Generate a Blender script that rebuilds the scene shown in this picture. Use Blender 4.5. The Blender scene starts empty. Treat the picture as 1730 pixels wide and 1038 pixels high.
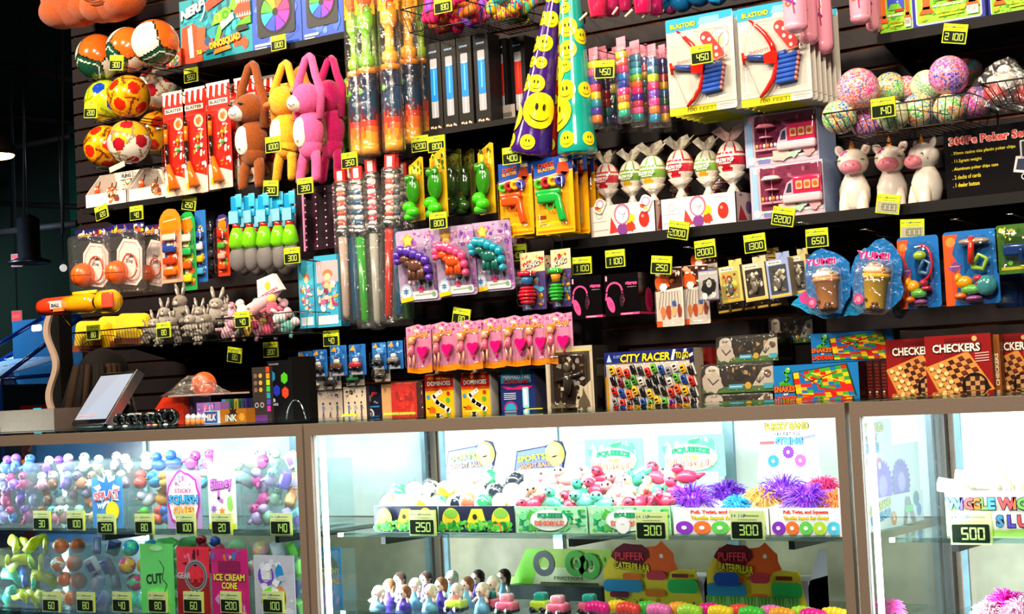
import bpy,bmesh,math,random
from mathutils import Vector,Matrix
D_=bpy.data
SC=bpy.context.scene
COLL=SC.collection
rnd=random.Random(7)
# ------------------------------------------------------------------ camera
FPX=2870.0;CX,CY=865.0,519.0;CAMZ=1.02
Xc=Vector((4165,349,2870)).normalized()
Yc=Vector((1985,-51,-2870));Yc=(Yc-Xc*Yc.dot(Xc)).normalized()
Zc=Xc.cross(Yc)
ROT=Matrix((Xc,Yc,Zc))
cam_d=D_.cameras.new('camera');cam=D_.objects.new('camera',cam_d);COLL.objects.link(cam)
cam_d.sensor_width=36.0;cam_d.lens=FPX*36.0/1730.0;cam_d.clip_end=200
cam.matrix_world=Matrix.Translation((0,0,CAMZ))@ROT.to_4x4()
SC.camera=cam
def W(px,py,d):
 """the point of the plane Y = d seen at a photo pixel"""
 r=ROT@Vector((px-CX,-(py-CY),-FPX))
 t=d/r.y
 return(r.x*t,CAMZ+r.z*t)
def rc(cx,cy,w,h,d):
 X,Z=W(cx,cy,d)
 wid=W(cx+w/2,cy,d)[0]-W(cx-w/2,cy,d)[0]
 hei=W(cx,cy-h/2,d)[1]-W(cx,cy+h/2,d)[1]
 return X,Z-hei/2,wid,hei
# ------------------------------------------------------------------ view, world
vs=SC.view_settings
vs.view_transform='Standard';vs.look='None';vs.gamma=1.0;vs.exposure=0.62
vs.use_curve_mapping=False
wd=D_.worlds.new('world');SC.world=wd;wd.use_nodes=True
wd.node_tree.nodes['Background'].inputs[0].default_value=(0.55,0.62,0.9,1)
wd.node_tree.nodes['Background'].inputs[1].default_value=0.008
SC.cycles.max_bounces=8;SC.cycles.transparent_max_bounces=24
SC.cycles.diffuse_bounces=3;SC.cycles.glossy_bounces=3;SC.cycles.transmission_bounces=4
SC.cycles.caustics_reflective=False;SC.cycles.caustics_refractive=False
SC.cycles.sample_clamp_indirect=4.0
def area(name,loc,target,sx,sy,power,col,spread=180):
 l=D_.lights.new(name,'AREA');l.shape='RECTANGLE';l.size=sx;l.size_y=sy
 l.energy=power;l.color=col;l.spread=math.radians(spread)
 o=D_.objects.new(name,l);COLL.objects.link(o);o.location=loc
 o.rotation_euler=(Vector(target)-Vector(loc)).to_track_quat('-Z','Y').to_euler()
 return o
for(lx,tx,p)in((-6.0,-5.4,54),(-4.2,-4.0,43),(-2.6,-2.7,35),(-1.0,-1.4,32)):
 area('track_lamp',(lx,2.5,3.5),(tx,4.8,1.55),0.28,0.28,p,(1.0,0.83,0.60),150)
area('hall_lamp',(-1.2,0.2,3.4),(-2.2,3.0,0.9),1.2,0.6,82,(1.0,0.88,0.74),160)
# ------------------------------------------------------------------ colour and materials
def hx(c):
 if not isinstance(c,str):return c
 c=c.lstrip('#');out=[]
 if len(c)==3:c=c[0]*2+c[1]*2+c[2]*2
 for i in(0,2,4):
  s=int(c[i:i+2],16)/255
  out.append(s/12.92 if s<=0.04045 else((s+0.055)/1.055)**2.4)
 return tuple(out)
class NT:
 def __init__(s,name):
  s.m=D_.materials.new(name);s.m.use_nodes=True;s.t=s.m.node_tree
  s.b=s.t.nodes['Principled BSDF'];s.o=s.t.nodes['Material Output']
 def n(s,typ,**kw):
  nd=s.t.nodes.new(typ)
  for k,v in kw.items():
   if hasattr(nd,k):setattr(nd,k,v)
   else:nd.inputs[k.replace('_',' ')].default_value=v
  return nd
 def l(s,a,b):s.t.links.new(a,b)
def bump(nt,scale,strength,dist=0.002,detail=3.0,kind='ShaderNodeTexNoise'):
 tc=nt.n('ShaderNodeTexCoord');tx=nt.n(kind);tx.inputs['Scale'].default_value=scale
 if 'Detail' in tx.inputs:tx.inputs['Detail'].default_value=detail
 nt.l(tc.outputs['Object'],tx.inputs['Vector'])
 bp=nt.n('ShaderNodeBump');bp.inputs['Strength'].default_value=strength;bp.inputs['Distance'].default_value=dist
 nt.l(tx.outputs[0],bp.inputs['Height'])
 return bp,tx
def mat_col(name,rough=0.45,bs=0.0,bscale=100,bdist=0.001,spec=0.5,metal=0,coat=0,sheen=0,var=0.0,vscale=60,trans=0.0):
 nt=NT(name);b=nt.b
 at=nt.n('ShaderNodeAttribute');at.attribute_name='Col'
 src=at.outputs['Color']
 if var:
  tc=nt.n('ShaderNodeTexCoord');nz=nt.n('ShaderNodeTexNoise');nz.inputs['Scale'].default_value=vscale
  nz.inputs['Detail'].default_value=4
  nt.l(tc.outputs['Object'],nz.inputs['Vector'])
  mr=nt.n('ShaderNodeMapRange');mr.inputs['From Min'].default_value=.3;mr.inputs['From Max'].default_value=.7
  mr.inputs['To Min'].default_value=1-var;mr.inputs['To Max'].default_value=1+var
  nt.l(nz.outputs[0],mr.inputs['Value'])
  mx=nt.n('ShaderNodeVectorMath');mx.operation='SCALE'
  nt.l(src,mx.inputs[0]);nt.l(mr.outputs[0],mx.inputs['Scale']);src=mx.outputs[0]
 nt.l(src,b.inputs['Base Color'])
 b.inputs['Roughness'].default_value=rough;b.inputs['Specular IOR Level'].default_value=spec
 b.inputs['Metallic'].default_value=metal
 b.inputs['Coat Weight'].default_value=coat;b.inputs['Coat Roughness'].default_value=0.08
 if sheen:b.inputs['Sheen Weight'].default_value=sheen
 if trans:b.inputs['Transmission Weight'].default_value=trans
 if bs:
  bp,_=bump(nt,bscale,bs,bdist);nt.l(bp.outputs[0],b.inputs['Normal'])
 return nt.m
def mat_clear(name,amount=0.12,rough=0.08,tint=(1,1,1),bs=0.0,bscale=40,haze=0.0,bdist=0.01,ior=1.45):
 """thin clear plastic or glass: mostly see-through, with a fresnel gloss"""
 nt=NT(name);t=nt.t;t.nodes.remove(nt.b)
 tr=nt.n('ShaderNodeBsdfTransparent');tr.inputs[0].default_value=(*tint,1)
 gl=nt.n('ShaderNodeBsdfGlossy');gl.inputs['Roughness'].default_value=rough
 fr=nt.n('ShaderNodeFresnel');ge=nt.n('ShaderNodeNewGeometry');mi=nt.n('ShaderNodeMapRange')
 mi.inputs['To Min'].default_value=ior;mi.inputs['To Max'].default_value=1/ior
 nt.l(ge.outputs['Backfacing'],mi.inputs['Value']);nt.l(mi.outputs[0],fr.inputs['IOR'])
 ad=nt.n('ShaderNodeMath');ad.operation='ADD';ad.inputs[1].default_value=amount;ad.use_clamp=True
 nt.l(fr.outputs[0],ad.inputs[0])
 mx=nt.n('ShaderNodeMixShader');nt.l(ad.outputs[0],mx.inputs[0]);nt.l(tr.outputs[0],mx.inputs[1]);nt.l(gl.outputs[0],mx.inputs[2])
 out=mx
 if haze:
  df=nt.n('ShaderNodeBsdfDiffuse');df.inputs[0].default_value=(.9,.93,.95,1)
  m2=nt.n('ShaderNodeMixShader');m2.inputs[0].default_value=haze
  nt.l(mx.outputs[0],m2.inputs[1]);nt.l(df.outputs[0],m2.inputs[2]);out=m2
 if bs:
  bp,_=bump(nt,bscale,bs,bdist,2.0)
  nt.l(bp.outputs[0],gl.inputs['Normal']);nt.l(bp.outputs[0],fr.inputs['Normal'])
 nt.l(out.outputs[0],nt.o.inputs[0])
 return nt.m
def mat_plain(name,col,rough=0.5,metal=0.0,bs=0,bscale=200,bdist=0.001,var=0.0,vscale=30,spec=0.5):
 nt=NT(name);b=nt.b;c=hx(col)
 b.inputs['Roughness'].default_value=rough;b.inputs['Metallic'].default_value=metal
 b.inputs['Specular IOR Level'].default_value=spec
 tc=nt.n('ShaderNodeTexCoord');nz=nt.n('ShaderNodeTexNoise');nz.inputs['Scale'].default_value=vscale
 nt.l(tc.outputs['Object'],nz.inputs['Vector'])
 cr=nt.n('ShaderNodeValToRGB');cr.color_ramp.elements[0].position=.3;cr.color_ramp.elements[1].position=.7
 cr.color_ramp.elements[0].color=(*[max(0,x*(1-var))for x in c],1)
 cr.color_ramp.elements[1].color=(*[x*(1+var)for x in c],1)
 nt.l(nz.outputs[0],cr.inputs[0]);nt.l(cr.outputs[0],b.inputs['Base Color'])
 if bs:
  bp,_=bump(nt,bscale,bs,bdist);nt.l(bp.outputs[0],b.inputs['Normal'])
 return nt.m
def mat_emit(name,col,power,base=(0,0,0)):
 nt=NT(name);nt.b.inputs['Base Color'].default_value=(*base,1)
 nt.b.inputs['Emission Color'].default_value=(*hx(col),1);nt.b.inputs['Emission Strength'].default_value=power
 return nt.m
PRINT=mat_col('printed_card',0.42,spec=0.25,var=0.05,vscale=220)
GLOSS=mat_col('glossy_plastic',0.16,coat=0.5,spec=0.6)
MATTE=mat_col('matte_plastic',0.6,spec=.2,var=0.05)
PLUSH=mat_col('plush_fabric',0.95,bs=0.9,bscale=420,bdist=0.003,sheen=0.25,var=0.22,vscale=160,spec=0.15)
FOAM=mat_col('foam_rubber',0.7,bs=0.2,bscale=600,bdist=0.0006,spec=0.3)
RUBBER=mat_col('soft_rubber',0.32,spec=0.5,var=0.05)
METAL=mat_plain('brushed_metal','#c8ccd0',0.28,1.0,var=0.1)
WIRE=mat_plain('black_wire','#111112',0.4,0.3)
CHROME=mat_plain('chrome_wire','#d8d8d8',0.15,1.0)
BLACKP=mat_plain('black_plastic','#0b0b0c',0.35,var=0.2)
SCRM=mat_col('lcd_screen',.3,spec=.5);SCRM.node_tree.nodes['Principled BSDF'].inputs['Emission Color'].default_value=(.62,.70,.85,1);SCRM.node_tree.nodes['Principled BSDF'].inputs['Emission Strength'].default_value=.08
CLEAR=mat_clear('clear_blister',0.05,0.07,bs=0.35,bscale=60,bdist=0.004)
BAG=mat_clear('clear_bag',0.05,0.10,bs=0.9,bscale=45,haze=0.02,bdist=0.012)
ACRYL=mat_clear('clear_acrylic',0.04,0.03,tint=(.93,.98,.98),haze=0.03)
SHELFGLASS=mat_clear('green_edge_glass',0.05,0.02,tint=(.86,.97,.94))
CASEGLASS=mat_clear('case_glass',0.004,0.01,tint=(.98,.995,.995),ior=1.22)
# ------------------------------------------------------------------ mesh builder
_txt={}
def glyphs(s,bold=0.02):
 k=(s,bold)
 if k not in _txt:
  cu=D_.curves.new('t','FONT');cu.body=s;cu.resolution_u=2;cu.offset=bold;cu.fill_mode='FRONT'
  o=D_.objects.new('t',cu);COLL.objects.link(o)
  dg=bpy.context.evaluated_depsgraph_get();me=o.evaluated_get(dg).to_mesh()
  vs_=[(v.co.x,v.co.y)for v in me.vertices];fs=[tuple(p.vertices)for p in me.polygons]
  o.evaluated_get(dg).to_mesh_clear();D_.objects.remove(o);D_.curves.remove(cu)
  if vs_:
   x0=min(v[0]for v in vs_);x1=max(v[0]for v in vs_);y0=min(v[1]for v in vs_);y1=max(v[1]for v in vs_)
   h=max(y1-y0,1e-6);vs_=[((v[0]-(x0+x1)/2)/h,(v[1]-y0)/h-0.5)for v in vs_]
   _txt[k]=(vs_,fs,(x1-x0)/h)
  else:_txt[k]=([],[],1)
 return _txt[k]
class M:
 def __init__(s):s.v=[];s.f=[];s.c=[];s.s=[]
 def add(s,vs_,fs,col,smooth=False,T=None):
  n=len(s.v)
  if T is not None:vs_=[tuple(T@Vector(v))for v in vs_]
  s.v.extend(vs_);multi=isinstance(col,list)
  if not multi:col=hx(col)
  for i,f in enumerate(fs):
   s.f.append(tuple(n+j for j in f));s.c.append(hx(col[i])if multi else col);s.s.append(smooth)
  return s
 def box(s,x0,x1,y0,y1,z0,z1,col,side=None,top=None,T=None):
  v=[(x0,y0,z0),(x1,y0,z0),(x1,y1,z0),(x0,y1,z0),(x0,y0,z1),(x1,y0,z1),(x1,y1,z1),(x0,y1,z1)]
  sd=side or col;tp=top or sd
  return s.add(v,[(0,1,5,4),(1,2,6,5),(2,3,7,6),(3,0,4,7),(4,5,6,7),(0,3,2,1)],[col,sd,sd,sd,tp,tp],T=T)
 def rbox(s,x0,x1,y0,y1,z0,z1,r,col,n=3,T=None):
  """box with rounded corners in every direction"""
  cx,cy,cz=(x0+x1)/2,(y0+y1)/2,(z0+z1)/2;hx_,hy,hz=(x1-x0)/2,(y1-y0)/2,(z1-z0)/2
  r=min(r,hx_,hy,hz)
  nu,nv=4*(n+1),2*(n+1);vs_=[];fs=[]
  lat=[-math.pi/2+math.pi/2*i/n for i in range(n+1)]+[math.pi/2*i/n for i in range(n+1)]
  sg=[-1]*(n+1)+[1]*(n+1)
  for la,sz in zip(lat,sg):
   for q in range(4):
    for i in range(n+1):
     a=math.pi/2*(q+i/n);sx=1 if q in(0,3)else-1;sy=1 if q in(0,1)else-1
     vs_.append((cx+sx*(hx_-r)+r*math.cos(a)*math.cos(la),cy+sy*(hy-r)+r*math.sin(a)*math.cos(la),cz+sz*(hz-r)+r*math.sin(la)))
  for j in range(nv-1):
   for i in range(nu):
    k=(i+1)%nu;fs.append((j*nu+i,j*nu+k,(j+1)*nu+k,(j+1)*nu+i))
  fs.append(tuple(reversed(range(nu))));fs.append(tuple((nv-1)*nu+i for i in range(nu)))
  return s.add(vs_,fs,col,True,T)
 def poly(s,pts,col,y=0.0,T=None):
  a=sum(pts[i][0]*pts[(i+1)%len(pts)][1]-pts[(i+1)%len(pts)][0]*pts[i][1]for i in range(len(pts)))
  if a<0:pts=pts[::-1]
  return s.add([(p[0],y,p[1])for p in pts],[tuple(range(len(pts)))],col,T=T)
 def rect(s,x0,z0,x1,z1,col,y=0.0,T=None):return s.poly([(x0,z0),(x1,z0),(x1,z1),(x0,z1)],col,y,T)
 def rrect(s,x0,z0,x1,z1,r,col,y=0.0,T=None):return s.poly(rr(x0,z0,x1,z1,r),col,y,T)
 def disc(s,cx,cz,r,col,y=0.0,n=18,rz=None,a0=0.0,T=None):
  rz=rz or r
  ca,sa=math.cos(a0),math.sin(a0)
  pts=[(r*math.cos(2*math.pi*i/n),rz*math.sin(2*math.pi*i/n))for i in range(n)]
  return s.poly([(cx+p[0]*ca-p[1]*sa,cz+p[0]*sa+p[1]*ca)for p in pts],col,y,T)
 def ring(s,cx,cz,r0,r1,col,y=0.0,n=20,a0=0,a1=2*math.pi,T=None):
  vs_=[];fs=[];full=abs(a1-a0)>6.28
  m=n if full else n+1
  for i in range(m):
   a=a0+(a1-a0)*i/n
   vs_+=[(cx+r0*math.cos(a),y,cz+r0*math.sin(a)),(cx+r1*math.cos(a),y,cz+r1*math.sin(a))]
  for i in range(n):
   j=(i+1)%m;fs.append((2*i,2*j,2*j+1,2*i+1))
  return s.add(vs_,fs,col,T=T)
 def line(s,pts,w,col,y=0.0,T=None):
  for a,b in zip(pts[:-1],pts[1:]):
   dx,dz=b[0]-a[0],b[1]-a[1];L=math.hypot(dx,dz)or 1;nx,nz=-dz/L*w/2,dx/L*w/2
   ex,ez=dx/L*w*.3,dz/L*w*.3
   s.poly([(a[0]+nx-ex,a[1]+nz-ez),(a[0]-nx-ex,a[1]-nz-ez),(b[0]-nx+ex,b[1]-nz+ez),(b[0]+nx+ex,b[1]+nz+ez)],col,y,T)
  return s
 def prism(s,pts,y0,y1,col,side=None,T=None):
  a=sum(pts[i][0]*pts[(i+1)%len(pts)][1]-pts[(i+1)%len(pts)][0]*pts[i][1]for i in range(len(pts)))
  if a<0:pts=pts[::-1]
  n=len(pts);vs_=[(p[0],y0,p[1])for p in pts]+[(p[0],y1,p[1])for p in pts]
  fs=[tuple(range(n)),tuple(reversed(range(n,2*n)))];cs=[col,col]
  for i in range(n):j=(i+1)%n;fs.append((i,i+n,j+n,j));cs.append(side or col)
  return s.add(vs_,fs,cs,T=T)
 def ell(s,c,r,col,fn=None,n=16,m=None,T=None,rot=None):
  m=m or max(6,n*2//3);vs_=[];fs=[];cs=[]
  if not hasattr(r,'__len__'):r=(r,r,r)
  Rm=rot.to_matrix()if rot is not None and hasattr(rot,'to_matrix')else rot
  dirs=[(0,0,-1)]
  for j in range(1,m):
   la=-math.pi/2+math.pi*j/m
   for i in range(n):
    a=2*math.pi*i/n;dirs.append((math.cos(a)*math.cos(la),math.sin(a)*math.cos(la),math.sin(la)))
  dirs.append((0,0,1))
  for d in dirs:
   p=Vector((d[0]*r[0],d[1]*r[1],d[2]*r[2]))
   if Rm:p=Rm@p
   vs_.append((c[0]+p.x,c[1]+p.y,c[2]+p.z))
  def rd(*ix):
   q=Vector((0,0,0))
   for k in ix:q+=Vector(dirs[k])
   return q.normalized()
  L=len(dirs)-1
  for i in range(n):
   k=(i+1)%n
   fs.append((0,1+k,1+i));fs.append((L,L-n+i,L-n+k))
   for j in range(m-2):fs.append((1+j*n+i,1+j*n+k,1+(j+1)*n+k,1+(j+1)*n+i))
  if fn:
   cs=[fn(rd(*f))for f in fs];return s.add(vs_,fs,cs,True,T)
  return s.add(vs_,fs,col,True,T)
 def tube(s,path,r,col,n=8,T=None,smooth=True,cap=True,flat=1.0):
  P=[Vector(p)for p in path];k=len(P)
  rs=r if isinstance(r,(list,tuple))else[r]*k
  vs_=[];fs=[];up=None
  for i,p in enumerate(P):
   t=(P[min(i+1,k-1)]-P[max(i-1,0)]);
   if t.length<1e-9:t=Vector((0,0,1))
   t.normalize()
   if up is None:
    up=Vector((0,1,0))if abs(t.y)<.9 else Vector((1,0,0))
   a=up-t*up.dot(t)
   if a.length<1e-6:a=Vector((1,0,0))-t*t.x
   a.normalize();up=a;b=t.cross(a)
   for j in range(n):
    w=2*math.pi*j/n;q=p+(a*math.cos(w)*flat+b*math.sin(w))*rs[i];vs_.append(tuple(q))
  cs=[]
  multi=isinstance(col,list)
  for i in range(k-1):
   for j in range(n):
    l=(j+1)%n;fs.append((i*n+j,i*n+l,(i+1)*n+l,(i+1)*n+j));cs.append(col[i]if multi else col)
  if cap:
   fs.append(tuple(reversed(range(n))));cs.append(cs[0]);fs.append(tuple((k-1)*n+j for j in range(n)));cs.append(cs[-2])
  return s.add(vs_,fs,cs,smooth,T)
 def lathe(s,prof,col,n=16,c=(0,0),T=None,smooth=True,fn=None):
  """prof: list of (radius, z); col: one colour or a list per band"""
  vs_=[];fs=[];cs=[];k=len(prof)
  for r,z in prof:
   for j in range(n):
    a=2*math.pi*j/n;vs_.append((c[0]+r*math.cos(a),c[1]+r*math.sin(a),z))
  for i in range(k-1):
   for j in range(n):
    l=(j+1)%n;fs.append((i*n+j,i*n+l,(i+1)*n+l,(i+1)*n+j))
    cs.append(fn(2*math.pi*(j+.5)/n,(prof[i][1]+prof[i+1][1])/2)if fn else(col[i]if isinstance(col,list)else col))
  fs.append(tuple(reversed(range(n))));cs.append(cs[0]);fs.append(tuple((k-1)*n+j for j in range(n)));cs.append(cs[-2])
  return s.add(vs_,fs,cs,smooth,T)
 def text(s,t,cx,cz,h,col,y=-0.001,w=None,bold=0.03,shear=0.0,rot=0.0,arc=0.0,ex=0.0,T=None):
  g,fs,wd_=glyphs(t,bold);sx=h
  if w:sx=w/wd_
  ca,sa=math.cos(rot),math.sin(rot);pts=[]
  for a,b in g:
   x,z=a*sx+shear*b*h,b*h
   if arc:z-=arc*(2*a/wd_)**2*h
   pts.append((cx+x*ca-z*sa,y,cz+x*sa+z*ca))
  if ex:
   n=len(pts);ed={}
   for f in fs:
    for i in range(len(f)):
     e=(f[i],f[(i+1)%len(f)]);ed[e]=1
   fl=list(fs)+[(b,a,a+n,b+n)for(a,b)in ed if(b,a)not in ed]
   return s.add(pts+[(p[0],p[1]+ex,p[2])for p in pts],fl,col,T=T)
  return s.add(pts,fs,col,T=T)
 def otext(s,t,cx,cz,h,col,outc,y=-0.001,w=None,bold=0.03,ob=0.11,**k):
  s.text(t,cx,cz,h*1.13,outc,y,w=w*1.04 if w else None,bold=ob,**k);s.text(t,cx,cz,h,col,y-0.0004,w=w,bold=bold,**k);return s
 def clutter(s,x0,z0,x1,z1,pal,n,y=-0.0006,size=0.25,seed=1):
  r=random.Random(seed);w,h=x1-x0,z1-z0;q=min(w,h)*size
  for i in range(n):
   a=q*r.uniform(.3,1);b=q*r.uniform(.3,1)
   cx=r.uniform(x0+a/2,x1-a/2)if w>a else(x0+x1)/2;cz=r.uniform(z0+b/2,z1-b/2)if h>b else(z0+z1)/2
   k=r.randint(3,7);ph=r.uniform(0,6)
   s.poly([(min(x1,max(x0,cx+a/2*math.cos(ph+6.283*j/k)*r.uniform(.6,1.2))),min(z1,max(z0,cz+b/2*math.sin(ph+6.283*j/k)*r.uniform(.6,1.2))))for j in range(k)],r.choice(pal),y-0.00004*i)
  return s
 def build(s,name,mat,parent=None,loc=None,rot=None):
  me=D_.meshes.new(name);me.from_pydata(s.v,[],s.f)
  ca=me.color_attributes.new('Col','FLOAT_COLOR','CORNER');buf=[]
  for p,c in zip(me.polygons,s.c):buf.extend((c[0],c[1],c[2],1.0)*p.loop_total)
  ca.data.foreach_set('color',buf);me.polygons.foreach_set('use_smooth',s.s)
  me.materials.append(mat);me.update()
  o=D_.objects.new(name,me);COLL.objects.link(o)
  if parent:o.parent=parent
  if loc:o.location=loc
  if rot:o.rotation_euler=rot
  return o
def rr(x0,z0,x1,z1,r,n=4):
 r=min(r,(x1-x0)/2,(z1-z0)/2);p=[]
 for cx,cz,a in((x1-r,z0+r,-90),(x1-r,z1-r,0),(x0+r,z1-r,90),(x0+r,z0+r,180)):
  for i in range(n+1):
   t=math.radians(a+90*i/n);p.append((cx+r*math.cos(t),cz+r*math.sin(t)))
 return p
def thing(name,label,cat,loc=(0,0,0),rot=(0,0,0),group=None):
 o=D_.objects.new(name,None);COLL.objects.link(o);o.empty_display_size=0.02
 o.location=loc;o.rotation_euler=rot;o['label']=label;o['category']=cat
 if group:o['group']=group
 return o
def tag(o,label,cat,group=None,kind=None):
 o['label']=label;o['category']=cat
 if group:o['group']=group
 if kind:o['kind']=kind
 return o
def struct(o):o['kind']='structure';return o
def dup(root,loc=None,label=None,group=None,rot=None):
 r=root.copy();COLL.objects.link(r)
 if loc is not None:r.location=loc
 if rot is not None:r.rotation_euler=rot
 if label:r['label']=label
 if group:r['group']=group
 for ch in root.children:
  c=ch.copy();COLL.objects.link(c);c.parent=r
  for g in ch.children:
   d=g.copy();COLL.objects.link(d);d.parent=c
 return r
def Rx(a):return Matrix.Rotation(a,4,'X')
def Ry(a):return Matrix.Rotation(a,4,'Y')
def Rz(a):return Matrix.Rotation(a,4,'Z')
def Tr(*a):return Matrix.Translation(Vector(a))
WALL=5.0
SHF=4.70
# ------------------------------------------------------------------ the room
def mat_slat():
 nt=NT('slat_board');b=nt.b
 tc=nt.n('ShaderNodeTexCoord');nz=nt.n('ShaderNodeTexNoise');nz.inputs['Scale'].default_value=3;nz.inputs['Detail'].default_value=6
 nt.l(tc.outputs['Object'],nz.inputs['Vector'])
 cr=nt.n('ShaderNodeValToRGB');cr.color_ramp.elements[0].color=(*hx('#120a10'),1);cr.color_ramp.elements[1].color=(*hx('#1d1319'),1)
 nt.l(nz.outputs[0],cr.inputs[0]);nt.l(cr.outputs[0],b.inputs['Base Color'])
 b.inputs['Roughness'].default_value=0.6;b.inputs['Specular IOR Level'].default_value=0.3
 return nt.m
SLAT=mat_slat()
GROOVE=mat_plain('groove_insert','#a05624',0.5,0.2,var=0.3)
DARK=mat_plain('dark_paint','#0a0a0b',0.8,var=0.3)
m=M();m.box(-16,3,-1,14,-0.05,0,'#1a1718');struct(m.build('floor',MATTE))
m=M();m.box(-16,3,-1,14,4.6,4.65,'#060606');struct(m.build('ceiling',DARK))
m=M();m.box(-16,3,13.9,14,0,4.6,'#113b36')
struct(m.build('wall_back',mat_plain('teal_wall','#0d3630',0.8,var=0.35,vscale=2)))
m=M();m.box(-16.1,-16,-1,14,0,4.6,'#101010');struct(m.build('wall_left',DARK))
XL=W(132,400,WALL)[0]
m=M();m.box(XL,0.9,WALL+0.03,WALL+0.12,0,4.6,'#1b1418');struct(m.build('wall_right',SLAT))
pitch=0.0685;z=0.55;m=M();g=M()
while z<3.2:
 m.box(XL,0.6,WALL,WALL+0.02,z,z+pitch-0.012,'#1b1418');z+=pitch
g.box(XL,0.6,WALL+0.018,WALL+0.026,0.55,3.2,'#6a3a1c')
struct(m.build('trim_1',SLAT));struct(g.build('trim_2',GROOVE))
def wavex(t):return 0.028*math.sin(t*2*math.pi)
wx,wz0=W(84,690,4.85);wz1=W(84,520,4.85)[1]
pts=[];K=40
z0,z1=0.55,wz1
ph=lambda z:0.026*math.sin((z-1.02)/0.24*2*math.pi*0.85+2.9)
L_=[(wx+0.035+ph(z0+(z1-z0)*i/90),z0+(z1-z0)*i/90)for i in range(91)]
m=M();m.prism(L_+[(XL+0.02,z1),(XL+0.02,z0)],4.86,4.93,'#0b0a0a');e_pan=m.build('trim_3',MATTE);struct(e_pan)
m=M()
a=[(x-0.004,z)for x,z in L_];b=[(x-0.036,z)for x,z in L_]
for i in range(90):
 m.prism([a[i],a[i+1],b[i+1],b[i]],4.85,4.94,'#b39a8a')
struct(m.build('trim_4',MATTE))
m=M()
for(x0,y0,x1,y1,d)in((0,270,120,230,11),(0,90,260,165,10),(60,395,130,378,9.5),(0,340,140,350,12),(0,185,190,215,12)):
 A=W(x0-80,y0,d);B=W(x1,y1,d);m.tube([(A[0],d,A[1]),(B[0],d,B[1])],0.03,'#2a2523')
for(px,d)in((40,10.5),(106,9),(20,12)):
 A=W(px,0,d);B=W(px,395,d);m.tube([(A[0],d,A[1]),(B[0],d,B[1])],0.012,'#2a2523')
tag(m.build('ceiling_pipes',MATTE),'dark pipes and conduits crossing the unlit ceiling left of the prize wall','pipes')
def px3(px,py,d):a=W(px,py,d);return Vector((a[0],d,a[1]))
p=px3(-4,262,8.0);r=0.12
t=thing('pendant_lamp','glowing bell-shaped pendant lamp at the far left edge in the dark hall','lamp',p)
m=M();m.lathe([(0.13,0.0),(0.125,0.06),(0.07,0.13),(0.02,0.16)],'#1d1712',20);m.tube([(0,0,.16),(0,0,1.6)],0.006,'#161210');m.build('lamp_shade',MATTE,t)
m=M();m.ell((0,0,-0.005),(0.12,0.12,0.03),'#ffd9a0');m.build('bulb',mat_emit('warm_bulb','#ffcf8a',9),t)
p=px3(50,446,9.0)
t=thing('pendant_fixture','unlit black drum pendant hanging in the dark hall','lamp',p)
m=M();m.lathe([(0.17,0),(0.17,0.02),(0.09,0.05),(0.09,0.36),(0.02,0.40)],'#050505',18);m.tube([(0,0,.4),(0,0,2)],0.006,'#050505');m.build('lamp_shade',BLACKP,t)
p=px3(107,453,9.0)
t=thing('globe_bulb','small white globe bulb hanging on a cord near the dark drum pendant','lamp',p)
m=M();m.ell((0,0,0),0.03,'#e8e8e0',n=12);m.build('bulb',mat_emit('dim_bulb','#e8e8e0',0.5),t)
m=M();m.tube([(0,0,.03),(0,0,1.7)],0.006,'#050505');m.build('cord',BLACKP,t)
EX=mat_emit('exit_red','#ff4038',0.55,(.5,.05,.05))
for(px,py,d,lb)in((28,440,10,'lit red exit sign hung from the ceiling, upper of the two'),(28,535,10.8,'lit red exit sign on the teal wall, lower of the two')):
 p=px3(px,py,d);t=thing('exit_sign',lb,'sign',p,(0,0,0.5))
 m=M();m.rbox(-.055,.055,0,.04,-.06,.06,.008,'#c8b8a8');m.tube([(0,.02,.06),(0,.02,4.6-p.z)],.006,'#222',6);m.build('housing',MATTE,t)
 m=M();m.rect(-.045,-.05,.045,.05,'#ff4038',-0.002);m.build('sign_face',EX,t)
 m=M();m.text('EXIT',0,0,0.03,'#ffd8d0',-0.004,w=0.075);m.build('lettering',PRINT,t)
NAVY='#0b2f7a'
def hoop(px,py,d,s,lb):
 p=px3(px,py,d);t=thing('basketball_arcade_machine',lb,'arcade machine',p)
 m=M()
 fr=[((-.62,-.75,-.15),(.1,.35,.62)),((.62,-.75,-.15),(.9,.35,.62)),((-.62,-.75,-.15),(-.55,.4,-.1)),((.1,.35,.62),(.9,.35,.62)),((.62,-.75,-.15),(.8,.4,-.1)),((-.62,-.75,-.15),(.62,-.75,-.15)),((-.62,-.75,-.15),(-.62,-.75,-1.4)),((.62,-.75,-.15),(.62,-.75,-1.4))]
 for a,b in fr:m.tube([Vector(a)*s,Vector(b)*s],0.028*s,NAVY,6)
 m.build('frame',GLOSS,t)
 m=M();m.box(-.55*s,.85*s,.4*s,.44*s,-.3*s,.62*s,'#12557a');m.build('backboard',MATTE,t)
 m=M()
 for i in range(19):
  x=(-.55+1.1*i/18)*s;m.tube([(x,-.7*s,-.12*s),(x+.05*s,.3*s,.12*s)],0.007*s,'#bcd8f0',4)
 for i in range(14):
  k=i/13;y=(-.7+k)*s;z=(-.12+.24*k)*s;m.tube([(-.55*s,y,z),(.6*s,y,z)],0.007*s,'#bcd8f0',4)
 m.build('net',mat_plain('net_white','#a8c8e0',.6),t)
 m=M();m.box(-.6*s,.6*s,-.7*s,.3*s,-1.5*s,-.22*s,'#07101f');m.build('cabinet',MATTE,t)
 m=M();m.rbox(.05*s,.22*s,.2*s,.24*s,.45*s,.53*s,.02,'#e8ecff');m.build('lamp_panel',mat_emit('cool_panel','#dfe4ff',2.0),t)
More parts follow.
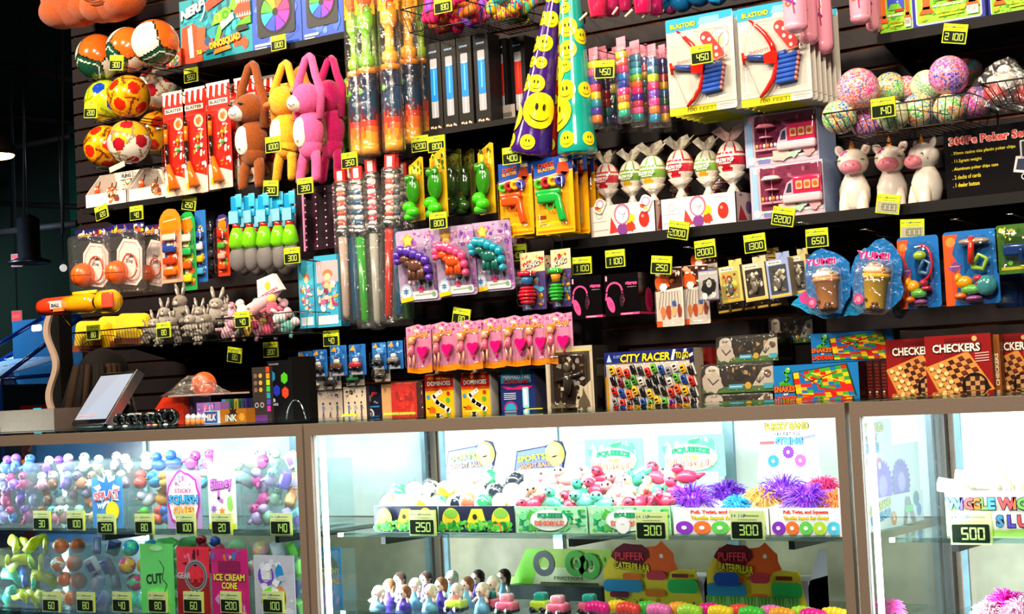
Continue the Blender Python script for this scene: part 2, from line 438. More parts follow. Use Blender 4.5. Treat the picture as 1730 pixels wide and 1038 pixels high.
hoop(28,622,8.6,0.62,'blue framed basketball arcade machine with pale net, at the far left behind the grey box')
hoop(112,590,9.4,0.55,'blue framed basketball arcade machine half hidden by the black wavy end panel')
p=px3(60,690,7.6);t=thing('red_arcade_cabinet','dark red arcade cabinet with a small cyan screen behind the counter at left','arcade machine',(p.x,p.y,0))
m=M();m.box(-.16,.16,0,.4,0,p.z+.02,'#5a0c12');m.build('cabinet',MATTE,t)
m=M();m.rect(-.02,p.z-.07,.06,p.z-.0,'#38c4d8',-.003);m.build('screen',mat_emit('cyan_screen','#38c4d8',0.8),t)
area('arcade_fill',(-11.5,8.0,2.6),(-11.5,9.5,1.2),0.5,0.5,45,(0.5,0.7,1.0),160)  # added lamp, brightens the hoop machines and their nets; no fixture modelled
area('teal_wall_wash',(-14.5,12.3,2.8),(-15,14,1.3),0.4,0.4,34,(0.4,1.0,0.85),170)
# ------------------------------------------------------------------ showcases
TAUPE=mat_plain('taupe_aluminium','#94806f',0.45,0.1,bs=0.15,bscale=900,bdist=0.0003,var=0.12,vscale=400)
WHITEP=mat_plain('white_panel','#dfe8ec',0.45,var=0.05)
BEIGEP=mat_plain('beige_panel','#8f8672',0.6,var=0.1)
STEELB=mat_plain('steel_trim','#7fa0b0',0.3,0.4,var=0.15)
LEDM=mat_emit('led_tube','#eaf8ff',7)
TOPZ,CF,CB=0.977,2.75,3.24
SH1,SH2=0.741,0.54
cases=[(-3.88,-2.455,'left'),(-2.449,-1.204,'middle'),(-1.196,0.06,'right')]
for(x0,x1,nm)in cases:
 t=thing('glass_showcase','taupe framed glass showcase lit from inside, %s one of the three along the counter'%nm,'showcase',(x0,CF,0),group='glass showcases along the counter')
 L=x1-x0;D=CB-CF;f=0.0185;SH2=.54 if nm=='left' else .575
 m=M()
 for xx in(0,L-f):
  for yy in(0,D-f):m.box(xx,xx+f,yy,yy+f,0.0,TOPZ,'#8c7768')
 for yy in(0,D-f):
  m.box(f,L-f,yy,yy+f,TOPZ-0.025,TOPZ,'#8c7768');m.box(f,L-f,yy,yy+f,0.18,0.22,'#8c7768')
 for xx in(0,L-f):
  m.box(xx,xx+f,f,D-f,TOPZ-0.022,TOPZ,'#8c7768');m.box(xx,xx+f,f,D-f,0.18,0.22,'#8c7768')
 m.build('frame',TAUPE,t)
 m=M();m.box(f,L-f,.005,.010,0.22,TOPZ-0.025,'#ffffff');m.build('front_pane',CASEGLASS,t)
 m=M();m.box(0.004,L-0.004,0.004,D-.004,TOPZ+.0005,TOPZ+0.006,'#ffffff');m.build('top_pane',SHELFGLASS,t)
 for xx in(.004,L-.009):
  m=M();m.box(xx,xx+.005,f,D-f,0.22,TOPZ-0.025,'#ffffff');m.build('side_pane',CASEGLASS,t)
 m=M();m.box(f,L-f,f,D-f,0.16,0.2,'#d8d8d0');m.box(0,L,0,D,0,0.16,'#5a4a40');m.build('base',WHITEP,t)
 for zz in(SH1,SH2):
  m=M();m.box(f+.02,L-f-.02,.05,D-.06,zz-0.009,zz-.001,'#ffffff');m.build('glass_shelf',SHELFGLASS,t)
 for zz in(SH1,SH2):
  for xx in(f+.13,L*.5,L-f-.13):m=M();m.box(xx-.006,xx+.006,.07,D-.03,zz-.026,zz-.0095,'#202224');m.build('shelf_bracket',BLACKP,t)
 y=D-.03;n=0
 segs={'left':((0.45,.99,1),(.99,L-f,1)),'middle':((f,.34,1),(.34,.78,1),(.78,L-f,1)),'right':((f,.29,1),(.29,.40,1))}[nm]
 for(a,b,k)in segs:
  m=M();m.box(a+.004,b-.004,y,y+.006,SH1-.0,TOPZ-.025,'#e6eef0');m.build('sliding_door',WHITEP,t)
  m=M();m.box(a+.004,b-.004,y,y+.006,0.2,SH1-.002,'#8f8672');m.build('lower_panel',BEIGEP,t)
  for(p_,q_)in((b-.012,b),(a,a+.012)):
   m=M();m.box(p_,q_,y-.008,y,0.2,TOPZ-.025,'#7fa0b0');m.build('door_rail',STEELB,t)
 if nm=='left':
  m=M();m.box(-.01,.445,y,y+.006,.2,TOPZ-.025,'#1d3a55');m.build('dark_reflection_panel',mat_plain('dark_blue_reflection','#1a3550',.25,.0,var=.3,vscale=6),t)  # added dark panel, its blue stands in for the dim reflection behind the bins
 m=M();m.box(f+.004,f+.011,f+.004,f+.016,.22,TOPZ-.03,'#dff2fa');m.build('corner_light',LEDM,t)
 m=M();m.box(f+.02,L-f-.02,f+.004,f+.014,TOPZ-.020,TOPZ-.012,'#ffffff');m.build('light_tube',LEDM,t)
 area('corner_lamp',(x0+f+.016,CF+f+.02,.60),(x0+.4,CF+.22,.58),.012,.6,9.0,(.86,.96,1.0),170)
 o=area('case_lamp',(x0+L/2,CF+.045,TOPZ-.024),(x0+L/2,CF+.20,.70),L-.08,.025,3.1,(0.86,0.96,1.0),170)
# ------------------------------------------------------------------ shelves, hooks, tags
def shelf(px0,px1,pxe,pye,label,D=SHF,lip=0.022,depth=None,yb=WALL):
 """steel wall shelf whose lower front edge passes through photo point (pxe, pye)"""
 z=W(pxe,pye,D)[1];x0=W(px0,pye,D)[0];x1=W(px1,pye,D)[0]
 t=thing('wall_shelf',label,'shelf',(x0,D,z),group='black shelves on the slat wall')
 m=M();m.box(0,x1-x0,0,yb-D-.001,lip*.6,lip,'#0b0a0b');m.build('shelf_deck',MATTE,t)
 m=M();m.box(0,x1-x0,-.003,.003,0,lip+.002,'#0e0c0d');m.build('shelf_lip',MATTE,t)
 for xx in(0.0,x1-x0-.004):
  m=M();m.prism([(0,0)]*0 or[(0,lip*.6),(yb-D-.002,lip*.6),(yb-D-.002,-.07)],0,.004,'#121012',T=Tr(xx,0,0)@Rz(math.pi/2)@Tr(0,-.004,0));m.build('bracket',MATTE,t)
 return z+lip
SEG={'0':'abcdef','1':'bc','2':'abged','3':'abgcd','4':'fgbc','5':'afgcd','6':'afgedc','7':'abc','8':'abcdefg','9':'abcdfg'}
def sevseg(m,s,cx,cz,h,col,y,off=None):
 w=h*.52;gp=w*1.36;t=h*.13;x=cx-gp*(len(s)-1)/2
 for ch in s:
  P_={'a':(-w/2,h/2,w/2,h/2),'d':(-w/2,-h/2,w/2,-h/2),'g':(-w/2,0,w/2,0),'f':(-w/2,0,-w/2,h/2),'b':(w/2,0,w/2,h/2),'e':(-w/2,-h/2,-w/2,0),'c':(w/2,-h/2,w/2,0)}
  for k,(a,b,c,d)in P_.items():
   on=k in SEG.get(ch,'')
   if on or off:m.line([(x+a*.9,cz+b*.9),(x+c*.9,cz+d*.9)],t,col if on else off,y)
  x+=gp
TW,TH=0.072,0.056
def price_tag(px,py,num,where,D=SHF-.03,tilt=0.0,yaw=0.0,pale=False,hook=True,s=1.0,case=False):
 X,Z=W(px,py,D)
 t=thing('price_tag',('yellow-green tag reading %s, %s'%(num,where))if not pale else 'yellow tag with a washed-out grey display, %s'%where,'price tag',(X,D,Z),(0,0,0),group='price tags on the prize counter')
 w,h=TW*s,TH*s;T=Ry(tilt)@Rz(yaw)
 hd='#d6e62a' if not case else '#d9e8a0'
 m=M();m.box(-w/2,w/2,0,.005,-h/2,h/2,hd,side='#c9d040',T=T)
 m.text('+  1 UP',-w*.2,h*.33,h*.1,'#2f5a96',-.0012,w=w*.36,T=T)
 m.line([(-w*.02,h*.33),(w*.36,h*.33)],h*.035,'#8a9a50',-.0012,T=T);m.line([(-w*.25,h*.2),(w*.3,h*.2)],h*.02,'#a0ae50',-.0012,T=T)
 m.rect(-w*.44,h*.28,-w*.42,h*.38,'#333a20',-.0012,T=T);m.build('holder',GLOSS,t)
 m=M();m.rrect(-w*.455,-h*.44,w*.455,h*.12,h*.05,'#1d261c' if not pale else '#a8a890',-.0016,T=T)
 dp_=m.build('display',GLOSS,t)
 m=M()
 c,of=('#cfe25c','#2c3626')if not pale else('#7c7c6a','#b8b8a0')
 if case:c='#c8f080'
 nb=Tr(w*(.0 if len(num)>3 else .06),0,0)@T
 mm=M();sevseg(mm,num,0,-h*.16,h*.36,c,-.0024);m.add(mm.v,mm.f,[tuple(q)for q in mm.c],T=nb)
 m.build('digits',MATTE,dp_)
 if hook:
  m=M()
  for dx in(-.007,.007):m.tube([(dx,.004,-h*.1),(dx,.03,-h*.2),(dx,WALL-D-.002,-.035)],.0016,'#202022',5)
  m.build('hook_wires',WIRE,t)
 return t
def at(cx,cy,w,h,D):
 X,Z,ww,hh=rc(cx,cy,w,h,D);return Vector((X,D,Z)),ww,hh
def parts(t,*bl):
 for nm,m,mat in bl:m.build(nm,mat,t)
 return t
_g=(1+5**.5)/2
ICO=[Vector(v).normalized()for a in(-1,1)for b in(-_g,_g)for v in((0,a,b),(a,b,0),(b,0,a))]
DOD=[Vector(v).normalized()for v in[(a,b,c)for a in(-1,1)for b in(-1,1)for c in(-1,1)]+[q for a in(-1,1)for b in(-1,1)for q in((0,a/_g,b*_g),(a/_g,b*_g,0),(b*_g,0,a/_g))]]
def soccer_fn(pent,base,seam,rim=None,rot=(0,0,0),alt=None,star=None):
 Rm=Matrix.Rotation(rot[0],3,'X')@Matrix.Rotation(rot[1],3,'Y')@Matrix.Rotation(rot[2],3,'Z')
 P_,B_,S_,R_=hx(pent),hx(base),hx(seam),hx(rim)if rim else None
 A_=hx(alt)if alt else None;T_=hx(star)if star else None
 def fn(d):
  d=Rm@d;q=max(range(12),key=lambda i:ICO[i].dot(d));c=ICO[q].dot(d)
  if c>0.952:return P_
  if R_ and c>0.905:return R_
  ds=sorted((v.dot(d)for v in DOD),reverse=True)
  if ds[0]-ds[1]<0.035 and c<0.93:return S_
  k=max(range(20),key=lambda i:DOD[i].dot(d))
  if T_ and ds[0]>0.965:return T_
  if A_ and k%2:return A_
  return B_
 return fn
def ball(px,py,r,D,fn,label,name='soccer_ball',cat='ball',grp=None,mat=None,n=72,ry=None):
 X,Z,w,h=rc(px,py,2*r,2*r,D);R=h/2;Z+=R
 m=M();m.ell((0,0,0),R,'#ffffff',fn,n=n)
 o=m.build(name,mat or GLOSS,loc=(X,D,Z))
 if grp:
  c=M();q=WALL-D-.001
  c.tube([(R*.3,q,0),(R*.3,-R*.5,0),(-R*.3,-R*.5,0),(-R*.3,q,0)],.0022,'#111',5)
  tag(c.build('wire_cradle',WIRE,loc=(X,D,Z-R-.001)),'thin black wire cradle under the '+' '.join(label.split(',')[0].split()[:9])+', %s'%('upper' if py<110 else 'middle' if py<190 else 'lower'),'wire cradle','wire cradles under the balls')
 return tag(o,label,cat,grp),R
def star(cx,cz,r,k=5,q=.45,ph=math.pi/2):
 return[(cx+(r if i%2==0 else r*q)*math.cos(ph+math.pi*i/k),cz+(r if i%2==0 else r*q)*math.sin(ph+math.pi*i/k))for i in range(2*k)]
def blob(cx,cz,r,seed=1,n=14,j=.25,sx=1,sz=1):
 r_=random.Random(seed);return[(cx+r*sx*(1+r_.uniform(-j,j))*math.cos(6.2832*i/n),cz+r*sz*(1+r_.uniform(-j,j))*math.sin(6.2832*i/n))for i in range(n)]
def burst(cx,cz,r,k=12,q=.7):return star(cx,cz,r,k,q)
def wire_basket(px0,px1,pyt,pyb,D,label,depth=.2,back=WALL,taper=.02,rims=True,step=.022):
 """black wire basket: top rim from px0 to px1 with its front top edge at pyt and bottom at pyb (at its middle)"""
 cx=(px0+px1)/2;z1=W(cx,pyt,D)[1];z0=W(cx,pyb,D+taper)[1];x0=W(px0,pyt,D)[0];x1=W(px1,pyt,D)[0]
 L=x1-x0;H=z1-z0;t=thing('wire_basket',label,'basket',(x0,D,z0),group='black wire baskets on the slat wall')
 m=M();r=.0016;d1=depth
 m.tube([(0,0,H),(L,0,H),(L,d1,H),(0,d1,H),(0,0,H)],r*1.6,'#111',5)
 m.tube([(taper,taper,0),(L-taper,taper,0),(L-taper,d1,0),(taper,d1,0),(taper,taper,0)],r*1.4,'#111',5)
 m.build('rim_wire',WIRE,t);m=M()
 k=max(3,int(L/step))
 for i in range(k+1):
  x=L*i/k;xb=taper+(L-2*taper)*i/k
  m.tube([(x,0,H),(xb,taper,0),(xb,d1,0)],r*.8,'#111',4)
 for yy in(.25,.5,.75):
  m.tube([(0,d1*yy,H),(taper,d1*yy+taper*(1-yy),0)],r*.8,'#111',4);m.tube([(L,d1*yy,H),(L-taper,d1*yy+taper*(1-yy),0)],r*.8,'#111',4)
 k2=9;a=[(L*(.15+.7*i/k2),-0.001,H*(.25+.45*math.sin(math.pi*i/k2)))for i in range(k2+1)]
 m.tube(a,r*.8,'#111',4);m.build('grid_wire',WIRE,t)
 m=M()
 for xx in(L*.2,L*.8):m.tube([(xx,d1,H),(xx,back-D-.001,H+.01),(xx,back-D-.001,H-.03)],r*1.6,'#111',5)
 m.build('hanger',WIRE,t)
 return t,x0,x1,z0,z1
PCOL=['#ff2fa0','#f7d32a','#35b6e8','#ff5a2a','#7ad83a','#a14ae0']
# ------------------------------------------------------------------ top left of the wall
zA=shelf(262,588,430,96,'black shelf at top left carrying the foam blaster and fan boxes')
zB=shelf(140,332,235,349,'short black shelf at left carrying the two white slingshot display boxes')
for(px,py,rx,ry_,D,lb,sd)in((133,-8,56,54,4.78,'rounded orange-brown plush toy at the very top left, the plain one behind',0),(193,-14,47,51,4.62,'rounded orange-brown plush toy with stitched smile lines at the top left, in front',1)):
 loc,w,h=at(px,py,2*rx,2*ry_,D);loc.z+=h/2
 t=thing('plush_toy',lb,'plush toy',loc)
 m=M();m.ell((0,0,0),(w/2,h*.42,h/2),'#b04c12',n=28)
 m.ell((-w*.2,-.01,-h*.2),(w*.3,h*.35,h*.28),'#b04c12',n=20);m.ell((w*.2,-.01,-h*.2),(w*.3,h*.35,h*.28),'#b04c12',n=20)
 m.tube([(0,0,h*.4),(0,.02,h*.7)],.004,'#803010',6);m.build('body',PLUSH,t)
 if sd:
  for k in(0,1):
   m=M();m.tube([(w*.26*math.sin(a),-h*.43+.02*(1-math.cos(a))+.012*k,-h*(.17+.06*k)-.01*math.cos(a*2))for a in[-1+i*.25 for i in range(9)]],.0018,'#4a1c08',5);m.build('stitched_smile',MATTE,t)
def volley(ph,tw,flip=1):
 G,O,Wt,K=hx('#184a34'),hx('#e2611a'),hx('#e9e2d6'),hx('#10231b')
 Rm=Matrix.Rotation(ph[0],3,'X')@Matrix.Rotation(ph[1],3,'Y')@Matrix.Rotation(ph[2],3,'Z')
 def fn(d):
  d=Rm@d;v=(d.x+tw*.3*d.y*d.z,d.y+tw*.3*d.z*d.x,d.z+tw*.25*d.x*d.y);o=sorted((abs(c),i)for i,c in enumerate(v))
  mg=o[2][0]-o[1][0];i=o[2][1];p=v[i]*flip>0
  c=(O,Wt,O if p else G)[i]
  if mg<.05:return K
  if c is G and .22<mg<.30:return Wt
  return c
 return fn
ball(167,97,39,4.84,volley((.5,.5,.9),1.1),'orange, green and white volleyball, leftmost of the three at the top of the wall','volleyball',grp='volleyballs at the top left')
ball(217,84,38,4.67,volley((.9,.3,.7),.9,1),'orange, green and white volleyball, middle one, half hidden by its neighbour','volleyball',grp='volleyballs at the top left')
ball(262,73,40,4.50,volley((.1,.35,-.15),.9),'mostly white volleyball with a green and orange panel, rightmost of the three','volleyball',grp='volleyballs at the top left')
Y_,R_,K_='#f0b018','#d8280f','#6a3a08'
ball(179,171,36,4.86,soccer_fn('#1240b8','#b8c818','#8a9a10','#c9d428',(.5,.2,.1)),'yellow-green soccer ball with blue pentagons',grp='soccer balls in the left rack')
ball(218,163,36,4.66,soccer_fn(R_,'#f08a10',K_,Y_,(.2,.8,.4),star='#f0b018'),'orange and yellow soccer ball with red pentagons, middle of the upper row',grp='soccer balls in the left rack')
ball(267,150,36,4.86,soccer_fn('#b01828','#f2ece4','#c89a60',None,(.9,.1,.7),alt='#efe6dc'),'white soccer ball with dark red pentagons, right end of the upper row',grp='soccer balls in the left rack')
ball(178,248,36,4.86,soccer_fn(R_,'#e8880e',K_,Y_,(.7,.4,.2),star='#f0b018'),'orange and yellow soccer ball with red pentagons, left end of the lower row',grp='soccer balls in the left rack')
ball(218,240,37,4.66,soccer_fn('#b01828','#efe8dc','#a08868',None,(.3,.3,1.1),alt='#e8b428'),'white soccer ball with yellow panels, middle of the lower row',grp='soccer balls in the left rack')
ball(269,224,37,4.88,soccer_fn(R_,'#f08a10',K_,Y_,(1.2,.6,.3),star='#f0b018'),'orange and yellow soccer ball, right end of the lower row beside the red cards',grp='soccer balls in the left rack')
price_tag(196,106,'300','clipped in front of the three volleyballs',D=4.38,tilt=.15)
price_tag(153,187,'200','in front of the yellow-green soccer ball',D=4.44,tilt=.12)
price_tag(322,127,'550','under the foam blaster box on the top left shelf')
price_tag(470,72,'800','under the blue fan boxes on the top left shelf')
price_tag(171,359,'120','below the left slingshot display box',tilt=-.2)
price_tag(230,360,'40','below the right slingshot display box')
price_tag(319,343,'250','at the foot of the red blister cards',tilt=.2)
loc,w,h=at(198,282,26,9,4.6);m=M();m.box(-w/2,w/2,0,.002,0,h,'#fff0b8',T=Ry(-.2));o=m.build('paper_label',PRINT,loc=loc);tag(o,'small blank cream label tucked under the lowest row of soccer balls','label')
def sling_box(cx,cy,w,h,lab,seed):
 loc,ww,hh=at(cx,cy,w,h,4.70);loc.z=zB;t=thing('display_box',lab,'display box',loc,group='white slingshot display boxes')
 m=M();r=random.Random(seed);d=.16;lo=hh*.34
 m.box(-ww/2,ww/2,0,.004,0,lo,'#ece6de')
 m.prism([(-ww/2,0),(ww/2,0),(ww/2,hh),(-ww/2,hh)],d-.004,d,'#e8ddd0')
 for x in(-ww/2,ww/2-.003):
  m.add([(x,0,0),(x,d,0),(x,d,hh),(x,d*.5,hh*.9),(x,0,lo),(x+.003,0,0),(x+.003,d,0),(x+.003,d,hh),(x+.003,d*.5,hh*.9),(x+.003,0,lo)],[(0,1,2,3,4),(9,8,7,6,5),(4,3,8,9),(3,2,7,8)],'#e0d6cc')
 m.build('carton',PRINT,t)
 m=M();m.clutter(-ww*.35,hh*.6,ww*.1,hh*.95,['#b8b0a0','#504840','#3878a0','#d86030','#70a048'],26,d-.006,.3,seed)
 m.rect(-ww*.32,hh*.8,-ww*.02,hh*.97,'#efe8e0',d-.0075);m.text('FLING',-ww*.17,hh*.885,hh*.1,'#1c1c1c',d-.009);
 m.line([(-ww*.34,hh*.97),(ww*.0,hh*.97),(ww*.0,hh*.8)],.0015,'#222',d-.0085)
 m.clutter(ww*.02,.006,ww*.36,hh*.42,['#d0703a','#5a4030','#b8a890','#e8c8b0','#803820'],30,-.001,.5,seed+2);m.build('printing',PRINT,t)
 for k in range(6):
  x=-ww*.38+ww*.76*(k%3)/2+r.uniform(-.006,.006);y=.04+.06*(k//3);z=lo*1.0+r.uniform(0,.02)
  g=thing('slingshot_toy','small orange flying toy standing in the %s white display box'%('left' if seed==1 else 'right'),'toy',loc+Vector((x,y,.004)),group='orange toys in the slingshot boxes '+str(seed))
  q=M();q.ell((0,0,z),(.013,.010,.02),'#e2511c',n=12);q.tube([(-.004,0,0),(-.002,0,z)],.004,'#5a2c18',6);q.build('body',GLOSS,g)
  q=M();q.ell((0,-.009,z+.004),(.006,.004,.007),'#d8c8b8',n=8);q.build('face',MATTE,g)
  q=M();q.tube([(0,0,z),(.016,0,z+.02),(.02,0,z+.035)],.0025,'#3a2a22',5);q.build('arm',MATTE,g)
sling_box(178,318,68,66,'white cut-away display box of orange flying toys, left one on its shelf',1)
sling_box(250,309,66,64,'white cut-away display box of orange flying toys, right one beside the red cards',2)
loc,w,h=at(364,44,122,112,4.71);loc.z=zA
t=thing('toy_blaster_box','large teal box printed with orange and green foam blasters and a snarling green head','boxed toy',loc)
m=M();m.box(-w/2,w/2,0,.07,0,h,'#158a9a',side='#0f6a78');m.build('carton',PRINT,t)
m=M();y=-.0008;u=w;v=h
m.clutter(-u/2+.002,0,u/2-.002,v,['#1aa0b0','#0f6f84','#28b4c0','#0c5468','#d84a1c'],70,y,.22,3)
y=-.005
m.poly([(-u*.48,v*.03),(-u*.18,v*.0),(-u*.2,v*.5),(-u*.3,v*.62),(-u*.46,v*.58)],'#d8401a',y)
m.poly([(-u*.36,v*.1),(-u*.3,v*.1),(-u*.32,v*.6),(-u*.38,v*.55)],'#f0e8e0',y-.0005)
m.poly([(-u*.26,v*.14),(-u*.06,v*.16),(-u*.02,v*.34),(-u*.14,v*.36),(-u*.12,v*.52),(-u*.25,v*.55)],'#e2502a',y-.001)
m.disc(-u*.1,v*.3,u*.05,'#184a70',y-.0015)
m.poly([(-u*.1,v*.75),(u*.18,v*.9),(u*.24,v*1.0),(u*.0,v*.98),(-u*.12,v*.88)],'#d8381c',y-.001)
m.poly([(-u*.04,v*.52),(u*.02,v*.68),(u*.16,v*.76),(u*.24,v*.7),(u*.22,v*.58),(u*.08,v*.54)],'#6ac01c',y-.002)
m.ring(u*.05,v*.62,u*.03,u*.05,'#a8d838',y-.003);m.ring(u*.16,v*.64,u*.02,u*.045,'#3a8a10',y-.003)
m.poly([(u*.0,v*.28),(u*.06,v*.5),(u*.12,v*.5),(u*.06,v*.26)],'#62b818',y-.002)
m.poly([(u*.1,v*.42),(u*.28,v*.56),(u*.26,v*.66),(u*.08,v*.54)],'#b8b4b0',y-.0025)
m.poly([(u*.2,v*.72),(u*.3,v*.96),(u*.5,v*.99),(u*.5,v*.8),(u*.3,v*.66)],'#6cc820',y-.002)
m.poly([(u*.27,v*.66),(u*.36,v*.8),(u*.5,v*.78),(u*.5,v*.55),(u*.36,v*.52)],'#e03c1c',y-.0025)
for k in range(6):
 a=u*(.31+.034*k);m.poly([(a,v*.82),(a+u*.028,v*.83),(a+u*.012,v*.75)],'#f4ecdc',y-.003);m.poly([(a,v*.56),(a+u*.028,v*.56),(a+u*.016,v*.63)],'#f4ecdc',y-.003)
m.poly([(u*.28,v*.42),(u*.5,v*.44),(u*.5,v*.58),(u*.36,v*.5)],'#58b010',y-.002);m.poly([(u*.3,v*.34),(u*.46,v*.36),(u*.44,v*.44),(u*.32,v*.44)],'#16260c',y-.0025)
m.text('NERF',-u*.30,v*.82,v*.17,'#14405a',y-.003,w=u*.36,bold=.09,shear=.3,rot=.25);m.text('NERF',-u*.30,v*.82,v*.15,'#f6f4ee',y-.004,w=u*.33,bold=.05,shear=.3,rot=.25)
m.ring(-u*.30,v*.84,u*.17,u*.185,'#f0eee8',y-.0035,a0=-.9,a1=1.9)
m.otext('DINOSQUAD',u*.14,v*.24,v*.12,'#f8d818','#c8401a',y-.003,w=u*.42,rot=.12);m.poly([(u*-.02,v*.08),(u*.22,v*.12),(u*.2,v*.18),(u*-.02,v*.15)],'#e8862a',y-.0025)
m.otext('X6',-u*.22,v*.16,v*.07,'#d8e028','#285818',y-.003);m.poly([(-u*.14,v*.1),(0,v*.13),(-u*.02,v*.2),(-u*.12,v*.18)],'#1a6080',y-.003)
m.build('printing',PRINT,t)
loc,w,h=at(293,104,26,30,4.69);loc.z=zA
t=thing('toy_box','small red and teal toy carton left of the foam blaster box','boxed toy',loc)
m=M();m.box(-w/2,w/2,0,.05,0,h,'#c03a24',side='#8a2818');m.build('carton',PRINT,t);m=M();m.clutter(-w/2,0,w/2,h,['#e85a30','#28a0a8','#f0d8b8','#d8281c','#58a830'],40,-.0008,.4,9);m.build('printing',PRINT,t)
for i,(cx,w_,lb)in enumerate(((467,84,'blue box picturing a black fan with rainbow blades, left one'),(545,70,'blue box picturing a black fan with rainbow blades, right one'))):
 cy=34-i*8;loc,w,h=at(cx,cy,w_,100,4.71+.0*i);loc.z=zA
 t=thing('fan_box',lb,'boxed toy',loc,group='blue fan boxes on the top shelf')
 m=M();m.box(-w/2,w/2,0,.09,0,h,'#2a50b8',side='#1a2c70');m.build('carton',PRINT,t)
 m=M();m.clutter(-w/2+.002,0,w/2-.002,h,['#3566cc','#5a80d8','#2a48a8','#486ac8'],30,-.0008,.4,5+i)
 m.rrect(-w*.38,h*.2,w*.38,h*.98,w*.06,'#22242c',-.004);m.ring(0,h*.6,w*.3,w*.33,'#0c0c10',-.005)
 for k,c in enumerate(('#e0287a','#f06828','#f0d020','#48c030','#18a8c8','#2848d0','#7a28c0','#d828a8')):
  a=k*math.pi/4;b=a+math.pi/4*.92;m.poly([(0,h*.6)]+[(w*.29*math.cos(a+(b-a)*j/4),h*.6+w*.29*math.sin(a+(b-a)*j/4))for j in range(5)],c,-.0055)
 m.disc(0,h*.6,w*.06,'#101014',-.006);m.rect(-w*.44,h*.06,-w*.1,h*.1,'#e8ecf8',-.004);m.rect(-w*.44,h*.02,-w*.2,h*.04,'#c8d4f0',-.004);m.build('printing',PRINT,t)
loc,w,h=at(566,-4,36,210,4.86);
t=thing('black_carton','tall black carton with a small white clock symbol beside the foam rockets','box',loc)
m=M();m.box(-w/2,w/2,0,.12,0,h,'#1c1512');m.build('carton',PRINT,t)
m=M();zc=h*.34;m.ring(w*.22,zc,.012,.0145,'#e8e4e0',-.001);m.line([(w*.22,zc+.008),(w*.22,zc),(w*.22+.006,zc)],.002,'#e8e4e0',-.001);m.build('clock_symbol',PRINT,t)
def red_card(w,h):
 t=thing('launcher_blister_card','x','carded toy')
 m=M();m.box(-w/2,w/2,0,.0015,0,h,'#cf2014',side='#8a1810');
 for k in range(4):x=-w/2+w*(k+.15)/4;m.poly([(x,h),(x+w*.13,h),(x+w*.1-w*.04,h*.86),(x-w*.02,h*.88)],'#f2ece4',-.0008)
 m.rect(-w/2,h*.975,w/2,h,'#f2ece4',-.001)
 m.rect(-w*.4,h*.79,w*.4,h*.84,'#d8d4cc',-.0014);m.text('BLASTER',0,h*.815,h*.03,'#303030',-.002,w=w*.7)
 m.disc(w*.18,h*.68,w*.2,'#f4d8b0',-.0014);m.disc(w*.18,h*.68,w*.13,'#d86a28',-.0016)
 m.clutter(-w*.1,h*.2,w/2,h*.62,['#e8481c','#f4e8d8','#c81810','#f8a030','#ffffff'],30,-.0012,.35,3)
 m.poly([(-w/2,0),(w/2,0),(w/2,h*.15),(-w/2,h*.24)],'#f4e2c8',-.0025);m.disc(-w*.3,h*.08,w*.14,'#f0b020',-.0028,8);m.build('card',PRINT,t)
 m=M();m.tube([(-w*.3,-.012,h*.64),(-w*.3,-.012,h*.5)],.008,'#e87818',8);m.tube([(-w*.3,-.012,h*.7),(-w*.3,-.012,h*.64)],.006,'#15120f',8);m.tube([(-w*.3,-.012,h*.5),(-w*.26,-.012,h*.3)],[.008,.006],'#1a1613',8)
 m.tube([(-w*.22,-.014,h*.3),(w*.05,-.018,h*.06)],[.008,.022],'#e8701a',12);m.build('launcher',GLOSS,t)
 m=M();m.ell((w*.2,-.01,h*.52),.0085,'#f0b018',n=10);m.build('ball',GLOSS,t)
 m=M();m.ell((w*.2,-.01,h*.43),.0085,'#48c048',n=10);m.build('ball',GLOSS,t)
 m=M();m.rbox(-w*.46,w*.46,-.026,0,h*.03,h*.74,.012,'#fff');m.build('blister',CLEAR,t);return t
loc,w,h=at(296,243,38,178,4.64);P0=red_card(w,h);P0['group']='red launcher cards';P0.location=loc;P0['label']='red blister card with orange launcher, leftmost front card of the row'
for i,(cx,cy,D,lb)in enumerate(((330,238,4.64,'red blister card with orange launcher, second front card from the left'),(371,230,4.64,'red blister card with orange launcher, beside the brown sloth'),(352,236,4.78,'red blister card hanging behind, between the second and third front cards'),(398,226,4.86,'red blister card hanging behind the brown sloth'),(418,220,4.74,'red blister card seen between the sloth and the yellow plush'),(448,218,4.82,'red blister card furthest right, behind the yellow plush'))):
 loc,_,_=at(cx,cy,38,178,D);dup(P0,loc,lb)
for i,(cx,cy)in enumerate(((306,158),(380,145),(425,138))):
 a=W(cx,cy,4.62);m=M();m.tube([(0,0,0),(0,.01,-.006),(0,WALL-4.622,-.03)],.002,'#222',5);tag(m.build('peg_hook',WIRE,loc=(a[0],4.62,a[1])),'thin wire peg hook above the red launcher cards, %s'%('left','middle','right')[i],'hook')
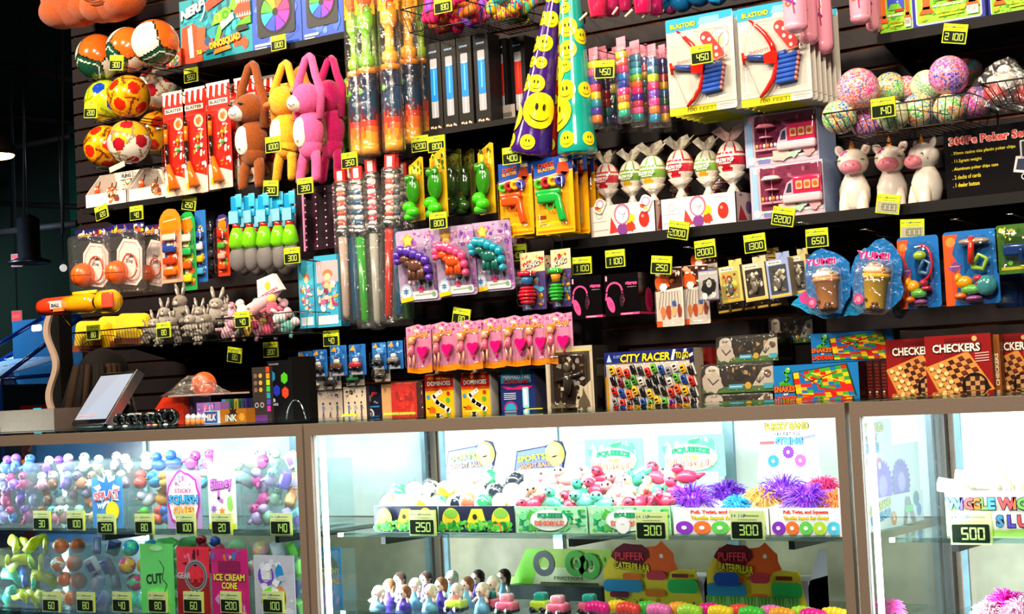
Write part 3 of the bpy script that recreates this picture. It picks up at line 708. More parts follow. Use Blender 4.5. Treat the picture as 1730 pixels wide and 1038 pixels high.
def plush(name,label,cx,cy,w_,h_,D,body,belly,face,arms_top,kind,yaw=0):
 """w_, h_ : pixel size of the body from chin to feet; arms_top: pixel height of the looped hands"""
 loc,w,h=at(cx,cy,w_,h_,D);top=W(cx,arms_top,D)[1]-loc.z
 t=thing(name,label,'plush toy',loc,(0,0,yaw),group='long-armed plush animals')
 m=M();m.ell((0,0,h*.42),(w*.36,w*.3,h*.27),body,n=24);m.ell((0,0,h*.22),(w*.3,w*.26,h*.16),body,n=18)
 for s in(-1,1):m.tube([(s*w*.13,0,h*.2),(s*w*.22,-.01,h*.04),(s*w*.25,-.02,-h*.18),(s*w*.26,-.03,-h*.22)],[w*.13,w*.12,w*.11,w*.07],body,10)
 m.build('body',PLUSH,t)
 hz=h*.82;m=M();m.ell((0,-.01,hz),(w*.37,w*.34,h*.2),body,n=24)
 if kind=='duck':
  for k in range(5):m.tube([(-.012+.006*k,0,hz+h*.18),(-.016+.008*k,0,hz+h*.24)],.003,body,5)
 hd=m.build('head',PLUSH,t)
 m=M();m.ell((-w*.1,-w*.25,h*.4),(w*.2,w*.09,h*.19),belly,n=20);m.build('belly_patch',PLUSH,t)
 m=M()
 if kind=='duck':m.ell((-w*.26,-w*.25,hz-h*.04),(w*.2,w*.14,h*.045),'#e87010',n=14)
 else:m.ell((-w*.16,-w*.25,hz-h*.05),(w*.27,w*.2,h*.11),face,n=18)
 m.build('muzzle',PLUSH,hd)
 for s,ex in((-1,-.26),(1,.04)):
  m=M();m.ell((w*ex,-w*(.3 if kind!='sloth' else .42),hz+h*.08-(.03*h if kind=='sloth' else 0)),(.007,.004,.008)if kind!='sloth' else(.012,.004,.005),'#120a08',n=10);m.build('eye',GLOSS,hd)
 if kind in('cow','monkey','frog'):
  for s in(-1,1):
   m=M();m.ell((s*w*.36,0,hz+h*.14),(w*.11,w*.06,h*.06),body,n=12,T=None);m.build('ear',PLUSH,hd)
 m=M()
 if kind!='duck':m.tube([(-w*.26,-w*.44,hz-h*.07),(-w*.16,-w*.46,hz-h*.1),(-w*.06,-w*.44,hz-h*.08)],.0012,'#301818',4)
 m.tube([(-w*.14,-w*.34,h*.3),(-w*.08,-w*.34,h*.27)],.0012,'#503028',4);m.tube([(-w*.14,-w*.34,h*.27),(-w*.08,-w*.34,h*.3)],.0012,'#503028',4);m.build('stitching',MATTE,t)
 for s in(-1,1):
  sx=s*w*.34;m=M()
  m.tube([(sx,0,h*.55),(sx*1.15,0,hz+h*.1),(sx*.75,.0,(hz+top)/2),(sx*.28,.01,top*.97),(-s*w*.02,.015,top)],[w*.10,w*.11,w*.10,w*.095,w*.09],body,10)
  m.build('arm',PLUSH,t)
 return t
plush('plush_sloth','brown plush sloth with a white face hanging by its long arms',427,226,56,130,4.60,'#8a4312','#efe6de','#efe2d8',106,'sloth')
plush('plush_duck','yellow plush duck with an orange bill hanging by its arms',483,213,52,130,4.60,'#f0a824','#fff3e0','#fff',104,'duck')
plush('plush_cow','pink plush animal with a cream muzzle hanging in front of the magenta monkey',523,211,54,136,4.56,'#e85a9a','#fbe0d4','#fbdcd0',92,'cow')
plush('plush_monkey','dark magenta plush monkey with a tan muzzle, behind the pink plush',560,208,52,140,4.68,'#c01460','#b08a6a','#c09a78',96,'monkey')
plush('plush_frog','bright green plush animal mostly hidden behind the bagged foam rockets',590,210,36,96,4.82,'#6ac820','#c8e030','#c8e848',130,'frog')
plush('plush_duck','orange plush behind the yellow duck, mostly hidden',508,205,44,130,4.76,'#e07812','#f0c080','#f0a030',112,'duck')
price_tag(461,244,'1000','in front of the yellow plush duck',D=4.45)
price_tag(457,318,'300','at the feet of the brown plush sloth',D=4.55,tilt=.1)
price_tag(515,314,'390','at the feet of the pink plush animal',D=4.5)
# ------------------------------------------------------------------ foam rockets in long bags
def rocket(x0,x1,yt,yb,D,stem,tip,label,dark='#141c38'):
 loc,w,h=at((x0+x1)/2,(yt+yb)/2,x1-x0,yb-yt,D);r=w*.42
 t=thing('foam_rocket',label,'toy',loc,group='bagged foam rockets')
 zs=h*.45
 m=M()
 prof=[(r*.98,0),(r,.004),(r,h*.03),(r,zs)];N=14
 N=24;fl=random.Random(int(x0));m.lathe([(r,0),(r,zs*.12)],'#f0a010',N)
 for j in range(N):
  a0=2*math.pi*j/N;a1=2*math.pi*(j+1)/N
  for i in range(12):
   q0=zs*(.12+.88*i/12);q1=zs*(.12+.88*(i+1)/12);hh=i/12+fl.uniform(-.07,.07)
   c='#f0a010' if hh<.06 else '#f07018' if hh<.2 else '#d8381c' if hh<.32 else '#5a1830' if hh<.38 else '#12385a' if hh<.7 else dark
   m.add([(r*math.cos(a0),r*math.sin(a0),q0),(r*math.cos(a1),r*math.sin(a1),q0),(r*math.cos(a1),r*math.sin(a1),q1),(r*math.cos(a0),r*math.sin(a0),q1)],[(0,1,2,3)],c,True)
 m.build('tube_body',GLOSS,t)
 m=M();m.lathe([(r*1.08,zs),(r*1.08,zs+h*.03),(r*.7,zs+h*.035)],'#e88a08',14);m.build('collar',GLOSS,t)
 m=M();z=zs+h*.035
 m.lathe([(r*.5,z),(r*.9,z+h*.02),(r*.9,z+h*.06),(r*.5,z+h*.08),(r*.5,z+h*.2),(r*.75,z+h*.22),(r*.95,z+h*.24),(r*.95,z+h*.3),(r*.7,z+h*.32),(r*.9,z+h*.33),(r*.3,z+h*.36)],stem,14);m.build('handle',RUBBER,t)
 m=M();z2=z+h*.33
 m.lathe([(r*.5,z2),(r*.95,z2+h*.06),(r*.8,h)],tip,14)
 for k in range(4):m.prism([(r*.3,z2-.01),(r*1.15,z2-h*.03),(r*1.1,z2+h*.12),(r*.3,h)],-.002,.002,tip if k%2 else '#f0b018',T=Rz(k*math.pi/2+.5))
 m.build('foam_fins',FOAM,t)
 m=M();m.lathe([(r*1.2,-.006),(r*1.28,.01),(r*1.22,h*.3),(r*1.3,h*.6),(r*1.22,h)],'#fff',12);m.build('clear_bag',BAG,t)
 m=M();m.ell((-r*.3,-r*.99,zs*.78),(r*.25,.002,r*.35),'#58c020',n=8);m.build('round_sticker',PRINT,t)
 return t
for a in((588,613,-30,264,4.66,'#86d018','#f07838','foam rocket with a lime green grip, leftmost of the bagged ones, beside the 600 tag'),(606,634,-40,262,4.62,'#74c818','#f07030','foam rocket with a lime green grip, second from the left'),(624,650,-36,258,4.80,'#84cc28','#e86a50','foam rocket with a lime green grip hanging behind, third from the left'),(645,674,-48,256,4.62,'#f4a808','#f04818','foam rocket with an orange-yellow grip, left one of the two in front'),(676,706,-52,244,4.72,'#f4a808','#f09820','foam rocket with an orange-yellow grip, right one of the two in front'),(700,724,-40,232,4.82,'#98c018','#e8a028','foam rocket with a yellow-green grip, at the back beside the lava lamp boxes')):rocket(*a)
price_tag(598,148,'600','in front of the bagged foam rockets')
price_tag(590,271,'350','above the bagged toy swords',D=4.62)
price_tag(709,243,'4200','under the lava lamp boxes, left one of two',D=4.69)
price_tag(737,243,'800','under the lava lamp boxes, right one of two',D=4.64)
# ------------------------------------------------------------------ baskets of foam toys along the top
def pile(x0,x1,z0,z1,y0,y1,n,pal,rr_,mat,name,label,cat,grp,seed,shapes='capsule'):
 r=random.Random(seed)
 for i in range(n):
  c=r.choice(pal);rad=rr_*r.uniform(.8,1.15);m=M()
  p=(r.uniform(x0+rad,x1-rad),r.uniform(y0+rad,y1-rad),z0+rad+(z1-z0-rad)*(i/max(1,n-1))**1.1)
  if shapes=='capsule':
   a=r.uniform(-.5,.5);L=rad*1.9;m.tube([(-L,0,0),(-L*.8,0,0),(L*.8,0,0),(L,0,0)],[rad*.4,rad*.8,rad*.8,rad*.4],c,10,T=Ry(a+math.pi/2*(i%2))@Rz(r.uniform(-.4,.4)))
  elif shapes=='swirl':
   c2=r.choice(pal);c3=r.choice(pal);A,B,C=hx(c),hx(c2),hx(c3)
   m.ell((0,0,0),rad,c,lambda d:(A,B,C)[int((math.atan2(d.z,d.x)*1.6+d.y*2)%3)],n=16)
  tag(m.build(name,mat,loc=p),label,cat,grp)
t,bx0,bx1,bz0,bz1=wire_basket(676,792,4,47,4.56,'black wire basket of pink foam toys at the top, left one of two',.22)
pile(bx0+.02,bx1-.02,bz0+.01,bz1+.03,4.58,4.76,34,['#f0287a','#e8186a','#f05a9a','#e83050','#8a4ad0','#38a8d8','#f08030'],.022,FOAM,'foam_dart_toy','pink and mixed soft foam toys filling the left wire basket at the top','toy','soft toys in the top left basket',3)
t,bx0,bx1,bz0,bz1=wire_basket(786,872,-8,38,4.52,'black wire basket of multicoloured foam toys at the top, right one of two',.22)
pile(bx0+.02,bx1-.02,bz0+.01,bz1+.04,4.54,4.72,26,['#f4c818','#f0b820','#28a8c8','#d81868','#e84888','#38b890'],.026,FOAM,'foam_ball_toy','yellow, teal and pink soft toys filling the right wire basket at the top','toy','soft toys in the top right basket',5,'swirl')
price_tag(748,8,'180','on the left basket of pink foam toys at the top',D=4.552,hook=False)
price_tag(877,26,'200','between the top baskets and the purple horn')
# ------------------------------------------------------------------ lava lamp boxes
zL=shelf(716,905,800,219,'black shelf carrying the lava lamp boxes',lip=.018)
def lava(w,h,liq):
 t=thing('lava_lamp_box','x','boxed lamp',group='black lava lamp boxes')
 m=M();m.box(-w/2,w/2,0,.07,0,h,'#0c0b0c',side='#141214');m.build('carton',PRINT,t)
 m=M();a=w*.24
 m.rrect(-a,h*.14,a,h*.82,a*.3,'#9a9aa4',-.0008);m.rect(-a,h*.34,a,h*.72,liq,-.0012)
 m.poly([(-a*.2,h*.4),(a*.2,h*.4),(a*.3,h*.68),(-a*.1,h*.7)],'#58b8ec' if liq[1]<'5' else '#d03a28',-.0016);m.disc(0,h*.34,a,liq,-.0014,12,a*.3);m.disc(0,h*.72,a,'#b8b8c0',-.0014,12,a*.3)
 m.rect(-a*.1,h*.15,a*.2,h*.33,'#c4c4cc',-.0014);m.text('LAVALAMP',0,h*.9,h*.022,'#a8c8f0',-.001,w=w*.5);m.poly([(-w*.3,h*.91),(-w*.22,h*.91),(-w*.27,h*.88)],'#6aa0e8',-.001)
 m.clutter(-w*.45,h*.01,w*.45,h*.05,['#e8d8c0','#c86a48','#2a2420','#f0c8a0'],18,-.0008,.9,4);m.build('printing',PRINT,t);return t
loc,w,h=at(734,146,24,148,4.70);b=lava(w,h*1.0,'#1478c8');b['label']='black box picturing a blue lava lamp, leftmost of the row';loc.z=zL;b.location=loc
for cx,lb in((760,'black box picturing a blue lava lamp, second from the left'),(786,'black box picturing a blue lava lamp, third from the left'),(815,'black box picturing a blue lava lamp, taller-looking fourth one at the kink in the row')):
 l2,_,_=at(cx,146,24,148,4.70);l2.z=zL;dup(b,l2,lb)
l2,w,h=at(845,130,24,146,4.79);rb=lava(w,h,'#b01c10');l2.z=zL;rb.location=l2;rb['label']='black box picturing a red lava lamp, left one of the two set back'
l2,_,_=at(876,130,24,146,4.80);l2.z=zL;dup(rb,l2,'black box picturing a red lava lamp, right one of the two, behind the purple horn')
for cx,cy in((846,188),(878,190)):
 l2,w,h=at(cx,cy,26,26,4.735);m=M();m.box(-w/2,w/2,0,.001,0,h,'#8a827c');m.rect(-w*.3,h*.2,w*.3,h*.5,'#5a524c',-.0006);l2.y=4.775 if cx<860 else 4.795
 tag(m.build('printed_label',PRINT,loc=l2),'grey sticker on a red lava lamp box, %s one'%('left' if cx<860 else 'right'),'label')
# ------------------------------------------------------------------ inflatable horns with smiley faces
def face2(m,T,r,y):
 n=20;m.disc(0,0,r,'#f0dc18',y,n,T=T)
 for s in(-1,1):m.disc(s*r*.2,r*.22,r*.09,'#181408',y-.0006,8,r*.2,T=T)
 k=8;pts=[(r*.62*math.sin(a),-r*.1-r*.5*math.cos(a))for a in[-1.15+2.3*i/k for i in range(k+1)]];m.line(pts,r*.06,'#181408',y-.0006,T=T)
def horn(name,label,top,bot,rt,rb,D,col,faces,seed):
 """top / bot: photo points of the axis ends; rt / rb: radii in photo pixels"""
 A=W(top[0],top[1],D);B=W(bot[0],bot[1],D);R0=rc(top[0],top[1],2*rt,2,D)[2]/2;R1=rc(bot[0],bot[1],2*rb,2,D)[2]/2
 V=Vector((A[0]-B[0],0,A[1]-B[1]));L=V.length;ang=math.atan2(V.x,V.z)
 t=thing(name,label,'inflatable toy',(B[0],D,B[1]),(0,ang,0),group='inflatable smiley cones')
 m=M();K=26;prof=[]
 for i in range(K+1):
  q=i/K;r=R1+(R0-R1)*q
  if .10<q<.26:r*=1-.04*math.sin((q-.1)/.16*6.2832*4)
  prof.append((r,L*q))
 prof=[(R1*.7,-.01),(R1*.95,-.004)]+prof;m.lathe(prof,col,28);m.build('body',GLOSS,t)
 m=M();r_=random.Random(seed)
 def on(u,a,R):
  pass
 for(q,a,s)in faces:
  r=R1+(R0-R1)*q;rad=s*R1
  def mp(x,z,e):
   zz=L*q+z;rl=R1+(R0-R1)*zz/L;th=a+x/rl;return((rl+e)*math.sin(th),-(rl+e)*math.cos(th),zz)
  def patch(cx,cz,rx,rz,c,e,n=18):
   vs_=[mp(cx,cz,e)];fs=[]
   for ring_ in(.5,1.0):
    for i in range(n):w_=2*math.pi*i/n;vs_.append(mp(cx+rx*ring_*math.cos(w_),cz+rz*ring_*math.sin(w_),e))
   for i in range(n):j=(i+1)%n;fs+=[(0,1+i,1+j),(1+i,1+n+i,1+n+j,1+j)]
   m.add(vs_,fs,c,True)
  patch(0,0,rad,rad,'#f2de1c',.0022)
  for sx in(-1,1):patch(sx*rad*.2,rad*.2,rad*.09,rad*.2,'#181408',.0032,8)
  pts=[(rad*.6*math.sin(b),-rad*.08-rad*.5*math.cos(b))for b in[-1.15+2.3*i/8 for i in range(9)]]
  for(xa,za),(xb,zb)in zip(pts[:-1],pts[1:]):
   e=rad*.03;m.add([mp(xa,za-e,.0032),mp(xb,zb-e,.0032),mp(xb,zb+e,.0032),mp(xa,za+e,.0032)],[(0,1,2,3)],'#181408')
 m.build('smiley_print',GLOSS,t);return t
horn('inflatable_cone','purple inflatable cone covered in yellow smiley faces, leaning right, left one of three',(938,-16),(897,258),9,30,4.60,'#3c1878',[(.06,.35,.36),(.06,-.75,.34),(.26,.75,.85),(.2,-1.05,.7),(.42,.25,.42),(.42,-.7,.42),(.55,.35,.28),(.55,-.5,.27),(.67,.35,.4),(.66,-.8,.4),(.82,.6,.38),(.82,-.5,.34),(.95,-.2,.22),(.95,.9,.22)],1)
horn('inflatable_cone','red inflatable cone with yellow smiley faces, thin one squeezed between the other two',(944,40),(934,264),5,18,4.76,'#c81c10',[(.08,.1,.6),(.25,-.8,.5),(.42,.4,.4),(.62,0,.7),(.8,-.2,.5)],2)
horn('inflatable_cone','teal inflatable cone with yellow smiley faces, right one of three',(963,-16),(976,258),15,29,4.60,'#14a094',[(.07,.0,.42),(.07,1.2,.35),(.24,-.7,.9),(.37,-.05,.55),(.37,1.25,.4),(.5,-1.1,.8),(.52,.0,.32),(.62,.15,.48),(.76,.2,.5),(.76,-1.2,.5),(.88,0,.3),(.97,.1,.38),(.7,1.3,.4)],3)
# ------------------------------------------------------------------ rainbow glove packs on hooks
def rainbow(cx,cy,w_,h_,D,seq,label,shift=.0):
 loc,w,h=at(cx,cy,w_,h_,D);t=thing('rainbow_tube_pack',label,'carded toy',loc,group='rainbow coloured packs on hooks')
 m=M();n=len(seq);T=Rz(-.25)
 for i,c in enumerate(seq):
  z0=h*(.02+.8*i/n);z1=h*(.02+.8*(i+1)/n);m.rbox(-w*.45,w*.45,-.012,.012,z0,z1+.002,.006,c,2,T=T)
 m.build('coloured_bands',GLOSS,t)
 m=M();m.box(-w*.48,w*.48,-.001,.001,h*.84,h,'#e88aa0',T=T);m.build('header_card',PRINT,t)
 m=M();m.rbox(-w*.55,w*.55,-.015,.015,-h*.05,h*.9,.006,'#fff',2,T=T);m.build('clear_bag',BAG,t);return t
Q=['#f07018','#48289a','#1488a0','#f0c818','#f03878','#4828a0','#f05890','#f0d020']
rainbow(1005,146,19,132,4.62,Q,'rainbow striped pack at the left end, partly behind the 450 tag')
rainbow(1022,150,16,132,4.72,['#104a68','#0c8890','#c83c28','#a01838','#281048','#101838','#181028'],'dark rainbow pack hanging behind the 450 tag')
rainbow(1036,150,16,128,4.80,['#4a2880','#185888','#207848','#c8b020','#102048','#180818'],'dark rainbow pack third from the left, set back')
rainbow(1052,132,19,140,4.60,['#18a088','#f0d018','#f06820','#f02888','#1830a8','#1878d0','#f02878','#f05038','#f0c818'],'brightest rainbow pack with pink, blue and teal bands, fourth from the left')
rainbow(1075,138,20,140,4.64,['#108888','#f05898','#c83858','#3818a0','#f01878','#f86028','#88c828','#40b8c8','#2888a8','#1878a0'],'rainbow pack with a dark teal top and pink middle, fifth from the left')
rainbow(1090,138,14,128,4.76,['#502078','#c86028','#803888','#188048','#486890','#d8b818','#b02858','#281878'],'narrow rainbow pack hanging behind, sixth from the left')
rainbow(1104,142,17,136,4.64,['#1880b0','#f07838','#f03898','#7838b8','#f02878','#d8d828','#187090','#1858a0'],'rainbow pack with a blue foot, second from the right end')
rainbow(1121,142,14,134,4.68,['#e8b038','#a84878','#186038','#205890','#d8a820','#b81828','#301868','#282078'],'rainbow pack at the right end beside the bow cards')
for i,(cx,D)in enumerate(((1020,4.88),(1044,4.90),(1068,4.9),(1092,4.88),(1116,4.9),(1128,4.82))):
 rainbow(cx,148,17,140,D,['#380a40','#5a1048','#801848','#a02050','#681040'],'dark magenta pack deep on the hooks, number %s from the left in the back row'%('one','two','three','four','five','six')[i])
price_tag(1021,117,'450','in front of the rainbow coloured packs',tilt=.1,D=4.56)
def pail(cx,cy,w_,D,col,label,hh=44):
 loc,w,h=at(cx,cy,w_,hh,D);t=thing('toy_pail',label,'toy',loc,group='pink toy pails at the top')
 m=M();r=w/2;m.lathe([(r*.5,h*.0),(r*.72,h*.04),(r*.95,h*.9),(r*1.02,h)],col,16);m.build('body',GLOSS,t)
 m=M();m.tube([(-r*.5,-r,h*.15),(-r*1.1,-r*1.3,-h*.12)],.004,'#e8c8b0',8);m.build('stick',MATTE,t);return t
for i,a in enumerate(((1010,8,34,4.6,'#e0285a'),(1034,6,28,4.72,'#c02060'),(1056,-2,24,4.6,'#a81850'),(1086,2,34,4.58,'#f01860'),(1108,4,26,4.7,'#c81468'),(1132,2,22,4.8,'#8a1450'))):
 pail(*a,'glossy pink toy pail at the top edge, number %s from the left'%('one','two','three','four','five','six')[i])
loc,w,h=at(1180,-16,150,60,4.8);t=thing('inflatable_toy','blue inflatable toy hanging at the top above the bow cards','inflatable toy',loc)
m=M();
for k in range(5):m.ell((-w*.4+w*.2*k,0,h*.45),(w*.13,.05,h*(.42+.06*(k%2))),'#0f6aa8',n=16)
m.build('body',GLOSS,t)
m=M();m.tube([(w*.2,-.05,h*.5),(w*.22,-.05,h*.05),(w*.3,-.04,0)],.01,'#1480c0',8);m.build('strap',GLOSS,t)
# ------------------------------------------------------------------ bow and dart blister cards
def bow_card(w,h):
 t=thing('bow_blister_card','x','carded toy')
 c=rr(-w/2,0,w/2,h,.008)
 m=M();m.prism(c,0,.0015,'#d4cfc6',side='#b8b0a8')
 m.poly([(-w/2,h*.865),(-w*.02,h*.865),(w*.02,h*.9),(w*.48,h*.93),(w/2,h),(-w*.48,h),(-w/2,h*.99)],'#1f9ac8',-.0008)
 m.poly([(-w*.02,h*.9),(w*.3,h*.9),(w*.3,h*.97),(w*.02,h*.97)],'#78bcd8',-.001)
 m.otext('BLASTOID',-w*.24,h*.92,h*.05,'#f2e63a','#1a6020',-.0014,w=w*.38,ob=.1)
 m.poly([(-w/2,.002),(-w*.48,0),(w*.2,0),(w*.2,h*.075),(-w/2,h*.075)],'#e6d81c',-.0008);m.text('100 FEET!',-w*.02,h*.038,h*.036,'#7a6a08',-.0012,w=w*.42,shear=.2)
 m.line([(-w/2,h*.08),(w/2,h*.08)],.0012,'#8a8a88',-.001);m.line([(w*.24,h*.05),(w*.46,h*.05)],.002,'#b0a8a0',-.001);m.line([(w*.24,h*.03),(w*.42,h*.03)],.0015,'#b0a8a0',-.001)
 m.text('SHOOT!',-w*.22,h*.545,h*.035,'#e08070',-.001,w=w*.28,rot=.06)
 m.ring(w*.3,h*.72,w*.13,w*.138,'#7888a8',-.001,24);m.disc(w*.3,h*.72,w*.13,'#e4ddd2',-.0009,20);m.poly(blob(w*.3,h*.71,w*.07,4),'#e0c8a0',-.0012);m.line([(w*.36,h*.78),(w*.29,h*.73),(w*.28,h*.66)],.002,'#303848',-.0016)
 m.build('card',PRINT,t)
 y=-.014;m=M()
 up=[(-w*.30,y,h*.86),(-w*.2,y,h*.79),(-w*.08,y,h*.69),(-w*.0,y,h*.58),(w*.04,y,h*.47)]
 dn=[(w*.04,y,h*.47),(w*.06,y,h*.38),(w*.0,y,h*.24),(-w*.1,y,h*.14),(-w*.2,y,h*.07)]
 m.tube(up,[.004,.006,.008,.009,.009],'#d01c14',8);m.tube(dn,[.009,.008,.009,.008,.005],'#d01c14',8);m.build('bow_limbs',GLOSS,t)
 m=M();m.prism([(-w*.1,h*.4),(w*.07,h*.38),(w*.1,h*.48),(w*.04,h*.52),(-w*.1,h*.49)],y-.010,y+.004,'#d82014');m.build('grip',GLOSS,t)
 m=M();m.tube([(-w*.34,y,h*.49),(-w*.1,y,h*.46)],.009,'#244aa0',10);m.tube([(w*.08,y,h*.47),(w*.2,y,h*.48)],.009,'#2c58b8',10);m.build('barrel',GLOSS,t)
 m=M();m.tube([(-w*.42,y,h*.54),(-w*.4,y,h*.42)],.005,'#b82418',8);m.tube([(-w*.42,y,h*.49),(-w*.34,y,h*.485)],.007,'#c02818',8);m.tube([(w*.2,y,h*.49),(w*.42,y,h*.53)],.003,'#c87868',6);m.build('plunger',GLOSS,t)
 m=M()
 for k in range(6):
  z=h*(.44-.048*k);x=w*.1-w*.012*k;m.tube([(x,y,z),(x+w*.26,y,z+h*.012)],.0075,'#2c5cc0',8)
 m.build('darts',FOAM,t);m=M()
 for k in range(6):z=h*(.44-.048*k);x=w*.37-w*.012*k;m.ell((x,y,z+h*.014),(.006,.007,.007),'#e08070',n=8)
 m.build('dart_tips',RUBBER,t)
 m=M();T=Tr(w*.2,0,h*.66)@Ry(-.62)
 m.prism(rr(-w*.08,-h*.17,w*.08,h*.17,w*.08),y,y+.006,'#d84848',T=T)
 for i in range(5):m.disc((-.012,.012)[i%2]*.5,-h*.12+i*h*.06,w*.026,'#ece4dc',y-.0006,10,T=T)
 m.build('target_strip',GLOSS,t)
 m=M();m.tube([(-w*.3,y,h*.86),(-w*.41,y,h*.5),(-w*.2,y,h*.08)],.0007,'#c0bcb8',4);m.build('string',MATTE,t)
 m=M();m.rbox(-w*.46,w*.46,-.028,0,h*.1,h*.86,.014,'#fff');m.build('blister',CLEAR,t);return t
loc,w,h=at(1184,107,114,166,4.585);C0=bow_card(w,h);C0.location=loc;C0['group']='bow blister cards';C0['label']='bow and dart blister card at the front, left stack, behind the 450 tag'
loc2,_,_=at(1308,92,114,166,4.585);dup(C0,loc2,'bow and dart blister card at the front of the right stack')
od=('second','third','fourth','fifth','sixth','seventh')
for i in range(6):
 dup(C0,loc+Vector((0,.036*(i+1),0)),'bow and dart card in the left stack, %s from the front'%od[i]);dup(C0,loc2+Vector((0,.036*(i+1),0)),'bow and dart card in the right stack, %s from the front'%od[i])
price_tag(1185,92,'450','in front of the left bow blister card',D=4.50)
# ------------------------------------------------------------------ pink inflatable hammers
def hammer(cx,yt,yb,w_,D,label):
 loc,w,h=at(cx,(yt+yb)/2,w_,yb-yt,D);t=thing('pink_inflatable',label,'inflatable toy',loc,group='pink inflatables hanging at the top right')
 m=M();m.rbox(-w/2,w/2,-.03,.03,0,h,.032,'#f0a0b8',5);m.ell((0,0,h*.1),(w*.5,.034,h*.1),'#f0a0b8');m.build('body',GLOSS,t)
 m=M()
 for k in range(3):
  z=h*(.42+.2*k);m.ring(-w*.1,z,w*.06,w*.14,'#e86838',-.0312,12);m.line([(-w*.34,z+.02),(w*.2,z-.004)],.007,'#6a3a98',-.0316);m.line([(w*.1,z+.02),(w*.16,z-.03)],.004,'#c83058',-.0318)
 m.build('printed_pattern',GLOSS,t);return t
hammer(1342,-60,57,38,4.50,'pink inflatable toy with orange swirls, front left of the three over the bow cards')
hammer(1364,-60,77,30,4.60,'pink inflatable toy with orange and purple swirls, middle of the three over the bow cards')
hammer(1388,-60,93,32,4.68,'pink inflatable toy, longest of the three, at the right edge of the bow cards')
hammer(1452,-60,42,34,4.62,'pink inflatable toy, left one of the two beside the croquet boxes')
hammer(1474,-60,56,22,4.72,'pink inflatable toy, right one of the two beside the croquet boxes')
# ------------------------------------------------------------------ garden game boxes on the top right shelf
zE=shelf(1482,1790,1600,56,'black shelf at top right carrying the green garden game boxes',lip=.028)
def game(cx,cy,w_,h_,D,label,seed):
 loc,w,h=at(cx,cy,w_,h_,D);loc.z=zE;t=thing('garden_game_box',label,'boxed game',loc,group='garden game boxes on the top right shelf')
 m=M();m.box(-w/2,w/2,0,.05,0,h,'#28309a',side='#202878');m.build('carton',PRINT,t)
 m=M();m.rrect(-w*.46,h*.03,w*.46,h*.98,.01,'#e8f0e8',-.0008);m.rect(-w*.44,h*.05,w*.44,h*.97,'#90cc30',-.0012)
 m.clutter(-w*.44,h*.05,w*.44,h*.35,['#58b028','#78c838','#3a9820','#a0d848'],60,-.0016,.25,seed);m.rect(-w*.2,h*.34,w*.26,h*.97,'#3848b8',-.0045)
 r=random.Random(seed)
 for k in range(14):m.disc(r.uniform(-w*.18,w*.24),r.uniform(h*.36,h*.92),.003,'#90c8f0',-.005,6)
 for x in(-w*.3,w*.34):m.rect(x-w*.05,h*.24,x+w*.05,h*.97,'#f05a18',-.005);m.poly([(x-w*.11,h*.18),(x+w*.11,h*.18),(x+w*.05,h*.28),(x-w*.05,h*.28)],'#f05a18',-.005)
 m.poly([(-w*.2,h*.34),(w*.2,h*.34),(w*.12,h*.42),(-w*.1,h*.42)],'#68b828',-.0055);m.disc(-w*.36,h*.12,w*.04,'#f0a818',-.005);m.disc(w*.2,h*.2,w*.04,'#c8e020',-.005)
 m.text('with mallet & ball',0,h*.27,h*.035,'#f8f4e8',-.006,w=w*.42);m.rect(0,h*.31,w*.24,h*.345,'#c82818',-.006);m.text('Complete Lawn Set',w*.02,h*.17,h*.035,'#d8a808',-.006,w=w*.4);m.line([(-w*.14,h*.12),(w*.2,h*.13)],.004,'#e8d020',-.006)
 m.rect(w*.26,h*.08,w*.42,h*.2,'#d8d8d0',-.006)
 for k in range(7):m.line([(w*(.28+.018*k),h*.12),(w*(.28+.018*k),h*.18)],.001,'#484848',-.0066)
 m.build('printing',PRINT,t)
game(1511,-8,62,124,4.74,'green and blue garden game box with orange posts, left one, half covered',3)
game(1600,-22,122,122,4.705,'green and blue garden game box with orange posts, largest one in front',7)
game(1718,-34,104,110,4.73,'green and blue garden game box at the right edge of the picture',9)
price_tag(1613,57,'2100','under the large garden game box at top right',tilt=.22,D=4.69)
# ------------------------------------------------------------------ basket of speckled balls, right
def speck_mat(name,cols,scale,bg):
 nt=NT(name);b=nt.b;tc=nt.n('ShaderNodeTexCoord')
 n1=nt.n('ShaderNodeTexNoise');n1.inputs['Scale'].default_value=scale;n1.inputs['Detail'].default_value=5;n1.inputs['Roughness'].default_value=.8
 n2=nt.n('ShaderNodeTexNoise');n2.inputs['Scale'].default_value=scale*.11;n2.inputs['Detail'].default_value=1
 nt.l(tc.outputs['Object'],n1.inputs['Vector']);nt.l(tc.outputs['Object'],n2.inputs['Vector'])
 cr=nt.n('ShaderNodeValToRGB');cr.color_ramp.interpolation='CONSTANT';e=cr.color_ramp.elements
 k=len(cols);e[0].position=0;e[0].color=(*hx(cols[0]),1);e[1].position=.40;e[1].color=(*hx(cols[1]),1)
 for i in range(2,k):q=e.new(.40+.2*(i-1)/(k-1));q.color=(*hx(cols[i]),1)
 nt.l(n2.outputs[0],cr.inputs[0])
 st=nt.n('ShaderNodeMapRange');st.inputs['From Min'].default_value=.47;st.inputs['From Max'].default_value=.52;nt.l(n1.outputs[0],st.inputs['Value'])
 mx=nt.n('ShaderNodeMix');mx.data_type='RGBA';nt.l(st.outputs[0],mx.inputs[0]);mx.inputs[6].default_value=(*hx(bg),1);nt.l(cr.outputs[0],mx.inputs[7])
 nt.l(mx.outputs[2],b.inputs['Base Color']);b.inputs['Roughness'].default_value=.25
 return nt.m
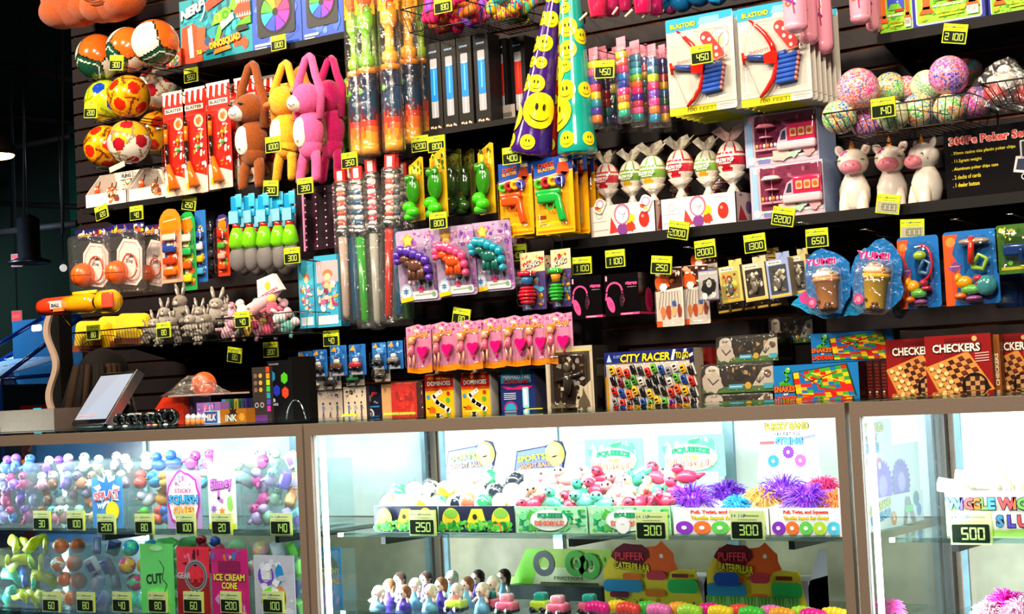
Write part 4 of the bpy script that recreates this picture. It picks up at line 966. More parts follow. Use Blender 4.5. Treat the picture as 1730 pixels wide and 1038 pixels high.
SPK=[speck_mat('speckled_pink',['#e8389a','#f0702a','#2858b0','#b81898','#f05a3a'],170,'#e8c8cc'),speck_mat('speckled_green',['#48b838','#1878a0','#f0a020','#e84818','#2868b0'],170,'#dfe8b8'),speck_mat('speckled_pale',['#d8e0a8','#c8d8b8','#90b8a8','#e8d8a0','#58a068'],200,'#e8ecc8'),speck_mat('speckled_violet',['#c010b8','#f0502a','#2a48c0','#f07838','#4a2ab0'],160,'#d8a8d0'),speck_mat('speckled_dark',['#103848','#581818','#183018','#802020'],160,'#282420')]
t,sx0,sx1,sz0,sz1=wire_basket(1390,1640,175,219,4.52,'black wire basket of speckled rubber balls under the 140 tag',.26,taper=.03)
def sball(px,py,r,D,k,lb):
 X,Z,w,h=rc(px,py,2*r,2*r,D);Z+=h/2;m=M();m.ell((0,0,0),h/2,'#fff',n=32)
 o=m.build('speckled_ball',SPK[k],loc=(X,D,Z),rot=(px*.37,py*.21,r));tag(o,lb,'ball','speckled rubber balls')
for a in((1450,151,36,4.60,0,'large pink speckled ball at the left of the basket rim'),(1504,150,28,4.73,1,'green and yellow speckled ball beside the large pink one'),(1532,150,22,4.76,0,'small pink speckled ball half hidden in the middle of the basket rim'),(1566,146,28,4.74,2,'pale cream speckled ball in the middle of the basket rim'),(1603,128,34,4.60,3,'violet, orange and blue speckled ball on top of the pile, highest one'),(1634,122,27,4.82,4,'dark speckled ball in shadow at the back of the basket'),(1418,198,29,4.58,1,'multicoloured speckled ball at the lower left corner of the basket'),(1462,208,26,4.66,3,'blue-violet speckled ball low in the basket below the large pink one'),(1508,196,27,4.60,2,'pale speckled ball low in the basket behind the 140 tag'),(1553,186,29,4.68,1,'cream speckled ball low in the middle of the basket'),(1604,184,27,4.60,1,'green speckled ball low at the right of the basket'),(1648,172,26,4.66,3,'red and violet speckled ball at the right end of the basket')):sball(*a)
price_tag(1492,182,'140','on the basket of speckled balls',D=4.512,hook=False)
t,cx0,cx1,cz0,cz1=wire_basket(1655,1800,132,172,4.52,'black wire basket of bagged red toys at the right edge',.24,taper=.03)
for i,(px,py,c)in enumerate(((1682,156,'#d83838'),(1712,150,'#e85848'),(1700,138,'#c8c0b8'),(1728,160,'#d84040'))):
 X,Z=W(px,py,4.62);t=thing('bagged_toy','small red toy in a crinkled clear bag, %s in the basket at the right edge'%('lowest','middle','topmost','rightmost')[i],'toy',(X,4.62+.05*(i%2),Z),group='bagged red toys at the right edge')
 m=M();m.ell((0,0,0),(.035,.03,.03),c,n=14);m.ell((0,-.01,.03),(.02,.02,.015),'#eee4dc',n=10);m.build('toy',RUBBER,t)
 m=M();m.prism(blob(0,0.005,.055,i,10,.2),-.03,.03,'#fff');m.build('clear_bag',BAG,t)
# ------------------------------------------------------------------ main right shelf
zM=shelf(935,1900,1300,387,'long black shelf carrying lollipops, doll boxes, unicorns and the poker set',lip=.03)
def tray(cx,cy,w_,h_,D,label):
 loc,w,h=at(cx,cy,w_,h_,D);loc.z=zM;d=.12;t=thing('lollipop_tray',label,'display tray',loc,group='white lollipop display trays')
 m=M();m.box(-w/2,w/2,0,.003,0,h,'#ebe1dc');m.box(-w/2,w/2,d-.003,d,0,h,'#e0d6d0');m.box(-w/2,-w/2+.003,0,d,0,h,'#e0d6d0');m.box(w/2-.003,w/2,0,d,0,h,'#d8b8b4');m.box(-w/2,w/2,0,d,0,.003,'#e0d6d0');m.build('carton',PRINT,t)
 m=M();y=-.0008;m.line([(-w*.46,h*.5),(-w*.24,h*.51)],.0018,'#b8a8b8',y);m.line([(-w*.46,h*.22),(-w*.22,h*.24)],.003,'#d8a0a8',y)
 m.ring(-w*.35,h*.72,h*.1,h*.13,'#b8b0b8',y);m.poly([(-w*.2,h*.1),(-w*.17,h*.62),(-w*.06,h*.12)],'#d83a38',y)
 m.disc(0,h*.2,h*.2,'#7a3a8a',y-.0003,10);m.disc(w*.12,h*.5,h*.17,'#d8c828',y-.0003,12);m.poly(blob(w*.13,h*.25,h*.16,3),'#b83828',y-.0006)
 m.disc(0,h*.68,h*.29,'#c86a88',y-.0006,20,h*.33);m.disc(0,h*.66,h*.23,'#e8e4ec',y-.0009,16,h*.27);m.line([(-h*.1,h*.74),(h*.02,h*.64),(h*.12,h*.7),(0,h*.5)],.0015,'#384868',y-.0012)
 m.disc(w*.33,h*.45,h*.19,'#c82820',y,16,h*.26);m.disc(w*.31,h*.55,h*.05,'#f09080',y-.0003);m.line([(w*.2,h*.9),(w*.4,h*.88)],.0015,'#b0a8a8',y)
 m.build('printing',PRINT,t);m=M();T=Tr(w/2,0,0)@Rz(math.pi/2)
 m.poly([(.01,h*.1),(.03,h*.6),(.07,h*.15)],'#b83040',-.0008,T=T);m.disc(.085,h*.55,h*.2,'#7a5080',-.0008,T=T);m.build('side_printing',PRINT,t)
 return loc,w,h
T1=tray(1052,383,111,54,4.72,'white lollipop tray printed with fruit, left one');T2=tray(1180,370,128,54,4.72,'white lollipop tray printed with fruit, right one behind the 2000 tag')
def lolly(px,py,r,D,col,ac,side,label,zb,tagon=False,fan=1.0):
 X,Z,w,h=rc(px,py,2*r,2*r,D);Z+=h/2;R=h/2*1.2;t=thing('giant_lollipop',label,'lollipop',(X,D,zb+.004),group='giant wrapped lollipops');z=Z-zb
 m=M();m.tube([(0,0,0),(0,0,z-R)],.009,'#efe8e0',10);m.build('stick',MATTE,t)
 A,B,Wh,Lt=hx(col),hx(ac),hx('#eadcd2'),hx('#d8ccb8')
 def fn(d):
  if abs(d.z+.08)<.26:return A
  if .36<abs(d.z+.08)<.42 or int(math.atan2(d.y,d.x)*5)%4==0 and d.z>.2:return A
  if d.z<-.28 and d.z>-.62 and abs(d.x*.8-.0)<.5 and d.y<0:return B if(abs(d.x)<.34)else Wh
  return Wh if int((d.x+d.z)*12)%3 else Lt
 m=M();m.ell((0,0,z),(R*.92,R*.8,R*1.12),'#fff',fn,n=40);m.text('BLOW POP',0,z-R*.08,R*.24,'#f6f0ea',-R*.83,w=R*1.15,bold=.06);m.text(side,0,z-R*.27,R*.1,'#f6f0ea',-R*.83,w=R*.8);m.build('wrapped_candy',GLOSS,t)
 m=M();K=18;v=[(0,0,z+R*1.0)];f=[]
 for i in range(K):
  a=2*math.pi*i/K;q=1+.3*math.sin(i*2.4);v.append((R*.35*math.cos(a),R*.2*math.sin(a),z+R*1.1));v.append((R*.95*fan*math.cos(a)*q,R*.5*math.sin(a)*q,z+R*(1.75+.25*math.sin(i*1.7))*1.0))
 for i in range(K):j=(i+1)%K;f+=[(1+2*i,1+2*j,2+2*j,2+2*i)]
 m.add(v,f,'#cfc6b4' if col!='#b81c30' else '#d0a8a0',False);m.build('wrapper_ruffle',BAGW,t)
 m=M();m.lathe([(R*.8,z-R*.8),(R*.35,z-R*1.3),(R*.16,z-R*1.5),(R*.22,z-R*1.6),(R*.5,z-R*2.1)],'#e4dcd2',14,fn=lambda a,z_:hx('#e8e0d6')if int(a*3)%2 else hx('#cfc4b8'));m.build('wrapper_skirt',BAGW,t)
 if tagon:
  m=M();T=Tr(-R*.3,-.035,z-R*2.0)@Ry(.5);m.prism(rr(-R*.42,-R*.5,R*.42,R*.55,R*.3),-.001,.001,'#efe6e0',T=T);m.disc(0,R*.15,R*.3,'#b06a9a',-.0016,T=T);m.disc(0,R*.15,R*.24,'#e8e4ec',-.002,T=T);m.poly(blob(-R*.05,-R*.22,R*.22,5,sx=1.3,sz=.6),'#d04a30',-.0016,T=T);m.poly(blob(R*.15,-R*.25,R*.12,5),'#c8c030',-.002,T=T);m.build('hang_tag',PRINT,t)
 return t
BAGW=mat_col('wrapper_film',.35,spec=.5,bs=.8,bscale=70,bdist=.01,trans=0.0)
for a in((1026,304,20,4.75,'#c83848','#c01828','CHERRY','red-banded giant lollipop at the left end of the row with a paper tag',True,.7),(1067,300,20,4.77,'#6a9a38','#c8a020','SOUR APPLE','green-banded giant lollipop, second from the left',False,1),(1103,294,22,4.75,'#78a848','#d8a820','SOUR APPLE','green-banded giant lollipop with a paper tag, third from the left',True,1.1),(1149,284,22,4.75,'#c83040','#c01828','CHERRY','red-banded giant lollipop, third from the right',False,1),(1195,283,21,4.77,'#7aa84a','#d89820','SOUR APPLE','green-banded giant lollipop, second from the right',False,.9),(1236,272,24,4.75,'#b81c30','#b01020','CHERRY','red-banded giant lollipop with the darkest wrapper, right end of the row',False,1.1)):
 lolly(a[0],a[1],a[2],a[3],a[4],a[5],a[6],a[7],zM+.0,a[8],a[9])
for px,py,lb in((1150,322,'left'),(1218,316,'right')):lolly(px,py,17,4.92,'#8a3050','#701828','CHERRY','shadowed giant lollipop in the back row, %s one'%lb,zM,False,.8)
price_tag(1146,389,'2000','leaning on the right lollipop tray',D=4.67,tilt=.22,hook=False)
price_tag(1323,366,'2200','leaning on the lower doll van box',D=4.64,tilt=.22,hook=False)
def dollbox(cx,cy,w_,h_,D,z0,label,hexs):
 loc,w,h=at(cx,cy,w_,h_,D);loc.z=z0;d=.13;t=thing('doll_van_box',label,'boxed toy',loc,group='pink doll van boxes')
 m=M();m.box(-w/2,w/2,0,d,0,h,'#b8aac4',side='#8aa0c8',top='#b0a4b8');m.build('carton',PRINT,t)
 m=M();y=-.0008;m.rect(-w*.47,h*.02,w*.47,h*.98,'#e0b8cc',y);m.rrect(-w*.36,h*.16,w*.49,h*.96,.006,'#7a2848',y-.0004)
 m.rect(-w*.38,h*.1,w*.49,h*.16,'#a8d0c8',y-.0006)
 for k in range(9):m.rect(-w*.38+w*.1*k,h*.1,-w*.33+w*.1*k,h*.15,'#e8e8e0',y-.0008)
 m.poly([(-w*.47,h*.02),(-w*.38,h*.02),(-w*.4,h*.9),(-w*.47,h*.98)],'#8cb4dc',y-.0006);m.disc(-w*.4,h*.92,w*.05,'#f0b8cc',y-.001);m.disc(-w*.42,h*.12,w*.05,'#e8ccdc',y-.001)
 m.clutter(-w*.34,h*.5,w*.48,h*.94,['#8a3858','#60203c','#a05878','#702848'],26,y-.001,.3,5)
 m.rrect(-w*.33,h*.04,-w*.16,h*.12,.002,'#7880c0',y-.0012);m.rrect(-w*.12,h*.05,w*.0,h*.12,.002,'#b0a8c0',y-.0012)
 m.build('printing',PRINT,t)
 m=M();yy=-.006;m.rbox(w*.1,w*.49,yy-.012,yy+.006,h*.38,h*.74,.008,'#d82858');m.rbox(-w*.04,w*.49,yy-.014,yy+.006,h*.24,h*.42,.008,'#e8c8d4')
 m.poly([(-w*.02,h*.4),(w*.12,h*.4),(w*.12,h*.68),(w*.04,h*.62)],'#d8b0c4',yy-.013);m.poly([(w*.02,h*.44),(w*.1,h*.44),(w*.1,h*.62),(w*.06,h*.6)],'#38405a',yy-.0135)
 for k in range(3):m.rrect(w*(.16+.11*k),h*.48,w*(.25+.11*k),h*.64,.004,'#e8b080',yy-.0145);m.disc(w*(.205+.11*k),h*.56,w*.03,'#c86038',yy-.015)
 m.build('toy_van',GLOSS,t)
 m=M();m.lathe([(w*.14,h*.72),(w*.10,h*.78),(w*.01,h*.8)],hexs,12,c=(-w*.18,-.012));m.tube([(-w*.18,-.012,h*.28),(-w*.18,-.012,h*.74)],.0015,'#e8a8bc',6)
 m.lathe([(w*.09,h*.52),(w*.09,h*.54),(w*.01,h*.55)],'#e888a8',12,c=(-w*.18,-.012));m.rect(-w*.34,h*.28,-w*.02,h*.32,'#e890a8',-.012)
 for k in range(6):m.ell((-w*.31+w*.05*k,-.012,h*.37),(w*.02,.004,h*.045),('#e8a830','#e0608a','#e8d8c0','#d87838','#f0b8c8','#b8d8e8')[k],n=8)
 m.build('toy_parasol',GLOSS,t)
 m=M();m.poly(blob(w*.0,h*.18,w*.1,7,sx=1.3),'#e8c0b8',-.0072);m.poly(blob(w*.16,h*.2,w*.07,8,sx=1.2),'#a8d0b8',-.0074);m.disc(w*.24,h*.25,w*.05,'#e0e0e4',-.0076);m.poly(blob(w*.38,h*.22,w*.08,9),'#f0a0a8',-.0074);m.poly([(w*.12,h*.2),(w*.18,h*.22),(w*.12,h*.25)],'#b82030',-.008);m.build('figures_print',PRINT,t)
 m=M();m.rbox(-w*.36,w*.49,-.022,-.0005,h*.1,h*.95,.004,'#fff');m.build('window',CLEAR,t)
 return loc.z+h
zt=dollbox(1330,333,124,92,4.71,zM,'pink doll van box with a white parasol, lower of the stack','#efe6dc')
dollbox(1320,246,124,88,4.715,zt+.001,'pink doll van box with a pink parasol, upper of the stack','#f08098')
def unicorn(cx,yt,yb,w_,D,yaw,label):
 loc,w,h=at(cx,(yt+yb)/2,w_,yb-yt,D);loc.z=zM;h*=.98
 t=thing('unicorn_figure',label,'figurine',loc,(0,0,yaw),group='white unicorn figurines');Wc='#ebe0d4'
 m=M();m.lathe([(w*.30,0),(w*.36,h*.08),(w*.42,h*.2),(w*.42,h*.32),(w*.34,h*.43),(w*.26,h*.5),(w*.2,h*.6)],Wc,24)
 for s in(-1,1):m.tube([(s*w*.22,-w*.2,h*.26),(s*w*.24,-w*.26,h*.12),(s*w*.24,-w*.28,.004),(s*w*.24,-w*.28,0)],[w*.15,w*.16,w*.17,w*.16],Wc,12)
 m.build('body',RUBBER,t)
 m=M();m.ell((0,-w*.05,h*.68),(w*.43,w*.42,h*.19),Wc,n=28);hd=m.build('head',RUBBER,t)
 m=M();m.ell((0,-w*.42,h*.6),(w*.29,w*.22,h*.1),'#f08a9c',n=20)
 for s in(-1,1):m.ell((s*w*.1,-w*.62,h*.62),(w*.025,w*.02,h*.012),'#c85a70',n=8)
 m.tube([(-w*.1,-w*.56,h*.57),(0,-w*.59,h*.56),(w*.1,-w*.56,h*.57)],.0009,'#b04a60',4);m.build('muzzle',RUBBER,hd)
 m=M();m.lathe([(w*.12,h*.82),(w*.10,h*.85),(w*.09,h*.86),(w*.07,h*.89),(w*.075,h*.90),(w*.05,h*.93),(w*.055,h*.94),(w*.01,h*1.0)],'#f0982a',14,c=(0,-w*.1));m.build('horn',GLOSS,hd)
 for s in(-1,1):
  m=M();T=Tr(s*w*.36,.0,h*.85)@Ry(s*.5);m.ell((0,0,0),(w*.13,w*.06,h*.085),Wc,n=12,T=T);m.ell((0,-w*.035,0),(w*.06,w*.04,h*.05),'#e0b0b0',n=10,T=T);m.build('ear',RUBBER,hd)
 m=M();
 for(x,z_,rx,rz)in((-w*.12,.80,.14,.035),(-w*.2,.77,.12,.04),(w*.02,.80,.12,.035),(w*.12,.78,.1,.03)):m.ell((x,-w*.2,h*z_),(w*rx,w*.16,h*rz),'#d838b0',n=12)
 m.ell((0,w*.22,h*.74),(w*.16,w*.14,h*.12),'#c030a8',n=14);m.build('mane',RUBBER,hd)
 for s in(-1,1):
  m=M();m.tube([(s*w*.30+w*.07*math.cos(a),-w*.36+abs(math.cos(a))*.0,h*.68+h*.022*math.sin(a))for a in[.2+i*.34 for i in range(9)]],.0014,'#282420',5);m.build('eye',MATTE,hd)
  m=M();m.ell((s*w*.36,-w*.22,h*.63),(w*.04,w*.03,h*.015),'#e08078',n=8);m.build('cheek',RUBBER,hd)
 return t
unicorn(1443,236,363,58,4.78,.22,'white unicorn figurine facing the camera, leftmost of three')
unicorn(1506,232,358,58,4.80,.2,'white unicorn figurine in the middle, touched by its neighbour')
unicorn(1565,228,352,60,4.78,-.55,'white unicorn figurine turned left in profile, beside the poker set')
price_tag(1500,345,'1000','leaning before the middle unicorn',D=4.66,tilt=.18,pale=True,hook=False)
loc,w,h=at(1672,288,152,118,4.71);loc.z=zM
t=thing('poker_set_box','black 300 piece poker set box with red title at the right end of the shelf','boxed game',loc)
m=M();m.box(-w/2,w/2,0,.22,0,h,'#141214',side='#8a8480',top='#c8c0b8');m.build('carton',GLOSS,t)
m=M();m.otext('300Pc Poker Set',0,h*.84,h*.12,'#e0403c','#f0d8d0',-.001,w=w*.86,ob=.075)
for k,s in enumerate(('30mm casino size plastic poker chips','11.5gram weight','Aluminum poker chips case','2 decks of cards','1 dealer button')):m.text('.'+' '+s,-w*.42+w*(.36,.17,.26,.16,.15)[k],h*(.66-.115*k),h*.06,'#d8c428',-.001,w=w*(.72,.34,.52,.32,.3)[k],bold=.02)
m.poly([(w*.26,h*.3),(w*.5,h*.24),(w*.5,h*.5),(w*.3,h*.52)],'#d8d4d8',-.001);m.poly([(w*.29,h*.33),(w*.5,h*.28),(w*.5,h*.46),(w*.32,h*.48)],'#28304a',-.0014);m.rrect(w*.35,h*.48,w*.5,h*.74,.004,'#b8b8c0',-.0016);m.rrect(w*.37,h*.5,w*.5,h*.72,.004,'#1c1c22',-.002);m.ring(w*.38,h*.22,.006,.009,'#c8c8cc',-.0016);m.build('printing',PRINT,t)
for a in((983,449,'1100','left one above the headphone boxes',.02),(1039,437,'1100','right one above the headphone boxes',0),(1117,448,'250','above the white comic-art cards',.12),(1191,421,'2000','under the right lollipop tray',-.04),(1275,411,'1300','above the small figure boxes',-.05),(1380,402,'650','above the blue drink-shaped squishy bags',0)):price_tag(a[0],a[1],a[2],a[3],tilt=a[4],D=4.57 if a[2]=='250' else 4.67)
price_tag(1541,387,'1000','above the orange and blue toy cards',tilt=.06,pale=True)
for i,(px,py)in enumerate(((1130,393),(1352,376),(1460,388),(1613,371),(1707,362),(1160,418))):
 X,Z=W(px,py,4.62);m=M();m.tube([(-.012,0,0),(.012,0,0)],.0022,'#888',6);m.tube([(0,0,0),(0,WALL-4.622,-.01)],.0016,'#333',4)
 tag(m.build('peg_hook',CHROME,loc=(X,4.62,Z)),'empty wire peg hook below the long shelf','hook','empty peg hooks below the long shelf')
# ------------------------------------------------------------------ blaster cards (orange / green toy guns)
def gun_card(w,h,gc):
 t=thing('disc_blaster_card','x','carded toy',group='yellow disc blaster cards')
 m=M();m.prism(rr(-w/2,0,w/2,h,.006),0,.002,'#f2a80c',side='#c87808');m.poly([(-w/2,h*.74),(w/2,h*.82),(w/2,h),(-w/2,h)],'#1848a8',-.0006);m.line([(-w/2,h*.73),(0,h*.77),(w/2,h*.81)],.003,'#f0e8e0',-.001)
 m.otext('DISC',-w*.16,h*.91,h*.055,'#d8481c','#5a1008',-.0012,w=w*.42,rot=.08,ob=.09);m.otext('BLASTER',-w*.16,h*.85,h*.045,'#e8a030','#5a1008',-.0012,w=w*.44,rot=.08,ob=.09)
 m.poly(blob(w*.26,h*.84,w*.17,4,sz=1.0),'#c84018',-.0016);m.poly([(w*.2,h*.8),(w*.42,h*.78),(w*.34,h*.7),(w*.22,h*.72)],'#b03a14',-.0016);m.rect(w*.18,h*.92,w*.4,h*.97,'#e8d0b0',-.0018)
 m.poly([(-w/2,0),(w/2,0),(w*.1,h*.16),(-w/2,h*.2)],'#f0c010',-.0006);m.rect(-w*.42,h*.2,-w*.22,h*.25,'#8a3008',-.001);m.line([(-w*.4,h*.12),(-w*.2,h*.13)],.003,'#6a4810',-.001);m.line([(-w*.4,h*.16),(-w*.16,h*.17)],.0025,'#a07010',-.001);m.rect(-w*.46,h*.02,w*.46,h*.05,'#e87c08',-.001)
 m.build('card',PRINT,t)
 m=M();m.rbox(-w*.36,w*.18,-.026,-.006,h*.40,h*.54,.008,gc);m.rbox(-w*.4,w*.24,-.024,-.008,h*.50,h*.58,.006,gc)
 T=Tr(w*.2,0,h*.32)@Ry(-.25);m.rbox(-w*.09,w*.09,-.024,-.008,-h*.18,h*.2,.008,gc,T=T);m.ring(-w*.04,h*.37,w*.07,w*.11,gc,-.016,14);m.build('toy_gun',GLOSS,t)
 for k,(c,x,z)in enumerate((('#58b828',-.3,.66),('#b81c2c',-.12,.67),('#f0b818',.06,.68),('#3a38a0',.24,.68))):
  m=M();T=Tr(w*x,-.016,h*z)@Rz(.5)@Rx(math.pi/2)
  m.lathe([(w*.05,-.004),(w*.12,-.004),(w*.12,.004),(w*.05,.004),(w*.05,-.004)],c,16,T=T);m.build('foam_disc',FOAM,t)
 m=M();m.rbox(-w*.44,w*.4,-.034,0,h*.08,h*.76,.014,'#fff');m.build('blister',CLEAR,t);return t
loc,w,h=at(872,336,56,124,4.61);g1=gun_card(w,h,'#e85018');g1.location=loc;g1['label']='yellow card with an orange disc gun, front of the left stack'
loc2,w,h=at(936,330,66,130,4.60);g2=gun_card(w,h,'#20b040');g2.location=loc2;g2['label']='yellow card with a bright green disc gun, front of the right stack'
for k in range(3):
 dup(g1,loc+Vector((0.0,.045*(k+1),.0)),'yellow card with an orange disc gun, %s behind the front one'%od[k])
 dup(g2 if k!=0 else g1,loc2+Vector((0.0,.045*(k+1),.0)),'yellow disc gun card in the right stack, %s from the front'%od[k])
l3,_,_=at(985,330,50,120,4.76);dup(g2,l3,'yellow card with a green disc gun, set back beside the first lollipop')
price_tag(864,263,'400','above the yellow disc gun cards',D=4.56)
# ------------------------------------------------------------------ green squeeze toy cards
def frog_card(cx,cy,w_,h_,D,label,dark=False):
 loc,w,h=at(cx,cy,w_,h_,D);t=thing('squeeze_toy_card',label,'carded toy',loc,(0,0,-.3),group='green squeeze toy cards')
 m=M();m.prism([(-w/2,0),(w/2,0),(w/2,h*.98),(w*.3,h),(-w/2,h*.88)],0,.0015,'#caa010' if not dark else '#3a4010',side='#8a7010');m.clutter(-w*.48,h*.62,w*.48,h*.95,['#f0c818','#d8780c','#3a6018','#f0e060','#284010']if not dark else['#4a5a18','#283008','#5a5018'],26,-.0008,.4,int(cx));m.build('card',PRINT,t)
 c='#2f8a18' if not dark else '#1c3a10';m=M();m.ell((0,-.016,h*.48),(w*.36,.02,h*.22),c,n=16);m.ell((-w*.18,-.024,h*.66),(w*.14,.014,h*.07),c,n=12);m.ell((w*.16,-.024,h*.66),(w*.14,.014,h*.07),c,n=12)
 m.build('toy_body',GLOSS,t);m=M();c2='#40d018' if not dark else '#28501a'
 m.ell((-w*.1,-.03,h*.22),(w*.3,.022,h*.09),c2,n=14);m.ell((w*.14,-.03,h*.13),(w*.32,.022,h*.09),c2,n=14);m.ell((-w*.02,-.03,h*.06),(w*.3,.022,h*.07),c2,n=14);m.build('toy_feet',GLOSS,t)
 m=M();m.rbox(-w*.46,w*.46,-.05,0,0,h*.74,.02,'#fff');m.build('blister',CLEAR,t)
for a in((704,320,34,108,4.62,'green squeeze toy on a yellow card, left of the two front ones'),(741,310,38,118,4.60,'green squeeze toy on a yellow card, right one of two in front'),(822,302,36,120,4.62,'green squeeze toy on a yellow card, alone at the right beside the orange gun card')):frog_card(*a)
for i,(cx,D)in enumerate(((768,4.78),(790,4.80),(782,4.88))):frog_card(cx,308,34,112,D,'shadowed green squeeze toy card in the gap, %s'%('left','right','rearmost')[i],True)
price_tag(740,373,'800','under the green squeeze toy cards',D=4.53)
# ------------------------------------------------------------------ pony sets
def pony(cx,cy,w_,h_,D,c1,c2,label):
 loc,w,h=at(cx,cy,w_,h_,D);t=thing('pony_toy_card',label,'carded toy',loc,(.06,0,0),group='toy pony cards')
 m=M();m.prism(rr(-w/2,0,w/2,h,.012),0,.002,'#b09ac0',side='#806898');m.clutter(-w*.46,h*.66,w*.48,h*.98,['#d8c0d8','#9a5ab0','#e8a8c8','#6a3890','#c88ab8'],40,-.0008,.3,int(cx));m.poly(star(-w*.2,h*.86,w*.15,5,.6),'#f0a828',-.003);m.poly(star(-w*.2,h*.86,w*.1,5,.6),'#f0d060',-.0034)
 m.clutter(-w*.4,h*.2,w*.3,h*.34,['#68b8c8','#e0a8b8','#d0d0d8','#f0d060'],16,-.0008,.5,int(cx)+1);m.rect(w*.34,h*.05,w*.49,h*.9,'#a070b0',-.001);m.clutter(w*.34,h*.05,w*.49,h*.9,['#d8a0c0','#7a48a0','#e8b040'],14,-.0014,.8,4);m.build('card',PRINT,t)
 m=M();y=-.024
 m.ell((w*.04,y,h*.5),(w*.2,.018,h*.1),c2,n=16);m.ell((-w*.2,y,h*.6),(w*.13,.016,h*.07),c2,n=14);m.tube([(-w*.1,y,h*.5),(-w*.2,y,h*.6)],[w*.08,w*.07],c2,10)
 for x in(-.1,.0,.12,.2):m.tube([(w*x,y,h*.48),(w*(x-.01),y-.004,h*.3)],[w*.055,w*.045],c2,8)
 pn_=m.build('pony',GLOSS,t)
 m=M()
 for(x,z,r)in((-.36,.66,.1),(-.26,.72,.11),(-.1,.7,.11),(.04,.66,.11),(.18,.62,.1),(.3,.56,.1),(.34,.44,.09),(.36,.32,.08),(-.36,.58,.08)):m.ell((w*x,y-.006,h*z),(w*r,.016,h*r*.7),c1,n=10)
 m.build('mane',GLOSS,pn_)
 m=M();m.rrect(-w*.36,h*.03,w*.42,h*.14,.008,'#e8e0ea',-.004);m.disc(-w*.32,h*.14,w*.16,'#b0c0e0',-.005);m.disc(-w*.32,h*.14,w*.12,'#e0e8f4',-.0055);m.poly(star(-w*.32,h*.15,w*.08,6),'#2878c0',-.006);m.poly([(-w*.46,h*.0),(-w*.16,h*.02),(-w*.16,h*.08),(-w*.46,h*.06)],'#f0c828',-.006);m.line([(-w*.1,h*.09),(w*.28,h*.1)],.005,'#a8b8a8',-.0045);m.disc(w*.34,h*.09,w*.05,'#78a888',-.0045);m.poly(star(w*.04,h*.17,w*.08,5,.6),'#d83068',-.006);m.build('label_print',PRINT,t)
 m=M();m.rbox(-w*.46,w*.46,-.045,0,h*.14,h*.8,.02,'#fff');m.build('blister',CLEAR,t);return t
pony(709,449,70,122,4.60,'#5a34b0','#6a4438','toy pony with a violet mane on a lilac card, left one of three')
pony(772,441,66,118,4.58,'#f0508a','#e8561c','toy pony with a pink mane and orange body, middle one of three')
pony(834,433,68,118,4.60,'#1aa0c0','#1c6a60','toy pony with a turquoise mane, right one of three')
for i,(cx,cy,D)in enumerate(((738,450,4.74),(800,440,4.74),(862,430,4.76))):pony(cx,cy,60,110,D,'#6a4880','#503850','toy pony card hanging behind, partly hidden, %s one'%('left','middle','right')[i])
price_tag(874,427,'400','beside the spinning top cards')
price_tag(779,535,'80','under the toy pony cards',tilt=.2,D=4.62)
# ------------------------------------------------------------------ bagged toy swords
def sword(x,yt,yb,D,hilt,blade,label,lean=0.0,cross='#c02828'):
 loc,w,h=at(x,(yt+yb)/2,22,yb-yt,D);t=thing('bagged_toy_sword',label,'toy',loc,(0,lean,0),group='bagged toy swords')
 m=M();z=h*.62
 for k in range(9):m.ell((0,0,z+h*.25*k/8),(w*.3,w*.3,h*.022),hilt if k%2 else '#e8ded8',n=12)
 m.build('grip',GLOSS,t)
 m=M();m.lathe([(w*.38,z-h*.05),(w*.46,z-h*.02),(w*.3,z+h*.0)],'#c8c0b0',12);m.ell((0,0,h*.9),(w*.4,w*.4,h*.02),'#c8c0b8',n=12);m.build('guard',METAL,t)
 m=M();m.lathe([(w*.1,h*.03),(w*.22,h*.06),(w*.28,z-h*.04)],blade,12);m.build('blade',mat_blade(blade),t)
 m=M();m.rbox(-w*.55,w*.55,-.02,.02,h*.0,h*.93,.015,'#fff',3);m.build('clear_bag',BAG,t)
 m=M();m.box(-w*.4,w*.4,-.004,.004,h*.92,h*1.0,cross);m.box(-w*.2,w*.2,-.005,-.004,h*.93,h*.99,'#e8e0dc');m.build('header_card',PRINT,t);return t
_bl={}
def mat_blade(c):
 if c not in _bl:
  nt=NT('blade_'+c[1:]);nt.b.inputs['Base Color'].default_value=(*hx(c),1);nt.b.inputs['Roughness'].default_value=.2;nt.b.inputs['Transmission Weight'].default_value=.25;_bl[c]=nt.m
 return _bl[c]
for a in((580,286,548,4.62,'#e05848','#c8b0a8','bagged toy sword with a salmon striped grip, leftmost',.0),(596,282,552,4.66,'#2878a0','#2a80b8','bagged toy sword with a blue grip and blue blade, second from the left',.01),(612,280,556,4.62,'#1f5a88','#3aa838','bagged toy sword with a dark blue grip and green blade',-.02),(632,268,558,4.64,'#d03858','#b8b8b0','bagged toy sword with a crimson grip and pale blade',.0),(650,262,548,4.60,'#e04838','#c82a20','bagged toy sword with a bright red blade leaning to the left',.07),(668,262,545,4.68,'#38709a','#2878a8','bagged toy sword with a slate blue grip, sixth from the left',.02),(684,275,552,4.74,'#305838','#48904a','bagged toy sword with a green blade at the right end of the row',0)):sword(*a)
for i,(x,c)in enumerate(((604,'#b0a8a0'),(640,'#c8c0b8'),(662,'#7a9a78'),(676,'#3a7a30'),(694,'#285a28'),(588,'#8a3040'))):sword(x,300,560,4.84,'#505058',c,'bagged toy sword in the back row, number %s'%('two','four','five','six','seven','one')[i],0,'#601818')
